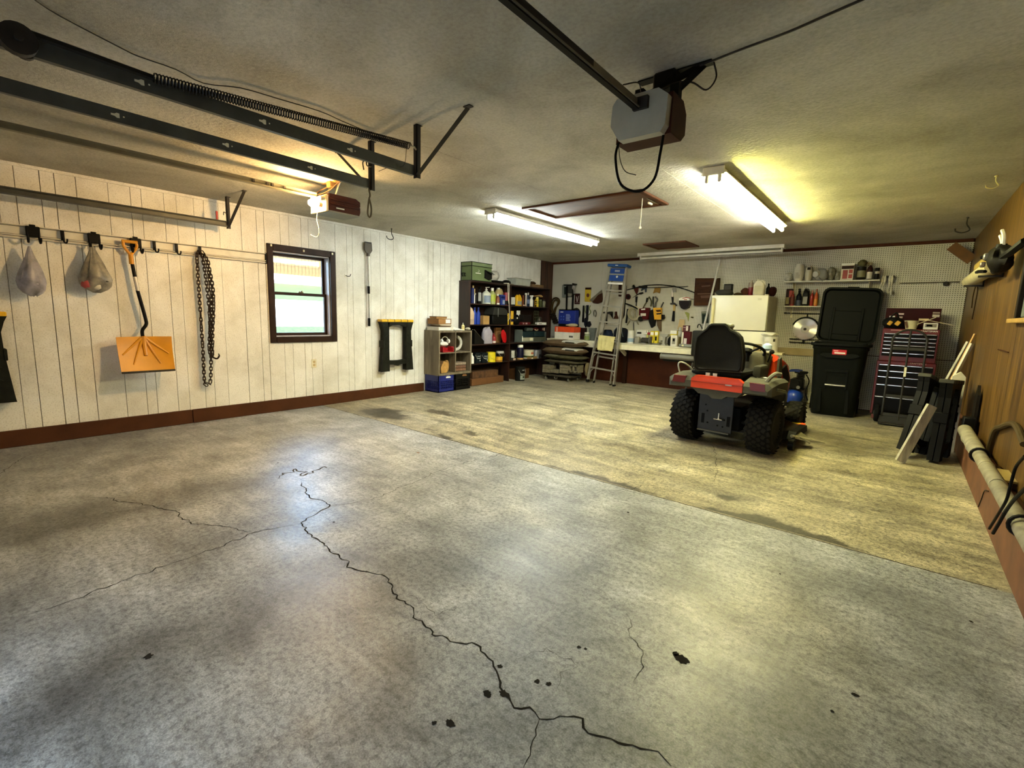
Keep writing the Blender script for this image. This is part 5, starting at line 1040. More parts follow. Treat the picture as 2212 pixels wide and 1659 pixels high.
pillow('mossy olive bag in the middle of the dolly stack', 1171, 1252, 767.2, 777.6, 7.63, .42, BGG, [(-.9, -.2, -.95, .2, M('#6b664e', .8))], 3)
pillow('dusty dark olive bag resting on the blocks of the dolly', 1172, 1250, 778.4, 786.6, 7.64, .42, M('#4c4634', .9, var=.3, scale=8), [], 4)
q = on(1255, 785, Y=7.75); lump('sand_bag', 'tan folded sack bulging over the end of the dolly stack', 'bag', (q.x + .03, 7.97, bzz - .0), (.09, .2, .26), M('#7d6d49', .85, var=.25), 6, amp=.2, power=.5)
# ---- stepladder
A = onf(1268, 827); B = onf(1327, 834); base_ = (A + B) / 2; ty = 8.06; tl = on(1320, 578, Y=ty); tr = on(1355, 576, Y=ty); top_ = (tl + tr) / 2
Ld = (top_ - base_).length; az = math.atan2(top_.y - base_.y, top_.z - base_.z); ax_ = math.atan2(top_.x - base_.x, top_.z - base_.z)
ALU = M('#b3b0a4', .35, .75, var=.12); t = thing('stepladder', 'tall aluminium stepladder with blue top leaning on the workbench', 'ladder', base_, rot=(-az, ax_ * .98, 0)); hb, ht = (B.x - A.x) / 2, (tr.x - tl.x) / 2
def hw_(s): return hb + (ht - hb) * s / Ld
for sg in (-1, 1):
    G().sweep([(-.012, -.032), (.014, -.032), (.014, -.026), (-.006, -.026), (-.006, .026), (.014, .026), (.014, .032), (-.012, .032)] if sg > 0 else [(.012, -.032), (.012, .032), (-.014, .032), (-.014, .026), (.006, .026), (.006, -.026), (-.014, -.026), (-.014, -.032)], (sg * hb, 0, .02), (sg * ht, 0, Ld), (0, 1, 0)).build('rail', ALU, t, smooth=0)
    G().b2((sg * hb - .02, -.04, 0), (sg * hb + .02, .035, .05), bev=.005).build('foot', BLACK, t)
    G().sweep([(-.01, -.022), (.01, -.022), (.01, .022), (-.01, .022)], (sg * hb * .62, .056, .03), (sg * ht * .8, .056, Ld - .06), (0, 1, 0)).build('rear_rail', ALU, t, smooth=0)
    G().b2((sg * hb * .62 - .014, .034, .0), (sg * hb * .62 + .014, .08, .045), bev=.004).build('foot', BLACK, t)
for k in range(7):
    s = .30 + .293 * k; w = hw_(s) - .008; st = G().b2((-w, -.045, s - .004), (w, .035, s + .004)).b2((-w, -.045, s - .022), (w, -.041, s)).b2((-w, .031, s - .018), (w, .035, s)).build('step', ALU, t, smooth=0)
    if k < 3:
        for sg in (-1, 1): G().sweep([(-.007, -.0015), (.007, -.0015), (.007, .0015), (-.007, .0015)], (sg * (w - .07), -.01, s - .01), (sg * hw_(s - .13), -.01, s - .13), (0, 1, 0)).build('brace', ALU, t, smooth=0)
for s in (.5, 1.1, 1.7): G().b2((-hb * .6, .06, s), (hb * .6, .07, s + .03)).build('rear_bar', ALU, t, smooth=0)
LB = M('#1c4f93', .4); G().b2((-ht - .035, -.08, Ld - .005), (ht + .035, .10, Ld + .045), bev=.008).build('top_cap', LB, t)
G().b2((-.035, -.0815, Ld + .012), (.02, -.0805, Ld + .024)).build('print', PAPER, t, smooth=0)
lp = G().b2((-ht + .02, -.036, Ld - .26), (ht - .02, -.03, Ld - .03), bev=.002).build('label_panel', M('#13408c', .4), t); G().box((.01, -.037, Ld - .18), (.035, .002, .035), R=rotm(0, PI / 4, 0)).build('emblem', PAPER, lp, smooth=0)
for k in range(2): G().b2((-.05, -.0375, Ld - .07 - .02 * k), (.05, -.0365, Ld - .062 - .02 * k)).build('print', PAPER, lp, smooth=0)
G().b2((-ht + .01, -.04, Ld - .32), (ht - .01, -.034, Ld - .285)).build('label', PAPER, t, smooth=0)
# rag over a step
s = .30 + .293 * 2; n1, n2 = 14, 12; vs = []
for j in range(n2 + 1):
    for i in range(n1 + 1):
        u = i / n1 * 2 - 1; v = j / n2; d = .28 * v; fold = .012 * math.sin(4.5 * u + 1.5 * v) * v + .006 * math.sin(11 * u)
        vs.append((u * (.165 - .012 * v) + .01, -.07 - fold, s + .035 - d + .006 * math.sin(3 * u) * v) if v > .12 else (u * .165 + .01, -.02 - .05 * v / .12 - fold, s + .017 + .018 * math.sin(v / .12 * PI / 2)))
g = G().add(vs, [(j * (n1 + 1) + i, j * (n1 + 1) + i + 1, (j + 1) * (n1 + 1) + i + 1, (j + 1) * (n1 + 1) + i) for j in range(n2) for i in range(n1)])
ro = one('rag', 'pale yellow cloth draped over a step of the aluminium ladder', 'cloth', g, M('#ccc187', .9, var=.12), base_, rot=(-az, ax_ * .98, 0), smooth=60); so = ro.modifiers.new('thick', 'SOLIDIFY'); so.thickness = .003
# ---- bench top things
def bw(p0, p1, pt, Y, zs=BZ):
    pb = pt + 15; a, c = on(p0, pb, Y=Y).x, on(p1, pb, Y=Y).x; return ((a + c) / 2, Y + .0, zs), c - a, on((p0 + p1) / 2, pt, Y=Y).z - zs
def bput(p0, p1, pt, Y, dep, zs=BZ): l, w, h = bw(p0, p1, pt, Y, zs); return (l[0], Y + dep / 2, zs), w, h
l, w, h = bput(1198, 1240, 706, 8.12, .24); t = carton('printed_carton', 'white carton with orange top band on the workbench by the corner', 'box', l, (w, .24, h), M('#e4dfd2', .55), 0, [(.25, .45, .15, .3, M('#57534a', .6))], bev=.004); G().b2((-w / 2 - .001, -.1215, h * .56), (w / 2 + .001, .1215, h + .001), bev=.003).build('band', M('#d8481a', .5), t); G().b2((-w * .42, -.1225, h * .6), (-w * .34, -.1212, h * .95)).build('print', M('#e9a58a', .5), t)
lump('paper_bag', 'crumpled pale paper lying on the orange banded carton', 'paper', (l[0] + w * .25, l[1], BZ + h + .002), (.24, .16, .07), M('#c9bd92', .8), 8, amp=.3)
b1 = on(1206, 698, Y=8.3); b2 = on(1242, 697, Y=8.3); t = thing('blue_case', 'blue printed box with white text lines above the orange banded carton', 'box', ((b1.x + b2.x) / 2, 8.34, BZ + h + .004)); w2 = (b2.x - b1.x) / 2; h2 = on(1222, 669, Y=8.3).z - (BZ + h)
G().b2((-w2, -.03, 0), (w2, .12, .06)).build('black_base', BLACK, t, smooth=0); G().b2((-w2, -.04, .05), (w2, .1, h2), bev=.004).build('body', M('#14277c', .4), t); G().b2((-w2, -.042, h2 - .02), (w2, .1, h2 + .004), bev=.003).build('rim', BLACK, t)
for k in range(6): G().b2((-.02, -.0415, .12 + .024 * k), (.09 - .01 * (k % 3), -.0402, .13 + .024 * k)).build('print', M('#9fb0d8', .5), t, smooth=0)
for k in range(4): G().b2((-w2 * .75 + (k % 2) * .06, -.0415, .13 + (k // 2) * .06), (-w2 * .75 + .03 + (k % 2) * .06, -.0402, .155 + (k // 2) * .06)).build('print', M('#3f5ba8', .5), t, smooth=0)
G().b2((-w2 * .8, -.0415, h2 - .06), (-w2 * .45, -.0402, h2 - .045)).build('print', PAPER, t, smooth=0)
l, w, h = bput(1260, 1271, 718, 8.1, .09); bottle('short glass jar with pale green contents on the workbench', l, h, w / 2, M('#9fa888', .2, alpha=.7), M('#c9c9b4', .5), 0, (.1, .55, M('#6b7a3a', .5)), name='jar', cat='jar', capr=.75)
l, w, h = bput(1271, 1284, 708, 8.2, .1); carton('metal_canister', 'dull grey square canister on the workbench behind the jar', 'canister', l, (w, .1, h), M('#6b7068', .45, .3), 0, lid=(.92, M('#84887e', .4, .3)))
l, w, h = bput(1240, 1262, 708, 8.42, .1); carton('dark_box', 'dark maroon box at the back of the workbench near the blue box', 'box', l, (w, .1, h), M('#2a1310', .6))
l, w, h = bput(1296, 1318, 712, 8.15, .2); lump('tool_bag', 'dark blue canvas bag slumped behind the ladder', 'bag', l, (w + .02, .2, h), M('#1a2338', .8, var=.4, scale=14), 12, amp=.2, power=.4)
l, w, h = bput(1318, 1352, 708, 8.12, .24); t = lump('tool_bag', 'black tool bag with grey straps on the workbench behind the ladder', 'bag', l, (w, .24, h), M('#14161e', .75), 14, amp=.12, power=.35)
for sx in (-.3, .3): G().tube(crv([(sx * w, -.1, h * .4), (sx * w * .8, -.13, h * .8), (sx * w * .5, -.06, h * 1.02)]), .008).build('strap', M('#59616b', .6), t)
l, w, h = bput(1353.5, 1366.5, 714, 8.06, .1); tin('white plastic tub with blue band and rusty contents on the workbench', l, h, w / 2, M('#cfcdc4', .5), 0, (.12, .4, M('#8aa0b4', .5)), M('#6b4526', .8), False, 'tub', name='tub')
l, w, h = bput(1374, 1396, 713, 8.2, .12); carton('white_appliance', 'white box with black slots on the workbench behind the grinder', 'appliance', l, (w, .12, h), M('#d3d0c6', .5), 0, [(-.42, -.0, .72, .86, M('#2a2822', .5)), (-.42, .1, .3, .36, M('#4a463c', .5))])
t = thing('bench_vise', 'grey bench grinder stand with round wheels on the workbench', 'grinder', (*on(1375, 736, Y=8.06).xy, BZ)); G().b2((-.04, -.02, 0), (.05, .08, .13), bev=.02).b2((-.05, -.03, 0), (.28, .1, .015)).build('base', M('#9b978a', .5, .4), t); G().cyl((.09, .03, .075), (.23, .03, .075), .045, n=16).build('motor', M('#3b3833', .5), t); G().cyl((.235, .03, .075), (.26, .03, .075), .065, n=18).build('wheel', M('#56534a', .8), t)
l, w, h = bput(1395, 1400, 714, 8.15, .03); bottle('small yellow and white bottle beside the grinder', l, h, .022, M('#c9c46a', .4), PAPER)
for i, (a, b, m) in enumerate(((1404, 1412, '#d9c21c'), (1413.5, 1421, '#dfc81e'))):
    l, w, h = bput(a, b, 715, 8.13, .06); carton('parts_box', ['yellow and white printed box under the caulk tube', 'yellow and black printed box under the caulk tube end'][i], 'box', l, (w, .06, h), M(m, .5), 0, [(-.3, .2, .3, .6, [M('#8a3a22', .5), BLACK][i]), (-.4, .4, .7, .92, PAPER)])
p0, p1 = on(1389, 710, Y=8.16), on(1421, 711, Y=8.16); t = thing('caulk_tube', 'red caulk tube with white nozzle lying on the yellow boxes', 'caulk tube', ((p0.x + p1.x) / 2, 8.16, BZ + .17)); hl = (p1.x - p0.x) / 2
G().cyl((-hl * .3, 0, .02), (hl * .9, 0, .02), .024, n=14).build('tube', M('#8f1c22', .4), t); G().cyl((-hl, 0, .02), (-hl * .3, 0, .02), .005, .011, n=10).cyl((hl * .9, 0, .02), (hl, 0, .02), .025, n=14).build('nozzle', PAPER, t); G().b2((hl * .1, -.0245, .01), (hl * .6, -.0238, .03)).build('label', M('#d9b9a4', .5), t)
l, w, h = bput(1402, 1424, 731, 8.04, .12); t = thing('steel_tray', 'shallow dark tray with shiny rim in front of the yellow boxes', 'tray', l); G().lathe([(w * .4, 0), (w * .5, .03), (w * .52, .034), (w * .48, .032), (w * .38, .006)], 20, sy=.5).build('tray', STEEL, t)
l, w, h = bput(1424, 1441, 722, 8.06, .1); t = thing('anvil', 'grey bench vise with flat pale top on the workbench', 'vise', l); G().prism([(-w * .5, h), (w * .5, h), (w * .5, h - .03), (w * .2, h - .05), (w * .15, .04), (w * .3, 0), (-w * .3, 0), (-w * .12, .04), (-w * .15, h - .05), (-w * .5, h - .03)], -.04, .04, 'y').build('body', M('#a5a296', .5, .4), t, smooth=0); G().cyl((-w * .2, -.09, h * .4), (-w * .2, .0, h * .4), .012, n=8).build('screw', STEEL, t)
l, w, h = bput(1442, 1447, 728, 8.1, .06); lump('black_lump', 'small black tool between the vise and the white electrical box', 'tool', l, (w + .03, .06, h), BLACK, 17)
l, w, h = bput(1448, 1462, 724, 8.04, .06); t = carton('electrical_box', 'white printed box with a grey shape on the workbench', 'box', l, (w, .06, h), M('#d6d1c2', .5), 0, [(-.25, .25, .2, .75, M('#8d897c', .5)), (-.13, .13, .45, .7, PAPER)])
l, w, h = bput(1447, 1461, 714, 8.16, .08); carton('yellow_tin', 'yellow and white tin behind the white printed box', 'tin', l, (w, .08, h), M('#cbb82a', .45), 0, [(-.5, .5, .78, 1, PAPER), (-.5, .5, .55, .62, M('#3a3318', .5))])
l, w, h = bput(1462, 1471, 707, 8.2, .07); spray('grey striped can beside the maroon boxes on the workbench', l, h, w * .45, M('#6b5a2a', .5), M('#a9a69a', .4), 0, (.5, .8, M('#b7b4aa', .5)))
l, w, h = bput(1472, 1490, 716, 8.12, .1); carton('maroon_box', 'large maroon box with white label on the workbench', 'box', l, (w, .1, h), M('#4a1418', .5), 0, [(-.2, .15, .08, .55, M('#d9cdc8', .6)), (-.5, -.28, 0, .95, M('#cfc9b4', .6))])
l, w, h = bput(1474, 1487, 703, 8.14, .07, BZ + h + .002); carton('maroon_box', 'smaller maroon box stacked on the large maroon box', 'box', l, (w, .07, h), M('#541a1c', .5), 0, [(.05, .4, .1, .9, M('#d9cfc0', .6)), (-.4, .0, .6, .7, M('#b99c94', .6))])
l, w, h = bput(1465, 1494, 735, 8.01, .09); carton('grey_case', 'flat grey case at the front edge of the workbench', 'case', l, (w, .09, .05), M('#7f8078', .5), 0, [(-.25, -.1, .2, .8, M('#d0cda0', .5))], bev=.012)
traced('wood_shingle', 'pale tan wood board leaning on the pegboard behind the tins', 'board', [('board', c8((295, 930), (405, 940), (385, 1190), (245, 1150)), .012, M('#c4a87a', .7), 0)], 8.55)
q = on(1504, 712, Y=8.2); t = thing('faucet_pipe', 'dark bent pipe standing at the end of the workbench', 'pipe', (*on(1525, 735, Y=8.2).xy, BZ)); z_ = q.z - BZ; G().tube(crv([(.02, 0, 0), (.0, 0, z_ * .5), (-.1, 0, z_ + .06), (-.14, 0, z_ + .09), (-.155, 0, z_ + .06), (-.155, 0, z_ + .03)]), .009).build('pipe', IRON, t)
# ---- things hung on the pegboard
t = traced_tube('rope_coil', 'brown coiled rope hanging in the corner of the pegboard', 'rope', [('loop', c6((110, 980), (60, 830), (100, 640), (180, 590), (250, 640), (240, 740), (150, 850), (120, 980)), .018, M('#3a2c18', .9)), ('loop', c6((120, 1000), (90, 840), (130, 680), (190, 640), (225, 690), (190, 800), (140, 990)), .016, M('#463519', .9))], 8.55)
for k in range(5): q = on(*c6((110 + k * 18, 960 + 50 * k))[0], Y=8.55) - Vector(t.location); G().tube([(q.x - .08, .0, q.z), (q.x - .02, -.025, q.z - .02), (q.x + .06, -.01, q.z - .01)], .02, n=7).build('wrap', M('#2a2013', .9), t)
traced('plastic_case', 'grey open plastic case hung on the pegboard behind the bar clamps', 'case', [('shell', c6((340, 290), (480, 280), (480, 580), (340, 580)), .03, M('#767a72', .5), 0), ('cavity', c6((375, 330), (460, 330), (460, 510), (375, 510)), .004, M('#1f2522', .5), .03)])
traced('angle_grinder', 'grey and black hand tool hung high beside the bar clamps', 'tool', [('body', c6((480, 300), (570, 290), (600, 420), (560, 570), (470, 570), (460, 420)), .06, M('#3b3a36', .5), 0), ('guard', c6((465, 480), (560, 490), (550, 560), (470, 555)), .012, M('#8a8778', .4, .4), .06)])
traced('bar_clamp', 'black bar clamp hung upright in front of the grey case', 'clamp', [('bar', c6((432, 310), (462, 310), (452, 880), (418, 880)), .02, BLACK, .075), ('jaw', c6((375, 270), (560, 272), (560, 300), (375, 296)), .03, BLACK, .075)])
traced('bar_clamp', 'black bar clamp with bright screw hung near the yellow package', 'clamp', [('bar', c6((575, 460), (610, 460), (595, 880), (560, 880)), .02, BLACK, .064), ('jaw', c6((580, 240), (685, 260), (680, 285), (640, 300), (640, 520), (580, 520)), .03, M('#211e19', .5), .064), ('screw', c6((585, 300), (635, 300), (635, 490), (610, 500), (600, 400), (570, 370)), .02, CHROME, .095)])
traced('small_sign', 'small dark red framed picture on the pegboard', 'picture', [('frame', c6((635, 490), (755, 488), (745, 745), (625, 742)), .012, M('#2e130f', .6), 0), ('mark', c6((655, 560), (680, 560), (690, 650), (715, 540), (725, 545), (695, 690), (670, 690)), .002, M('#a0908a', .6), .012), ('mark', c6((640, 700), (735, 700), (735, 715), (640, 715)), .002, M('#7a5a54', .6), .012)])
traced('wall_pack', 'yellow blister package hung on the pegboard', 'package', [('card', c6((880, 345), (1020, 345), (1005, 690), (865, 680)), .01, M('#c2a31e', .5), 0), ('header', c6((880, 345), (1020, 345), (1018, 395), (878, 395)), .003, M('#2a150f', .5), .01), ('emblem', c6((910, 500), (945, 480), (975, 510), (970, 560), (935, 580), (905, 550)), .003, M('#5a1c12', .5), .01)])
traced('hand_saw', 'hand saw with dusty blade and dark handle on the pegboard', 'saw', [('blade', c6((970, 650), (1270, 400), (1290, 470), (1060, 690)), .006, M('#7d7560', .5, .4), .02), ('handle', c6((1060, 690), (1200, 520), (1290, 480), (1300, 690), (1180, 730), (1080, 715)), .025, M('#3a2114', .6), .012)])
traced_tube('wire_coil', 'dark cable ring hung behind the blue printed box', 'cable', [('ring', c6((600, 870), (680, 855), (740, 920), (720, 1040), (650, 1100), (600, 1060)), .02, M('#26231c', .7))], 8.56)
traced('file', 'black flat file hung on the lower pegboard', 'file', [('bar', c6((825, 775), (858, 775), (850, 1175), (805, 1172)), .015, BLACK, .01)])
traced('caulking_gun', 'black caulking gun hung beside the flat file', 'caulking gun', [('barrel', c6((925, 765), (962, 765), (950, 1100), (900, 1300), (870, 1230), (880, 1080), (915, 1060)), .04, M('#16161c', .5), .01), ('handle', c6((945, 1160), (1000, 1150), (1025, 1230), (990, 1290), (930, 1280)), .035, M('#16161c', .5), .012)])
traced_tube('green_strap', 'green webbing strap dangling beside the caulking gun', 'strap', [('strap', c6((1000, 770), (975, 850), (1010, 930), (960, 1000)), .009, M('#6b7434', .8)), ('strap', c6((880, 780), (870, 880), (890, 960)), .007, M('#6b7434', .8))])
traced_tube('pliers', 'small steel pliers hung on the pegboard', 'pliers', [('handle', c6((1100, 880), (1080, 950), (1090, 1030)), .008, M('#3a352a', .5)), ('handle', c6((1115, 880), (1140, 960), (1120, 1050)), .008, M('#3a352a', .5))])
LDR = 5.185
traced('pry_bar', 'long dark pry bar seen between the ladder steps', 'pry bar', [('bar', c5((760, 690), (790, 690), (790, 830), (775, 830)), .015, IRON, .01), ('head', c5((720, 690), (840, 700), (835, 720), (725, 708)), .02, IRON, .01)])
traced('putty_knife', 'brown handled scraper seen between the ladder steps', 'scraper', [('handle', c5((878, 690), (898, 690), (900, 730), (876, 730)), .02, M('#3a1d10', .6), .01), ('blade', c5((876, 730), (900, 730), (918, 770), (855, 770)), .006, M('#4a2a1a', .5), .012)])
traced('framing_square', 'black triangular square seen between the ladder steps', 'square', [('square', c5((800, 690), (850, 770), (850, 690)), .006, BLACK, .01)])
traced('level_tool', 'tall dark red level hung behind the ladder rail', 'level', [('bar', c5((920, 375), (950, 375), (945, 520), (918, 520)), .02, M('#2a120e', .6), .01)])
traced('level_tool', 'long dark level hung beside the ladder rail', 'level', [('bar', c7((125, 150), (155, 200), (105, 900), (60, 990), (70, 900)), .025, M('#1a120d', .6), .01)])
traced('tape_reel', 'dark red tape reel hung beside the ladder', 'tape measure', [('reel', [(1340 + (195 + 58 * math.cos(a)) / 11.06, 600 + (455 + 68 * math.sin(a)) / 11.06) for a in np.linspace(0, 2 * PI, 16)[:-1]], .03, M('#3c1216', .5), 0), ('face', [(1340 + (190 + 35 * math.cos(a)) / 11.06, 600 + (455 + 42 * math.sin(a)) / 11.06) for a in np.linspace(0, 2 * PI, 14)[:-1]], .004, M('#141008', .5), .03)])
t = traced_tube('hose_coil', 'cream coiled hose hung on the pegboard', 'hose', [('coil', [(1340 + (330 + 140 * math.cos(a)) / 11.06, 600 + (850 + 155 * math.sin(a)) / 11.06) for a in np.linspace(0, 2 * PI, 20)], .02, M('#bdb294', .7)), ('coil', [(1340 + (330 + 110 * math.cos(a)) / 11.06, 600 + (850 + 130 * math.sin(a)) / 11.06) for a in np.linspace(.3, 2 * PI + .3, 20)], .02, M('#a9a083', .7)), ('coil', c7((340, 760), (350, 900), (330, 960)), .018, M('#8d8468', .7)), ('tail', c7((230, 1030), (160, 1130)), .012, M('#7a745a', .7)), ('tail', c7((390, 1040), (435, 1120)), .012, M('#7a745a', .7)), ('tail', c7((320, 1060), (322, 1290)), .007, IRON)], 8.55)
traced('hacksaw', 'black curved saw frame resting over the cream hose coil', 'saw', [('frame', c7((130, 600), (250, 640), (380, 700), (430, 740), (420, 760), (300, 700), (130, 635)), .02, BLACK, .045)])
traced('black_file', 'broad black rasp hung left of the cream hose coil', 'rasp', [('bar', c7((165, 745), (200, 745), (165, 1085), (125, 1080)), .015, BLACK, .0)])
t = traced_tube('bow', 'long black bow stretched across the pegboard above the tools', 'bow', [('limb', c7((160, 290), (330, 250), (450, 215), (600, 185), (800, 170), (1000, 170), (1250, 200)) + c8((180, 190), (480, 280), (640, 340)), .009, BLACK), ('string', c7((440, 240), (900, 235), (1250, 215)) + c8((300, 205), (480, 190)), .006, BLACK), ('tip', c7((310, 180), (330, 215), (340, 240)), .02, BLACK), ('grip', c7((440, 215), (640, 220)), .018, M('#22201c', .6))], 8.55)
traced('pruning_shears', 'dark red pruning shears with black blades on the pegboard', 'shears', [('handle', c7((330, 240), (440, 230), (430, 330), (400, 410), (345, 300)), .025, M('#4a2016', .5), .0), ('blade', c7((280, 490), (460, 360), (540, 340), (560, 370), (510, 400), (440, 400)), .012, M('#1b1814', .5), .004)])
traced('clip_light', 'blue grey clip hung under the black bow', 'clip', [('body', c7((560, 190), (640, 190), (630, 340), (600, 350), (590, 270), (510, 320), (500, 300)), .02, M('#3d434a', .5), .0)])
traced('sanding_pad', 'tan sanding pad hung under the black bow', 'pad', [('pad', c7((830, 245), (965, 245), (950, 370), (870, 345), (790, 375)), .02, M('#8c6a2a', .8), 0)])
traced('chisel', 'short black handled chisel on the pegboard', 'chisel', [('handle', c7((375, 450), (420, 450), (405, 590), (372, 590)), .025, BLACK, 0), ('blade', c7((378, 590), (402, 590), (400, 680), (362, 680)), .008, M('#4a463e', .5), .004)])
traced_tube('grass_shears', 'olive handled grass shears hung upside down on the pegboard', 'shears', [('handle', c7((690, 455), (640, 560), (590, 640), (545, 720)), .012, M('#4c4a30', .6)), ('handle', c7((690, 455), (740, 560), (730, 690)), .012, M('#4c4a30', .6)), ('grip', c7((650, 480), (630, 580)), .02, BLACK)])
traced_tube('bolt_cutter', 'grey bolt cutter with looped handles on the pegboard', 'cutter', [('handle', c7((790, 450), (785, 600), (800, 720)), .014, M('#26241e', .6)), ('handle', c7((830, 450), (890, 520), (850, 600), (840, 700)), .014, M('#55524a', .6)), ('blade', c7((800, 640), (795, 800)), .012, M('#8c8778', .4, .5))])
traced('chain_saw', 'red and white power tool with black wheel hung on the pegboard', 'power tool', [('body', c7((490, 745), (600, 720), (720, 720), (730, 800), (690, 1000), (560, 1000), (560, 900), (485, 900)), .08, M('#4c0f12', .45), 0), ('label', c7((485, 850), (610, 850), (610, 910), (485, 910)), .003, M('#d9d2c2', .5), .08), ('label', c7((500, 745), (595, 730), (595, 765), (500, 775)), .003, M('#d9d2c2', .5), .08), ('wheel', [(1340 + (495 + 55 * math.cos(a)) / 11.06, 600 + (985 + 60 * math.sin(a)) / 11.06) for a in np.linspace(0, 2 * PI, 16)[:-1]], .04, M('#1d1a14', .6), .04)])
traced('saw_sheath', 'long black sheath hung on the pegboard behind the yellow drill', 'sheath', [('sheath', c7((720, 800), (780, 760), (830, 850), (860, 1000), (840, 1150), (760, 1200), (700, 1050)), .04, M('#12110e', .5), .0)])
traced('cordless_drill', 'yellow cordless drill with black chuck hung on the pegboard', 'drill', [('body', c7((820, 720), (1000, 720), (1000, 870), (1010, 880), (1010, 1000), (850, 1000), (830, 870)), .07, M('#e0a510', .4), .03), ('battery', c7((1010, 880), (1060, 885), (1075, 960), (1050, 1000), (1010, 1000)), .06, BLACK, .03), ('emblem', c7((840, 770), (960, 760), (970, 810), (880, 820)), .002, M('#4a2a10', .5), .1), ('antenna', c7((965, 710), (1025, 580), (1045, 590), (985, 715)), .015, IRON, .03), ('trigger', c7((860, 850), (980, 840), (980, 870), (870, 880)), .003, BLACK, .1)])
traced('tan_sheath', 'slim tan wooden handle hung below the yellow drill', 'handle', [('handle', c7((880, 1010), (990, 1010), (985, 1280), (960, 1280), (900, 1150)), .03, M('#5a4526', .7), 0)])
traced('ball_hammer', 'steel hatchet with black and white handle hung from the bow', 'hatchet', [('head', c8((130, 240), (215, 200), (215, 330), (150, 330)), .025, M('#7b786c', .4, .5), 0), ('shaft', c8((122, 290), (150, 290), (155, 430), (118, 430)), .02, CHROME, 0), ('grip', c8((118, 430), (158, 430), (155, 580), (130, 560)), .025, BLACK, 0)])
traced('claw_hammer', 'claw hammer with black grip and tan neck on the pegboard', 'hammer', [('head', c8((90, 565), (190, 560), (240, 610), (230, 635), (190, 605), (95, 600)), .03, IRON, 0), ('neck', c8((150, 605), (205, 605), (190, 745), (150, 745)), .02, M('#b89a5a', .6), .004), ('grip', c8((148, 745), (188, 745), (180, 970), (125, 970)), .026, BLACK, .002)])
traced('face_shield', 'dark welding mask with white and red headband on the pegboard', 'mask', [('visor', c8((320, 510), (555, 510), (550, 610), (510, 680), (430, 715), (370, 690), (325, 600)), .10, M('#1c120f', .35), 0), ('headband', c8((325, 465), (440, 435), (555, 460), (555, 515), (322, 515)), .11, PAPER, 0), ('red_trim', c8((350, 455), (440, 432), (530, 450), (525, 465), (440, 450), (360, 468)), .004, M('#a3261c', .5), .11), ('red_trim', c8((390, 480), (460, 480), (455, 497), (395, 497)), .003, M('#a3261c', .5), .11), ('hook', c8((550, 470), (620, 475), (620, 487), (550, 487)), .008, IRON, 0)])
traced('air_freshener', 'green and yellow paper tag hung under the welding mask', 'tag', [('tag', c8((405, 765), (470, 775), (515, 800), (490, 985), (460, 880)), .003, M('#8b9040', .6), .004)])
traced('wing_nut', 'small dark bracket screwed to the pegboard', 'bracket', [('bracket', c8((540, 895), (565, 868), (605, 885), (590, 905)), .012, M('#4a4020', .6), 0)])
t = traced('wooden_crate_lid', 'dark brown wooden crate end with faded print on the pegboard', 'crate', [('panel', c8((668, 15), (1090, 15), (1060, 620), (630, 625)), .06, M('#3d2210', .6, var=.3, scale=6, stretch=(1, 1, 7)), 0), ('slat', c8((1100, 30), (1205, 10), (1185, 300), (1090, 330)), .05, M('#33200f', .6), 0), ('slat', c8((668, 15), (1090, 15), (1088, 85), (664, 90)), .01, M('#44260f', .6), .06), ('slat', c8((632, 560), (1062, 555), (1060, 620), (630, 625)), .01, M('#4a2a11', .6), .06), ('faded_print', c8((690, 350), (1030, 340), (1030, 365), (690, 375)), .002, M('#5b3b1d', .7), .06), ('faded_print', c8((760, 400), (1000, 385), (990, 450), (770, 460)), .002, M('#55341a', .7), .06), ('faded_print', c8((780, 180), (980, 160), (980, 190), (790, 210)), .002, M('#55341a', .7), .06)])
traced('wall_pack', 'dark green package card hung beside the fridge', 'package', [('card', c8((785, 755), (950, 750), (935, 1015), (795, 1030)), .01, M('#33402c', .5), 0), ('header', c8((785, 755), (950, 750), (948, 800), (788, 800)), .003, M('#7d7c60', .5), .01), ('window', c8((810, 830), (930, 830), (920, 1000), (815, 1000)), .003, M('#15201a', .4), .01), ('item', c8((850, 880), (890, 850), (880, 990), (840, 990)), .006, M('#4b6a4a', .5), .012)])
# ================================================================== FRIDGE CORNER AND RIGHT SIDE
FRM = M('#dcd8c2', .35, var=.04, scale=3)
fx0, fx1, fy = 3.605, 4.412, 7.80; ft = 1.69; f0 = fz(8.1)
t = thing('refrigerator', 'cream white top-freezer refrigerator behind the lawn tractor', 'refrigerator', ((fx0 + fx1) / 2, 8.1, f0)); w = (fx1 - fx0) / 2; zt = ft - f0; zs = on(1652, 716, Y=7.8).z - f0
G().b2((-w, -.235, .02), (w, .36, zt - .008), bev=.006).build('cabinet', M('#b9b39a', .45), t)
up = G().b2((-w, -.30, zs + .006), (w, -.242, zt), bev=.014, seg=2).build('freezer_door', FRM, t); dn = G().b2((-w, -.30, .06), (w, -.242, zs - .006), bev=.014, seg=2).build('fridge_door', FRM, t)
G().b2((-w + .005, -.242, zs - .006), (w - .005, -.236, zs + .006)).build('gasket', DGREY, t, smooth=0)
G().b2((-w + .02, -.335, zs + .03), (-w + .06, -.302, zt - .04), bev=.01).build('handle', M('#d9cf9c', .4), up); G().b2((-w + .02, -.335, zs - .5), (-w + .06, -.302, zs - .03), bev=.01).build('handle', M('#d9cf9c', .4), dn)
G().b2((w - .14, -.302, zt - .075), (w - .09, -.3, zt - .045)).build('badge', M('#c5c0aa', .3), up)
G().b2((w - .06, -.29, zt), (w - .01, -.22, zt + .012), bev=.003).build('hinge_cap', M('#c9c3aa', .4), t)
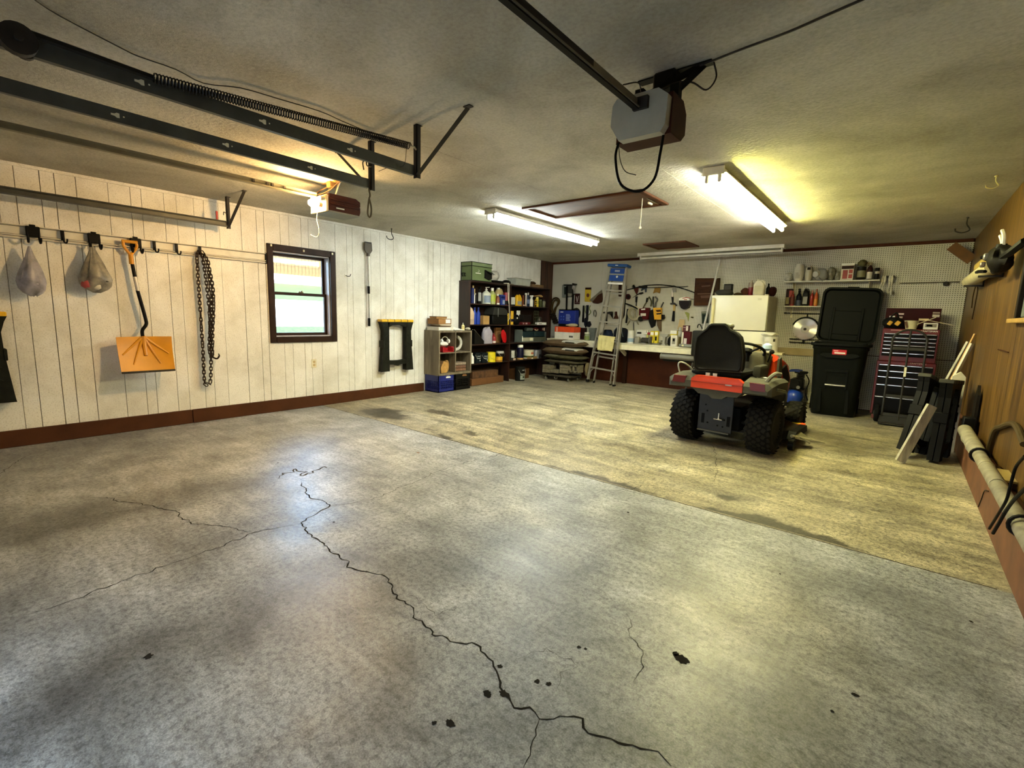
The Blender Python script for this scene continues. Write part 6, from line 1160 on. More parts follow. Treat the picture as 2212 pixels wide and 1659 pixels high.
def fput(p0, p1, pt, Y=7.95): a, c = on(p0, pt + 12, Y=Y).x, on(p1, pt + 12, Y=Y).x; return ((a + c) / 2, Y, ft + .001), c - a, on((p0 + p1) / 2, pt, Y=Y).z - ft
l, w, h = fput(1546, 1584, 626, 7.98); lump('tool_pouch', 'dark grey soft pouch lying on the refrigerator', 'pouch', l, (w, .2, h), M('#34332e', .8), 2, amp=.1, power=.35)
l, w, h = fput(1565, 1582, 614, 8.2); carton('black_radio', 'small black box standing behind the grey pouch on the refrigerator', 'box', l, (w, .1, h), BLACK, 0, [(-.4, .4, .55, .9, M('#3c3a34', .5))])
l, w, h = fput(1584, 1602, 634, 8.0); lump('rag', 'low brown rag on the refrigerator', 'rag', l, (w, .15, .05), M('#4a3a22', .9), 7, amp=.3)
l, w, h = fput(1600, 1618, 622, 8.05); lump('rag', 'rust coloured crumpled bundle beside the red bottle on the refrigerator', 'bundle', l, (w, .14, h), M('#4a2a1c', .9), 13, amp=.3)
l, w, h = fput(1617, 1628, 606, 8.02); bottle('red bottle with clear neck on the refrigerator', l, h, w * .5, M('#6b1217', .35), M('#9b8f7a', .4), 0, (.55, .85, M('#8d7c6c', .4)))
l, w, h = fput(1629, 1653, 604, 7.95); jug('cream plastic oil jug with printed label on the refrigerator', l, w, .11, h, M('#d6d0b4', .45), M('#c9c4a8', .5), 0, (.08, .6, M('#b5ae8e', .5)))
l, w, h = fput(1655, 1664, 613, 8.1); bottle('black handled bottle behind the cream jug', l, h, w * .5, BLACK, BLACK)
l, w, h = fput(1660, 1677, 620, 8.1); lump('cap_hat', 'dark red cap hung over the refrigerator corner', 'cap', l, (w, .16, h), M('#2c100e', .8), 23, amp=.08, power=.4)
a = on(1556, 558, Y=8.56); b = on(1514, 735, Y=8.1); b = Vector((b.x, 8.1, max(b.z, .842)))
one('white_pole', 'long white pole leaning against the pegboard beside the refrigerator', 'pole', G().cyl((0, 0, 0), a - b, .017, n=12).cyl((a - b) * 1.0, (a - b) * 1.004, .012, n=12), M('#cfccc0', .45), b)
# machine with grey arm behind the tractor seat
q = on(1503, 735, Y=7.2); t = thing('saw_stand', 'black machine on legs with a grey roller arm behind the tractor seat', 'saw stand', (q.x, 7.25, fz(7.25)))
z0 = on(1503, 765, Y=7.2).z - fz(7.25); z1 = on(1503, 714, Y=7.2).z - fz(7.25)
G().b2((-.05, -.09, z0 - .02), (.10, .09, z1), bev=.02, seg=2).build('housing', M('#1a1914', .55), t)
xa = on(1427, 771, Y=7.2).x - q.x; za = on(1460, 772, Y=7.2).z - fz(7.25)
G().cyl((xa, -.03, za), (.3, -.03, za), .042, n=16).build('roller_arm', M('#5d5b52', .5), t); G().cyl((xa - .004, -.03, za), (xa, -.03, za), .046, n=16).build('roller_cap', M('#8d8a7c', .5), t)
G().b2((xa + .02, -.0, za - .075), (.32, .06, za - .03)).build('rail', M('#1a1914', .55), t, smooth=0)
for x in (-.02, .28): 
    for y in (-.2, .2): G().cyl((x, y * .2, za - .06), (x + (.06 if x > 0 else -.06), y, .0), .015, n=8).build('leg', DKST, t)
# small side table with paint pail
pz = .80; a = on(1692, 766, Y=7.62).x; t = thing('side_table', 'narrow pale plank table beside the refrigerator', 'table', (a - .3, 7.66, fz(7.66))); hz = on(1680, 762, Y=7.55).z - fz(7.66)
G().b2((-.32, -.1, hz - .035), (.30, .1, hz), bev=.004).build('plank', M('#c6b98a', .6), t)
for x in (-.28, .14): G().b2((x, -.05, .0), (x + .05, .05, hz - .036)).build('leg', M('#15120d', .6), t, smooth=0)
p = on(1661, 764, Y=7.62); h = on(1661, 727, Y=7.62).z - (hz + fz(7.66)); t = tin('white paint pail with black dot and cloth over its rim beside the refrigerator', (p.x, 7.66, hz + fz(7.66) + .001), h, .098, M('#d3d0c0', .45), 0, None, M('#b5b2a4', .4), False, 'paint pail', name='paint_pail', extra=[(.68, .86, .45, .75, M('#3a382f', .5)), (.1, .7, -.9, -.1, M('#c2beae', .5))])
lump('rag', 'white crumpled cloth draped on the white paint pail', 'cloth', (p.x - .03, 7.66, hz + fz(7.66) + h + .002), (.2, .18, .06), M('#dad7c6', .9), 27, amp=.3, power=.4)
p = on(1635, 760, Y=7.7); carton('wood_block', 'small tan wood block next to the white paint pail', 'wood block', (p.x, 7.70, hz + fz(7.66) + .001), (.1, .06, .1), M('#8d7b52', .7))
# ---- air compressor
q = on(1712, 872, Y=8.12); zf = fz(8.2); t = thing('air_compressor', 'blue air compressor with black motor on the floor by the bin', 'air compressor', (q.x, 8.22, zf)); CBL = M('#1b3f9e', .35, coat=.3)
g = G(); pr = [(.0, -.17), (.05, -.165), (.09, -.14), (.115, -.1), (.12, 0), (.115, .1), (.09, .14), (.05, .165), (0, .17)]
rings = [[Vector((max(r, .002) * math.cos(2 * PI * i / 18), y, .14 + max(r, .002) * math.sin(2 * PI * i / 18))) for i in range(18)] for r, y in pr]; g.loft(rings).build('tank', CBL, t)
G().b2((-.09, -.1, .255), (.11, .1, .27)).build('platform', BLACK, t, smooth=0)
mo = G().cyl((-.02, .1, .35), (-.02, -.1, .35), .075, n=16).b2((-.02, -.07, .27), (.10, .08, .42), bev=.015).build('motor', M('#14130f', .5), t)
for k in range(5): G().b2((.0, -.075, .43 + .018 * k), (.10, .085, .437 + .018 * k), bev=.003).build('cooling_fin', M('#1b1a16', .5), mo)
G().b2((-.03, -.05, .5), (.14, .06, .535), bev=.012).build('shroud', M('#15140f', .45), t)
for y in (-.13, .13): G().tube(crv([(-.13, y, .26), (-.14, y, .45), (-.12, y, .52), (-.03, y, .54), (.05, y, .535)]), .011).build('handle', M('#16307c', .4), t)
G().cyl((-.13, -.13, .5), (-.13, .13, .5), .011, n=8).build('grip_bar', M('#16307c', .4), t)
for x in (-.09, .09): G().b2((x - .02, -.12, .0), (x + .02, -.08, .06)).b2((x - .02, .08, .0), (x + .02, .12, .06)).build('foot', RUB, t)
G().tube(crv([(.13, -.1, .5), (.18, -.12, .4), (.15, -.14, .25), (.19, -.12, .12)]), .009).build('air_hose', BLACK, t); G().cyl((.05, -.12, .3), (.05, -.135, .3), .025, n=12).build('gauge', STEEL, t)
# ---- wheeled trash bin
BN = M('#0b0d07', .5, var=.12, bump=.04, scale=50); bx, by = 5.345, 7.98; t = thing('trash_bin', 'dark green wheeled trash bin with its lid flipped open', 'trash bin', (bx, by, fz(by)), .07)
def rr(w, d, z, r=.09, n=5, dy=0.):
    out = []
    for cx, cy, a0 in ((w / 2 - r, d / 2 - r, 0), (-w / 2 + r, d / 2 - r, PI / 2), (-w / 2 + r, -d / 2 + r, PI), (w / 2 - r, -d / 2 + r, 1.5 * PI)):
        for k in range(n + 1): a = a0 + PI / 2 * k / n; out.append(Vector((cx + r * math.cos(a), cy + r * math.sin(a) + dy, z)))
    return out
G().loft([rr(.50, .50, .0, .08, dy=.02), rr(.52, .52, .03, .1, dy=.02), rr(.565, .575, .5, .1), rr(.60, .61, .80, .1), rr(.615, .625, .90, .1), rr(.635, .65, .92, .1), rr(.635, .65, .96, .1), rr(.60, .61, .965, .09), rr(.56, .57, .9, .08), rr(.45, .45, .06, .08)]).build('body', BN, t, smooth=35)
rim = G().loft([rr(.66, .69, .955, .1), rr(.69, .72, .965, .1), rr(.69, .72, .995, .1), rr(.62, .65, .995, .09), rr(.6, .62, .96, .09)], cap=False).build('rim', BN, t, smooth=35)
G().prism([(-.19, .86), (.19, .86), (.22, .835), (.14, .80), (-.14, .80), (-.22, .835)], -.335, -.29, 'y').build('grip_ledge', BN, t, smooth=0)
G().b2((-.12, -.2905, .40), (.10, -.262, .60), bev=.0).build('lift_recess', M('#080a05', .6), t, smooth=0)
G().prism([(-.12, .61), (.10, .61), (.12, .64), (-.14, .64)], -.31, -.27, 'y').b2((-.14, -.302, .38), (-.12, -.262, .62)).b2((.10, -.302, .38), (.12, -.262, .62)).build('recess_frame', BN, t, smooth=0)
G().cyl((-.125, -.297, .43), (.105, -.297, .43), .013, n=10).build('lift_bar', CHROME, t)
for x in (-.16, .15): G().prism([(x - .02, .05), (x + .02, .05), (x + .0, .37), (x - .03, .37)], -.285, -.255, 'y').build('rib', BN, t, smooth=0)
lb = G().b2((-.085, -.336, .845), (.075, -.328, .915), bev=.003).build('label_plate', M('#b81522', .4), t); G().b2((-.06, -.3375, .86), (.06, -.3361, .88)).build('print', PAPER, lb, smooth=0); G().b2((-.07, -.3375, .892), (-.02, -.3361, .905)).build('print', M('#e9a0a0', .5), lb, smooth=0)
for s in (-1, 1): G().cyl((s * .24, .24, .11), (s * .29, .24, .11), .11, n=20).build('wheel', RUB, t)
G().cyl((-.28, .36, .98), (.28, .36, .98), .016, n=8).build('hinge_bar', BN, t)
lid = G(); lw, lh = .71, .79; Rl = rotm(-.06, .035, 0); off = Vector((.03, .38, .985))
lid.loft([rr(lw - .04, lh - .04, 0, .09, dy=lh / 2), rr(lw, lh, .012, .1, dy=lh / 2), rr(lw, lh, .05, .1, dy=lh / 2), rr(lw - .05, lh - .05, .05, .08, dy=lh / 2), rr(lw - .09, lh - .09, .012, .07, dy=lh / 2)])
R90 = rotm(PI / 2, 0, 0); lid.xf(Rl @ R90, off); lo_ = lid.build('lid', BN, t, smooth=35)
g = G().b2((-.2, .12, .010), (.16, .46, .022), bev=.008).b2((-.2, .03, .01), (-.17, .5, .035), bev=.004).b2((.14, .03, .01), (.17, .5, .035), bev=.004).xf(Rl @ R90, off); g.build('lid_panel', BN, lo_)
g = G().b2((-.07, lh - .005, .005), (.07, lh + .012, .05), bev=.006).xf(Rl @ R90, off); g.build('lid_tab', BN, lo_)
# ---- red rolling tool chest
TR = M('#5a0608', .4); DB = M('#0b0908', .5); TX0, TX1, TY = 5.765, 6.36, 7.93; zf = fz(8.1); t = thing('tool_chest', 'red rolling tool chest with black drawers in the corner', 'tool chest', ((TX0 + TX1) / 2, TY, zf)); w = (TX1 - TX0) / 2
zz = lambda px, py: on(px, py, Y=TY).z - zf
zm = zz(1890, 778); ztop = zz(1900, 709)
G().b2((-w, .004, .075), (w, .44, zm), bev=.006).build('cabinet', TR, t); G().b2((-w + .015, .0, zm + .002), (w - .015, .40, ztop), bev=.006).build('top_chest', TR, t)
for x in (-w + .06, w - .06):
    for y in (.06, .38): G().cyl((x - .012, y, .037), (x + .012, y, .037), .036, n=14).build('caster', RUB, t)
G().b2((w, .05, .5), (w + .03, .08, .56)).build('side_handle', STEEL, t)
def drawers(rows, x0, x1, yf):
    for zt_, zb_ in rows:
        d = G().b2((x0, yf - .008, zb_ + .003), (x1, yf + .01, zt_ - .001), bev=.003).build('drawer', DB, t); G().b2((x0 + .004, yf - .021, zt_ - .015), (x1 - .004, yf - .007, zt_ - .003), bev=.003).build('drawer_pull', CHROME, d)
us = [zz(1903, y) for y in (718.5, 727, 735, 743, 751, 759.5)] + [zz(1900, 768)]
drawers(list(zip(us[:-1], us[1:])), -w + .035, w - .035, .0)
ls_ = [zz(1893, y) for y in (785, 798, 811, 828, 854)] + [zz(1885, 893)]
drawers(list(zip(ls_[:-1], ls_[1:])), -w + .025, w - .025, .004)
G().b2((-w + .02, -.004, ls_[-1] - .06), (w - .02, .004, ls_[-1] - .004)).build('kick_panel', M('#5a1a0f', .4), t, smooth=0)
lettering('CRAFTSMAN', .028, PAPER, t, (.18, -.0015, ztop - .02)); lettering('CRAFTSMAN', .028, M('#c9a5a0', .5), t, (.12, .0005, ls_[0] + .03))
G().b2((-.2, -.0015, ztop - .022), (-.08, -.0002, ztop - .014)).build('print', M('#c98f8a', .5), t, smooth=0)
rz1 = on(1975, 666, Y=8.3).z - zf
rs = G().b2((-w + .015, .385, ztop), (w - .015, .398, rz1), bev=.003).build('riser', M('#2e0507', .5), t)
for (u0, u1, v0, v1, m) in ((-.24, -.18, .5, .62, PAPER), (-.15, -.09, .68, .76, M('#c9b0a8', .5)), (-.14, -.10, .52, .6, M('#c9b0a8', .5)), (.07, .17, .42, .52, M('#d9c09a', .5)), (.20, .27, .6, .72, M('#b9aca0', .5)), (.20, .27, .76, .84, M('#8d7a70', .5))): G().b2((u0, .3835, ztop + (rz1 - ztop) * v0), (u1, .3848, ztop + (rz1 - ztop) * v1)).build('sticker', m, rs, smooth=0)
tz = zf + ztop + .001; tcx = (TX0 + TX1) / 2
t = lump('tool_bag', 'black tool bag with yellow pads on the red tool chest', 'bag', (tcx - .19, 8.12, tz), (.22, .16, .15), M('#100f0c', .7), 33, amp=.15, power=.5, parts=[('yellow_pad', G().box((-.03, -.085, .07), (.045, .02, .06), R=rotm(0, .5, 0), bev=.006), M('#c9962a', .6)), ('yellow_pad', G().box((.05, -.085, .07), (.05, .02, .06), R=rotm(0, .6, 0), bev=.006), M('#c9962a', .6)), ('strap', G().tube(crv([(-.04, -.04, .13), (.0, -.06, .19), (.03, -.05, .2), (.05, -.04, .14)]), .01), BLACK)])
t = thing('planter_pot', 'cream plastic pot with brown stain on the red tool chest', 'pot', (tcx - .0, 8.08, tz)); G().lathe([(.055, 0), (.075, .105), (.078, .11), (.07, .11), (.05, .01)], 16).build('pot', M('#cfc69a', .6), t); G().prism([(-.074, .09), (-.05, .1), (-.03, .03), (-.045, .005)], -.064, -.055, 'y').build('stain', M('#5b3a1e', .7), t, smooth=0)
t = carton('picture_box', 'white box with printed scene on the red tool chest', 'box', (tcx + .19, 8.06, tz), (.14, .06, .085), M('#d9d6ca', .5), 0, [(-.4, .4, .35, .85, M('#7b7266', .5)), (-.3, .1, .45, .75, PAPER)])
one('wood_stirrers', 'crossed thin wooden sticks lying over the white printed box', 'sticks', G().box((-.03, .0, .11), (.2, .014, .01), R=rotm(0, -.5, 0)).box((.11, 0, .09), (.24, .012, .008), R=rotm(0, .22, 0)), M('#b9a888', .6), (tcx + .17, 8.04, tz + .0), smooth=0)
# ---- hand truck
HT_ = M('#2a271f', .55, .3); q0 = onf(1898, 905); hx0, hx1 = on(1926, 750, Y=7.80).x, on(2001, 750, Y=7.80).x; hc = (hx0 + hx1) / 2; hw = (hx1 - hx0) / 2; zf = fz(7.75); t = thing('hand_truck', 'dark steel hand truck standing before the red tool chest', 'hand truck', (hc, 7.70, zf), rot=(-.075, 0, 0)); ht_ = on(1965, 712, Y=7.83).z - zf
G().tube([(-hw, 0, .09)] + [(-hw, 0, ht_ - hw * .8)] + arc((0, 0, ht_ - hw * .8), hw, PI - .15, .15, 14, r2=hw * .8) + [(hw, 0, ht_ - hw * .8), (hw, 0, .09)], .0125, n=8).build('frame', HT_, t)
G().cyl((0, 0, .06), (0, 0, ht_ - .004), .011, n=8).build('center_bar', HT_, t); G().b2((-.012, -.014, .62), (.012, -.012, .74)).build('sticker', CREAM, t, smooth=0)
for z in (.12, .36, ht_ - .24): G().b2((-hw, -.008, z - .02), (hw, .004, z + .02), bev=.003).build('crossbar', HT_, t)
G().b2((-hw - .03, -.17, .004), (hw + .03, .01, .012)).b2((-hw - .03, -.002, .004), (hw + .03, .01, .1)).build('toe_plate', HT_, t, smooth=0)
for s in (-1, 1):
    wl = G(); wl.lathe([(.07, -.028), (.1, -.026), (.112, -.012), (.112, .012), (.1, .026), (.07, .028)], 22, R=rotm(0, PI / 2, 0)); wo_ = wl.build('wheel', RUB, t, (s * (hw + .055), .065, .118)); G().lathe([(.02, -.034), (.068, -.02), (.068, .02), (.02, .034)], 16, R=rotm(0, PI / 2, 0)).build('hub', M('#7d7a6c', .4, .5), wo_)
    G().b2((s * (hw) - .012, .0, .06), (s * hw + .012, .1, .22), bev=.003).build('axle_bracket', HT_, t)
G().cyl((-hw - .08, .065, .118), (hw + .08, .065, .118), .009, n=8).build('axle', STEEL, t)
# ---- wall shelves with items
def wshelf(label, x0, x1, z):
    t = thing('wall_shelf', label, 'shelf', ((x0 + x1) / 2, 8.49, z - .018)); w = (x1 - x0) / 2
    G().b2((-w, -.1, 0), (w, .1, .0175), bev=.002).build('board', M('#d0ccba', .5), t)
    for x in (-w * .8, w * .8): G().b2((x - .012, .092, -.16), (x + .012, .1, -.001)).prism([(-.09, -.002), (.092, -.002), (.092, -.14), (.08, -.14)], x - .002, x + .002, 'x').build('bracket', CREAM, t, smooth=0)
W1, W2 = 1.93, 1.558; wshelf('upper white wall shelf on the pegboard above the trash bin', 4.485, 5.66, W1); wshelf('lower white wall shelf on the pegboard behind the open bin lid', 4.52, 5.35, W2)
def wput(p0, p1, pt, z, Y=8.42): a, c = on(p0, pt + 15, Y=Y).x, on(p1, pt + 15, Y=Y).x; return ((a + c) / 2, Y + .05, z + .001), (c - a) * .97, on((p0 + p1) / 2, pt, Y=Y).z - z
l, w, h = wput(1693, 1710, 589, W1); lump('white_jar', 'crumpled clear white packet at the end of the upper wall shelf', 'packet', l, (w, .1, h), M('#bcb8a6', .5, var=.25, scale=20), 51, amp=.2, power=.4)
l, w, h = wput(1714, 1737, 570, W1, 8.41); t = lump('grass_seed_bag', 'tall white paper sack on the upper wall shelf', 'sack', l, (w, .1, h), M('#c9c3b0', .7), 52, amp=.06, power=.22, parts=[('print', G().b2((-w * .3, -.05, h * .15), (w * .15, -.046, h * .5)), M('#a8a28e', .7))])
l, w, h = wput(1738, 1754, 575, W1, 8.43); lump('grass_seed_bag', 'shorter white sack with dark top leaning on the tall sack', 'sack', l, (w, .1, h), M('#c2bba4', .7), 53, amp=.1, power=.28, parts=[('print', G().b2((-w * .2, -.05, h * .75), (w * .25, -.04, h * .92)), M('#2f2a22', .7))])
l, w, h = wput(1757, 1788, 587, W1, 8.4); t = lump('dust_mask', 'grey dust respirator hanging over the upper wall shelf edge', 'respirator', (l[0], 8.36, W1 - .05), (w, .12, h + .05), M('#8b8a80', .7), 54, amp=.12, power=.5, parts=[('filter', G().cyl((-.05, -.03, .1), (-.07, -.075, .09), .05, .042, n=14), M('#b4b1a4', .6)), ('strap', G().tube(crv([(-.02, -.05, .04), (.03, -.06, -.01), (.06, -.04, .03)]), .008), M('#6d6b60', .7))]); t.location.y = 8.455; t.location.z = W1 + .001
l, w, h = wput(1786, 1803, 577, W1, 8.45); lump('plastic_bag', 'crumpled grey plastic bag on the upper wall shelf', 'bag', l, (w, .12, h), M('#85826f', .5, var=.35, scale=22), 55, amp=.25, power=.4)
l, w, h = wput(1803, 1815, 586, W1, 8.43); lump('plastic_bag', 'small pale wrapped packet beside the red canister', 'packet', l, (w, .1, h), M('#9c9780', .5, var=.35, scale=22), 56, amp=.25, power=.4)
l, w, h = wput(1817, 1845, 569, W1, 8.41); t = carton('canister', 'square white canister with red picture on the upper wall shelf', 'canister', l, (w, .11, h), M('#c9baa2', .5), 0, [(-.36, .04, .08, .6, M('#8d2019', .5)), (.12, .42, .1, .34, M('#9b2c20', .5)), (.12, .42, .4, .62, M('#9b2c20', .5)), (-.48, .48, .66, .85, M('#2a120e', .5))], lid=(.88, PAPER))
l, w, h = wput(1849, 1871, 576, W1); tin('dark jar with pale label on the upper wall shelf', l, h, w * .46, M('#1b1810', .35), 0, (.2, .7, M('#77714e', .5)), M('#4c4426', .5), False, 'jar', name='jar'); lump('rag', 'olive cloth stuffed on the dark jar', 'cloth', (l[0], l[1], W1 + h + .002), (.11, .1, .1), M('#5b5632', .9), 57, amp=.25)
l, w, h = wput(1873, 1886, 566, W1); bottle('dark brown bottle with white label on the upper wall shelf', l, h, w * .5, M('#2a100c', .35), M('#7a6a52', .5), 0, (.05, .45, M('#c9c2b0', .5)))
l, w, h = wput(1888, 1900, 578, W1); tin('black can with white stripe at the end of the upper wall shelf', l, h, w * .46, M('#15120d', .4), 0, (.5, .7, M('#b9b3a0', .5)), BLACK, False, 'can', name='can')
l, w, h = wput(1697, 1711, 624, W2); carton('fluid_box', 'dark red and yellow printed box at the end of the lower wall shelf', 'box', l, (w, .09, h), M('#26100c', .5), 0, [(-.4, .1, .1, .5, M('#7a6a2a', .5)), (.0, .45, .5, .9, M('#a3311f', .5))])
l, w, h = wput(1705, 1716, 628, W2, 8.39); bottle('red bottle with scratched label on the lower wall shelf', l, h, w * .45, M('#8c2218', .45), M('#a3442c', .5), 0, (.1, .6, M('#6b2a20', .5)))
l, w, h = wput(1719, 1732, 620, W2); bottle('black spray bottle on the lower wall shelf', l, h, w * .48, M('#11141c', .35), BLACK, 0, (.02, .3, M('#454c5c', .5)), 'trigger')
l, w, h = wput(1733, 1747, 621, W2); jug('black oil jug with white checkered label on the lower wall shelf', l, w, .08, h, M('#14120f', .4), M('#6b6a64', .5), 0, (.1, .5, M('#8c8980', .5)))
l, w, h = wput(1748.5, 1757, 627, W2); bottle('bright red bottle with pink cap on the lower wall shelf', l, h, w * .47, M('#a3200f', .35), M('#c9897a', .5))
l, w, h = wput(1758, 1767, 624, W2); bottle('orange pointed bottle on the lower wall shelf', l, h, w * .48, M('#c9540f', .35), M('#8c3a1a', .5), 0, (.05, .4, M('#d98a2a', .5)), capr=.25)
# ---- more things on the pegboard right half
q = on(1739, 711, Y=8.54); t = thing('cutting_disc', 'large shiny circular saw blade hung in a black holder on the pegboard', 'saw blade', (q.x, 8.54, q.z)); n = 40; pts = []
for k in range(n * 2): a = 2 * PI * k / (n * 2); r = .168 if k % 2 else .160; pts.append((r * math.cos(a), r * math.sin(a)))
def brushed():
    m, nt, b = base('brushed_disc'); tc = nd(nt, 'ShaderNodeTexCoord'); b.inputs['Metallic'].default_value = 1; b.inputs['Roughness'].default_value = .3; b.inputs['Base Color'].default_value = hx('#c9c7bd'); b.inputs['Anisotropic'].default_value = .85
    tg = nd(nt, 'ShaderNodeTangent'); tg.direction_type = 'RADIAL'; tg.axis = 'Y'; nt.links.new(tg.outputs[0], b.inputs['Tangent']); nz = nd(nt, 'ShaderNodeTexNoise', Scale=30.); nt.links.new(tc.outputs['Object'], nz.inputs['Vector']); return m
G().prism(pts, 0, .004, 'y').build('disc', brushed(), t, smooth=20); G().cyl((0, -.012, 0), (0, .0, 0), .02, n=14).build('arbor', DKST, t); G().cyl((0, -.002, 0), (0, .0, 0), .06, n=20).build('hub_ring', M('#a9a698', .3, .9), t)
G().tube(arc((0, .015, .0), .18, .35, PI - .35, 16), .011, n=6).build('holder', BLACK, t); G().b2((-.02, .01, -.22), (.01, .03, -.15), bev=.004).build('holder_foot', BLACK, t); G().b2((.0, .01, .17), (.015, .03, .23)).build('holder_hook', BLACK, t)
for z in (-.165, -.215): G().b2((-.2, .022, z), (.2, .034, z + .012)).build('rail', BLACK, t, smooth=0)
q = on(1696, 676, Y=8.56); t = thing('clamp_bar', 'thin dark rod with round end hung under the lower wall shelf', 'rod', (q.x, 8.56, q.z)); G().cyl((0, 0, 0), (.55, 0, -.005), .007, n=8).build('rod', IRON, t); G().lathe([(.012, -.012), (.018, 0), (.012, .012)], 10, (0, 0, 0)).build('knob', IRON, t)
q = on(1905, 598, Y=8.54); t = thing('bag_roll', 'bunch of white plastic bags hanging from a dark bracket on the pegboard', 'plastic bags', (q.x + .06, 8.54, q.z)); G().b2((-.06, -.02, -.02), (.08, .05, .012)).build('bracket', DKST, t, smooth=0)
for k, x in enumerate((-.045, -.02, .03, .055)): G().tube(crv([(x, -.03, .01), (x * 1.1, -.045, -.08), (x * 1.3 - .01, -.04, -.17), (x * 1.2, -.03, -.23 - .02 * (k % 2))]), [.01 + .006 * math.sin(i * .5) for i in range(19)], n=6).build('bag', M('#cfc9b2', .5, var=.2, scale=30), t)
q = on(1943, 612, Y=8.56); q2_ = on(2072, 612, Y=8.56); L_ = q2_.x - q.x; t = thing('auger_bit', 'long thin toothed rod with dark knob hung on the pegboard', 'rod', (q.x, 8.56, q.z)); G().cyl((0, 0, 0), (L_, 0, .01), .0045, n=6).build('rod', M('#4a4028', .6), t)
for k in range(26): G().b2((L_ * k / 26, -.004, -.004), (L_ * k / 26 + .004, .004, .012)).build('tooth', M('#4a4028', .6), t, smooth=0)
G().lathe([(.02, -.014), (.032, 0), (.02, .014)], 12, (L_ * .79, 0, -.015), R=rotm(PI / 2, 0, 0)).build('knob', IRON, t)
# ---- folded sawhorses, boards and blocks at the right wall
BLK3 = M('#0d0c0a', .5, var=.2)
s_old = SAW; SAW = M('#090806', .55, var=.25, scale=12)
CAPG = M('#3d3b33', .6)
sawhorse('black folding sawhorse standing tilted beside the wood wall', (6.24, 6.04, fz(6.0) + .01), (.0, .30, 1.15), CAPG, lw=.50)
sawhorse('black folding sawhorse standing upright against the brown kerb', (6.43, 6.05, fz(6.0) + .002), (.0, .08, 1.35), CAPG, lw=.50)
SAW = s_old
WB = M('#ddd8c4', .55, var=.08); OLDW = M('#b7b2a2', .8, var=.3, scale=20, stretch=(1, 1, .2))
def leaner(label, a, b, w, th, mat, up=(0, 1, 0), name='trim_board', extra=None):
    a, b = Vector(a), Vector(b); return one(name, label, 'board', G().sweep([(-w / 2, -th / 2), (w / 2, -th / 2), (w / 2, th / 2), (-w / 2, th / 2)], (0, 0, 0), b - a, up), mat, a, smooth=0)
ta = on(2092, 740, X=6.53); tb = on(2098, 740, X=6.54); fa = onf(1953, 972); fb = onf(1990, 985)
leaner('long white trim board leaning from the floor to the wood wall', (6.22, 6.72, fz(6.7) + .03), (6.535, ta.y, ta.z), .075, .02, OLDW, (1, -.4, .6))
leaner('narrow white trim board leaning on the wood wall beside the long one', (6.28, 6.80, fz(6.8) + .03), (6.55, tb.y + .02, tb.z - .01), .06, .018, WB, (1, -.4, .6))
leaner('thin tan wood strip between the white trim boards', (6.26, 6.77, fz(6.8) + .03), (6.56, tb.y + .04, tb.z + .09), .02, .012, M('#b98f4c', .6), (1, -.4, .6), 'wood_strip')
la = on(1968, 955, Y=5.64); lb_ = on(2013, 876, Y=5.72)
la = la + (la - lb_) * ((la.z - fz(5.6) - .014) / (lb_.z - la.z))
leaner('short weathered white board leaning on the tilted sawhorse', (la.x, la.y, max(la.z, fz(5.6) + .02)), lb_, .10, .022, OLDW, (.8, -.6, .3), 'weathered_board')
lc = on(2004, 912, Y=5.95); ld = on(2046, 862, Y=6.0)
q = on(2063, 822, Y=6.35); one('foam_block', 'white wedge-shaped offcut standing between the sawhorses and wood wall', 'offcut', G().prism([(-.05, 0), (.06, 0), (.06, q.z + .0), (.02, q.z + .05), (-.04, q.z)], -.02, .05, 'y'), M('#d6d0bb', .6), (6.46, 6.50, fz(6.35)), smooth=0)
one('dark_board', 'dark board leaning on the wood wall behind the sawhorses', 'board', G().prism([(-.10, .0), (.06, .0), (.10, .28), (-.0, .42), (-.08, .34)], -.02, .0, 'x'), M('#18130d', .6), (6.56, 5.75, .378), smooth=0)
one('black_box', 'small black box on the brown kerb beside the pale pipe end', 'box', G().b2((-.05, -.06, 0), (.03, .06, .15), bev=.006), BLK3, (6.52, 5.62, .376))
# ---- pipe and cables along the kerb
PVC = M('#8d8670', .6, var=.25, scale=12); t = thing('drain_pipe', 'long pale drain pipe lying on the brown kerb of the wood wall', 'pipe', (6.478, 5.45, .425))
yj = on(2112, 985, X=6.47).y - 5.45; yk = on(2200, 1160, X=6.47).y - 5.45
G().cyl((0, 0, .01), (.0, yj, .0), .047, n=18).build('sleeve', PVC, t); G().cyl((0, yj, .0), (0, -6.3, -.03), .037, n=18).build('pipe', PVC, t)
for y in (yj, yk): G().tube([(.047 * math.cos(a), y, .047 * math.sin(a)) for a in np.linspace(0, 2 * PI, 17)[:-1]], .008, n=6, close=True).build('band', M('#17130e', .6), t)
for y in (yj * .35, yj * .7, yj - .35, yj - .8): G().tube([((.047 if y > yj else .037) * math.cos(a), y, (.047 if y > yj else .037) * math.sin(a)) for a in np.linspace(0, 2 * PI, 15)[:-1]], .0035, n=5, close=True).build('ring', M('#b3ab8e', .5), t)
def wl(*pts, X=6.52): return [on(*p, X=X) for p in pts]
def wall_tube(name, label, cat, pts, r, mat, X=6.53):
    P = wl(*pts, X=X); return one(name, label, cat, G().tube(crv([p - P[0] for p in P], 6), r, n=8), mat, P[0])
wall_tube('bent_conduit', 'brown bent conduit arching over the wood wall above the pipe', 'conduit', [(2132, 990), (2140, 955), (2150, 928), (2165, 921), (2185, 915), (2198, 925), (2212, 960)], .017, M('#4a3c22', .55), 6.556)
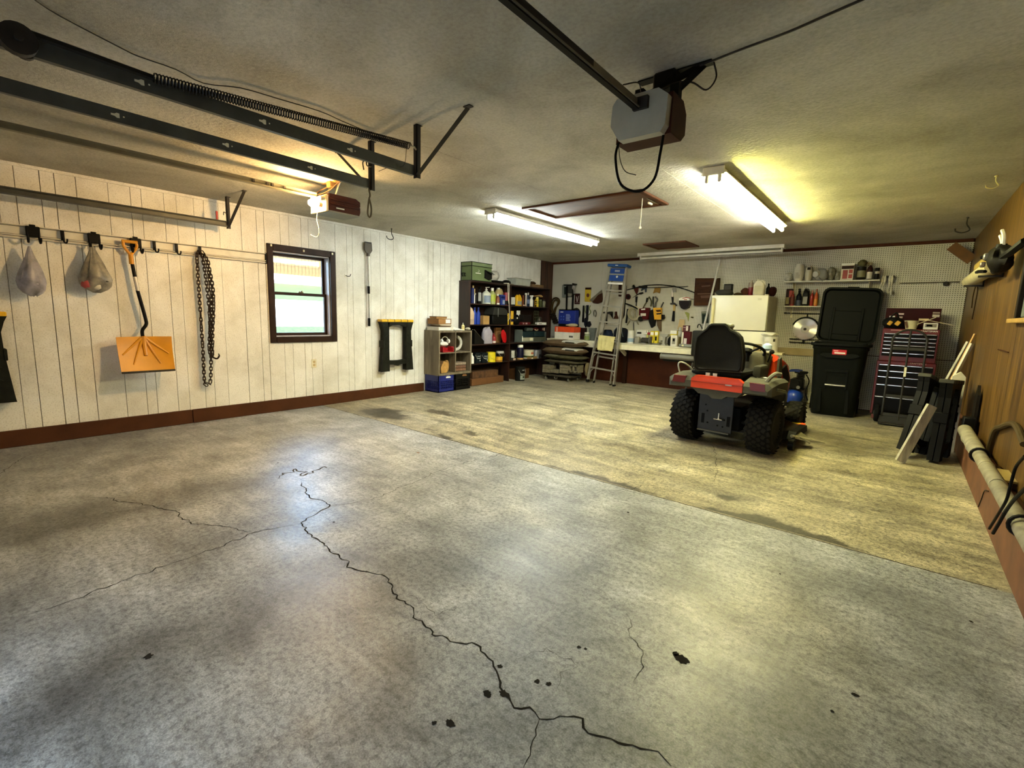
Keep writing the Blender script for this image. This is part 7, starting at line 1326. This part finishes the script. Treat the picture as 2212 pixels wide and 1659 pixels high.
wall_tube('black_cable', 'black cable drooping over the drain pipe to the kerb', 'cable', [(2225, 1045), (2212, 1058), (2190, 1080), (2172, 1105), (2158, 1130), (2145, 1152)], .007, BLACK, 6.41)
wall_tube('black_cable', 'thinner black cable crossing the drain pipe from the bent conduit', 'cable', [(2214, 985), (2195, 1008), (2185, 1040), (2174, 1080), (2158, 1108), (2137, 1142)], .006, BLACK, 6.425)
wall_tube('bent_wire', 'thin bent wire hooked on the brown kerb', 'wire', [(2113, 1095), (2120, 1078), (2127, 1060), (2135, 1061)], .003, BLACK, 6.53)
q = on(2148, 1015, X=6.55); t = thing('step_bracket', 'stepped brown wood piece fixed above the drain pipe', 'bracket', (6.573, q.y, .385)); z_ = q.z - .385; st = M('#2c1a0d', .6); u1 = q.y - on(2170, 1000, X=6.55).y; u2 = q.y - on(2193, 1005, X=6.55).y
G().prism([(0.02, .0), (.02, z_), (-u1, z_), (-u1, z_ + .06), (-u2, z_ + .06), (-u2, .0)], -.05, -.0, 'x').build('body', st, t, smooth=0)
G().b2((-.052, -u1, z_), (.0, .02, z_ + .012)).b2((-.052, -u2, z_ + .06), (.0, -u1, z_ + .072)).build('tread', M('#9b854a', .6), t, smooth=0)
# ---- roll, straps and board high on the right wall
a = on(2090, 603, X=6.47); b_ = on(2150, 580, X=6.47); t = thing('foam_roll', 'cream rolled mat held high on the wood wall', 'roll', (6.49, a.y, 1.80)); L_ = 5.5 - a.y
G().cyl((0, 0, .0), (0, L_, 0), .062, n=18).build('roll', M('#b5ab85', .8), t); G().b2((-.02, -.5, .06), (.06, L_, .13)).build('board', M('#b39a4e', .6), t, smooth=0)
for y in (-.4, L_ + .2): G().b2((-.07, y - .015, -.08), (.08, y + .015, -.064)).b2((.072, y - .015, -.08), (.082, y + .015, .1)).build('bracket', IRON, t, smooth=0)
t = lump('strap_bundle', 'bundle of black ratchet straps with metal buckles in front of the cream roll', 'straps', (6.47, 5.05, 1.70), (.13, .42, .2), M('#15110c', .6, var=.5, scale=20), 61, amp=.3, power=.5, parts=[('buckle', G().box((-.07, .08, .13), (.03, .06, .05), bev=.006), STEEL), ('buckle', G().box((-.075, .16, .08), (.03, .05, .04), bev=.006), M('#8d7c6c', .4, .7)), ('strap_end', G().tube(crv([(-.05, .2, .12), (-.07, .28, .15), (-.07, .33, .15)]), .014, n=5), BLACK), ('strap_end', G().tube(crv([(-.05, .2, .03), (-.08, .32, .04), (-.08, .42, .045)]), .014, n=5), BLACK), ('strap_end', G().tube(crv([(0, -.15, .1), (.02, -.3, .12), (.06, -.42, .17)]), .025, n=6), BLACK), ('white_tail', G().tube(crv([(0, -.08, .16), (-.01, -.1, .25), (-.02, -.06, .3)]), .012, n=6), PAPER), ('white_tail', G().tube(crv([(0, -.06, .16), (-.01, -.05, .22), (-.02, .0, .27)]), .011, n=6), PAPER), ('clasp', G().lathe([(.01, -.02), (.035, 0), (.03, .03)], 10, (-.01, -.07, .17)), BLACK)])
a = on(2055, 531, Y=8.42); b_ = on(2100, 562, Y=8.42)
one('brown_plank', 'brown plank wedged diagonally high in the corner of pegboard and wood wall', 'plank', G().sweep([(-.012, -.06), (.012, -.06), (.012, .06), (-.012, .06)], (0, 0, 0), b_ - a + Vector((.0, 0, -.0)), (0, 0, 1)), M('#6b4318', .6, var=.2), (a.x, 8.42, a.z), smooth=0)
wall_tube('hanging_wires', 'thin dark wires looped on a nail of the wood wall', 'wires', [(2100, 690), (2106, 660), (2112, 625), (2108, 618), (2102, 640), (2099, 665)], .005, M('#2a1c0e', .7), 6.555)
wall_tube('nail', 'bent nail sticking out of the wood wall', 'nail', [(2156, 755), (2166, 757), (2178, 761)], .004, M('#3a1c12', .6), 6.56)
# ================================================================== LAWN TRACTOR (forward = +y, origin under the rear axle)
MG = M('#4b4a40', .5, var=.1); MO = M('#c83a12', .3, var=.05, coat=.5); MB = M('#0e0d0b', .55); SEATM = M('#0f0e0a', .6, var=.15, bump=.08, scale=60)
mow = thing('lawn_tractor', 'orange and grey lawn tractor with black seat parked facing the workbench', 'lawn tractor', (4.668, 5.10, fz(5.1)), -.07)
def tire(x, y, R, w, nblk, rows, name='rear_tire'):
    pr = [(.55 * R, -w * .42), (.62 * R, -w * .5), (.82 * R, -w * .52), (.95 * R, -w * .45), (.985 * R, -w * .3), (R * .99, 0), (.985 * R, w * .3), (.95 * R, w * .45), (.82 * R, w * .52), (.62 * R, w * .5), (.55 * R, w * .42)]
    o = G().lathe(pr, 36, R=rotm(0, PI / 2, 0)).build(name, RUB, mow, (x, y, R))
    g = G()
    for k in range(nblk):
        for j in range(rows):
            u = (j - (rows - 1) / 2) / ((rows - 1) / 2); a = 2 * PI * (k + (.5 if j % 2 else 0)) / nblk; rr_ = R * (1.0 - .045 * abs(u) ** 3)
            c = Vector((u * w * .43, rr_ * math.cos(a), rr_ * math.sin(a))); Rm = rotm(a - PI / 2, 0, 0) @ rotm(0, 0, .45 * (1 if j % 2 else -1))
            g.box(c, (w / rows * .88, 2 * PI * R / nblk * .62, R * .014), R=Rm)
    tr = g.build('tread', M('#1f1d18', .8), o, smooth=0); tr['kind'] = 'stuff'
    s = 1 if x > 0 else -1
    hb = G().lathe([(.02, w * .35), (R * .3, w * .33), (R * .5, w * .2), (R * .56, w * .42), (R * .57, w * .44), (R * .55, w * .3), (R * .55, -w * .4)], 24, R=rotm(0, s * PI / 2, 0)).build('rim', M('#8b8670', .4, .2), o)
    return o
for s in (-1, 1): tire(s * .372, 0, .268, .225, 26, 6); tire(s * .38, 1.17, .19, .15, 20, 5, 'front_tire')
G().cyl((-.3, 0, .268), (.3, 0, .268), .035, n=12).b2((-.17, -.05, .17), (.17, .3, .42), bev=.02).build('transaxle', MB, mow); G().cyl((-.33, 1.17, .19), (.33, 1.17, .19), .03, n=10).b2((-.14, .3, .25), (.14, 1.4, .4), bev=.01).build('chassis', MB, mow)
# rear fender deck
def fsec(y, hw, z0, z1, crown=.02): return [Vector((-hw, y, z0)), Vector((hw, y, z0)), Vector((hw, y, z1 - .02)), Vector((hw - .03, y, z1)), Vector((0, y, z1 + crown)), Vector((-hw + .03, y, z1)), Vector((-hw, y, z1 - .02))]
for s in (-1, 1):
    g = G(); secs = []
    for y, xi, xo, z0, z1 in ((-.36, .245, .455, .615, .675), (-.33, .245, .485, .60, .715), (-.1, .22, .49, .60, .735), (.22, .22, .485, .58, .725), (.38, .24, .44, .50, .63), (.46, .26, .40, .46, .53)):
        secs.append([Vector((s * xi, y, z0)), Vector((s * xo, y, z0)), Vector((s * xo, y, z1 - .03)), Vector((s * (xo - .04), y, z1)), Vector((s * xi, y, z1))])
    g.loft(secs).build('fender', MG, mow, smooth=30)
    G().prism([(s * .31, .645), (s * .44, .645), (s * .425, .712), (s * .30, .715)], -.366, -.32, 'y').build('tail_light', M('#5a0b0b', .35), mow, smooth=0)
G().prism([(-.243, .61), (.243, .61), (.243, .70), (.20, .735), (-.20, .735), (-.243, .70)], -.368, -.30, 'y').build('rear_panel', MO, mow, smooth=0)
G().b2((-.243, -.372, .668), (.243, -.36, .676)).build('panel_crease', M('#8f2a0e', .3), mow, smooth=0); G().b2((.09, -.374, .665), (.15, -.3685, .675)).build('badge', CHROME, mow)
G().b2((-.24, -.30, .60), (.24, .35, .70), bev=.01).build('seat_deck', MB, mow)
G().prism([(-.24, .61), (.24, .61), (.20, .56), (.1, .555), (.06, .525), (-.03, .52), (-.07, .55), (-.17, .555)], -.352, -.20, 'y').build('rear_skirt', MG, mow, smooth=0)
hp = G().b2((-.20, -.22, .17), (.135, -.205, .56), bev=.004).build('hitch_plate', M('#22252a', .5, .3), mow)
for x, z in ((-.13, .43), (-.11, .37), (.06, .3), (-.1, .25), (.0, .235), (.05, .23)): G().cyl((x, -.2225, z), (x, -.2195, z), .009, n=8).build('bolt_hole', M('#050505', .6), hp)
for x in (-.165, .085): G().b2((x, -.2225, .24), (x + .03, -.2195, .34)).build('slot', M('#050505', .6), hp, smooth=0)
G().cyl((.02, -.27, .315), (.02, -.21, .315), .008, n=8).cyl((.02, -.265, .32), (.02, -.265, .37), .006, n=8).b2((-.03, -.26, .30), (.05, -.225, .308)).build('hitch_pin', CHROME, hp); G().b2((-.19, -.25, .165), (.12, -.20, .178)).build('hitch_lip', M('#55534a', .4, .5), hp, smooth=0)
# seat
cs = lambda *p: [(1400 + x / 4.88, 680 + y / 4.88) for x, y in p]
out = cs((497, 560), (495, 440), (512, 300), (530, 235), (575, 190), (640, 150), (670, 112), (700, 95), (850, 95), (880, 118), (900, 160), (965, 190), (1005, 235), (1018, 300), (1028, 450), (1010, 580), (985, 612), (520, 588))
P = [on(*p, Y=4.86) for p in out]; sc = Vector((sum(p.x for p in P) / len(P), 0, 0)).x
prof = [(p.x - mow.location.x + .005, p.z - mow.location.z) for p in P]; cxm = sum(p[0] for p in prof) / len(prof); czm = sum(p[1] for p in prof) / len(prof)
rings = []
for y, f in ((-.235, .86), (-.25, .93), (-.245, .975), (-.22, 1.0), (-.17, 1.0), (-.14, .97), (-.12, .9)):
    rings.append([Vector((cxm + (p[0] - cxm) * f, y - .10 * (p[1] - .75), czm + (p[1] - czm) * f)) for p in prof])
G().loft(rings).build('seat_back', SEATM, mow, smooth=45)
G().tube([Vector((cxm + (p[0] - cxm) * .99, -.252 - .10 * (p[1] - .75) + .01, czm + (p[1] - czm) * .99)) for p in prof], .006, n=5, close=True).build('piping', M('#2a2921', .6), mow)
G().b2((cxm - .105, -.262, prof[7][1] - .045), (cxm + .105, -.14, prof[7][1] + .008), bev=.03, seg=2).build('headrest_shine', M('#6b6960', .35), mow)  # paler seat top: the plastic's shine put into its colour
zb = prof[0][1]
G().b2((cxm - .235, -.24, zb - .075), (cxm + .24, .26, zb - .0), bev=.035, seg=2).build('seat_cushion', SEATM, mow)
G().b2((cxm - .235, -.247, zb - .004), (cxm + .24, -.235, zb + .006)).build('seam', M('#55534a', .5), mow, smooth=0)
for s in (-1, 1): G().b2((s * .12 - .03, -.14, .66), (s * .12 + .03, .15, zb - .07), bev=.005).build('seat_bracket', MB, mow)
G().b2((.22, -.05, zb - .06), (.30, .22, zb + .06), bev=.03, seg=2).build('armrest_bolster', M('#3a382d', .6), mow)
for x in (-.12, -.05): G().b2((x, -.33, .735), (x + .04, -.3, .765)).build('seat_spring', CHROME, mow)
# dash, steering, hood
G().loft([rr(.34, .16, .55, .05, dy=.62), rr(.36, .18, .75, .06, dy=.64), rr(.40, .2, .90, .07, dy=.66), rr(.34, .16, .94, .06, dy=.66)]).build('dash', M('#4c4838', .55), mow, smooth=40)
Rs = rotm(-.5, 0, 0); sw = G().tube([Rs @ Vector((.165 * math.cos(a), .165 * math.sin(a), 0)) for a in np.linspace(0, 2 * PI, 29)[:-1]], .015, n=8, close=True).build('steering_wheel', MB, mow, (.0, .50, .965))
for a in (PI / 2, PI * 7 / 6, PI * 11 / 6): G().tube([(0, 0, -.03), Rs @ Vector((155 / 1000 * math.cos(a), .155 * math.sin(a), 0))], .011, n=6).build('spoke', MB, sw)
G().cyl((0, 0, -.12), (0, .0, -.02), .02, n=10).cyl(Rs @ Vector((0, 0, -.03)), Rs @ Vector((0, 0, .01)), .045, n=14).build('hub', MB, sw)
G().lathe([(.02, 0), (.026, .02), (.018, .035)], 10, (.23, .5, .95), R=rotm(.3, .5, 0)).tube([(.19, .56, .85), (.23, .5, .95)], .008, n=6).build('throttle_lever', MB, mow)
lump_g = G().lathe([(.02, -.02), (.05, .0), (.045, .04), (.02, .06)], 12, (.16, .6, .99)); lump_g.build('dash_clutter', M('#9db0c9', .4), mow)
secs = []
for y, hw, z0, z1 in ((.70, .235, .50, .905), (.80, .25, .48, .93), (1.05, .255, .46, .90), (1.3, .245, .44, .83), (1.45, .22, .43, .74), (1.52, .17, .44, .62)):
    secs.append([Vector((-hw, y, z0)), Vector((hw, y, z0)), Vector((hw + .01, y, (z0 + z1) / 2)), Vector((hw - .02, y, z1 - .06)), Vector((hw * .6, y, z1)), Vector((-hw * .6, y, z1)), Vector((-hw + .02, y, z1 - .06)), Vector((-hw - .01, y, (z0 + z1) / 2))])
hood = G().loft(secs).build('hood', MO, mow, smooth=30)
for s in (-1, 1):
    G().prism([(.86, .76), (1.02, .80), (1.16, .70), (1.24, .58), (1.12, .60), (.95, .66)], s * .245, s * .268, 'x').build('side_vent', MB, hood, smooth=0); G().prism([(.74, .5), (.82, .5), (.9, .75), (.80, .9), (.74, .88)], s * .24, s * .262, 'x').build('side_stripe', MG, hood, smooth=0)
G().b2((-.2, 1.40, .40), (.2, 1.5, .46), bev=.01).build('front_bumper', MB, mow)
# running boards, deck, chute
for s in (-1, 1): G().b2((s * .22, .42, .30), (s * .44, .95, .33), bev=.008).build('foot_rest', MB, mow)
dk_ = G().loft([rr(1.02, .62, .085, .18, dy=.64), rr(1.0, .6, .17, .18, dy=.64), rr(.84, .46, .21, .15, dy=.64), rr(.6, .3, .215, .1, dy=.64)]).build('mower_deck', M('#24211a', .5), mow, smooth=40)
G().prism([(.36, .10), (.94, .10), (.90, .17), (.44, .17)], .49, .56, 'x').build('chute_mount', MB, dk_, smooth=0)
G().add([(.55, .42, .15), (.55, .62, .15), (.66, .66, .075), (.68, .48, .075), (.55, .42, .135), (.55, .62, .135), (.66, .66, .06), (.68, .48, .06)], [(0, 1, 2, 3), (7, 6, 5, 4), (0, 3, 7, 4), (1, 5, 6, 2), (2, 6, 7, 3), (0, 4, 5, 1)]).build('discharge_chute', M('#6f6a52', .55), dk_, smooth=0)
G().cyl((.53, .38, .13), (.66, .56, .085), .018, n=10).cyl((.66, .56, .085), (.78, .66, .06), .022, .004, n=10).build('deck_arm', M('#9b957a', .5), dk_)
G().cyl((.53, .31, .06), (.58, .31, .06), .058, n=16).build('anti_scalp_wheel', MB, dk_)
dc = G().lathe([(.085, 0), (.09, .006), (.085, .012)], 20, (.44, 1.0, .15), sy=.8).build('warning_disc', M('#c9461a', .4), dk_); G().lathe([(.055, .0125), (.05, .016)], 14, (.43, .98, .15), sy=.7).build('warning_print', M('#d9c22a', .5), dc)
G().cyl((.40, .9, .14), (.44, 1.0, .152), .015, n=8).build('disc_stem', MB, dk_)
# levers on the fenders
G().tube(crv([(-.455, -.16, .72), (-.47, -.18, .80), (-.455, -.17, .83), (-.41, -.15, .82), (-.36, -.1, .77), (-.35, -.08, .73)]), .008, n=7).build('lift_handle', M('#b9b6a8', .35, .6), mow)
G().lathe([(.03, .0), (.045, .02), (.04, .035), (.01, .045)], 12, (-.30, -.12, .725)).build('fuel_cap', MB, mow)
G().tube(crv([(.40, -.22, .72), (.43, -.2, .77), (.46, -.16, .80), (.49, -.12, .795)]), .02, n=8).build('height_lever', M('#6b695c', .4), mow); G().tube(crv([(.485, -.2, .66), (.51, -.1, .64), (.50, .1, .6), (.47, .25, .5)]), .015, n=7).build('side_rail', MG, mow)
G().tube(arc((.33, -.05, .735), .06, 0, PI, 8, 'xy'), .006, n=6).build('cup_ring', STEEL, mow)
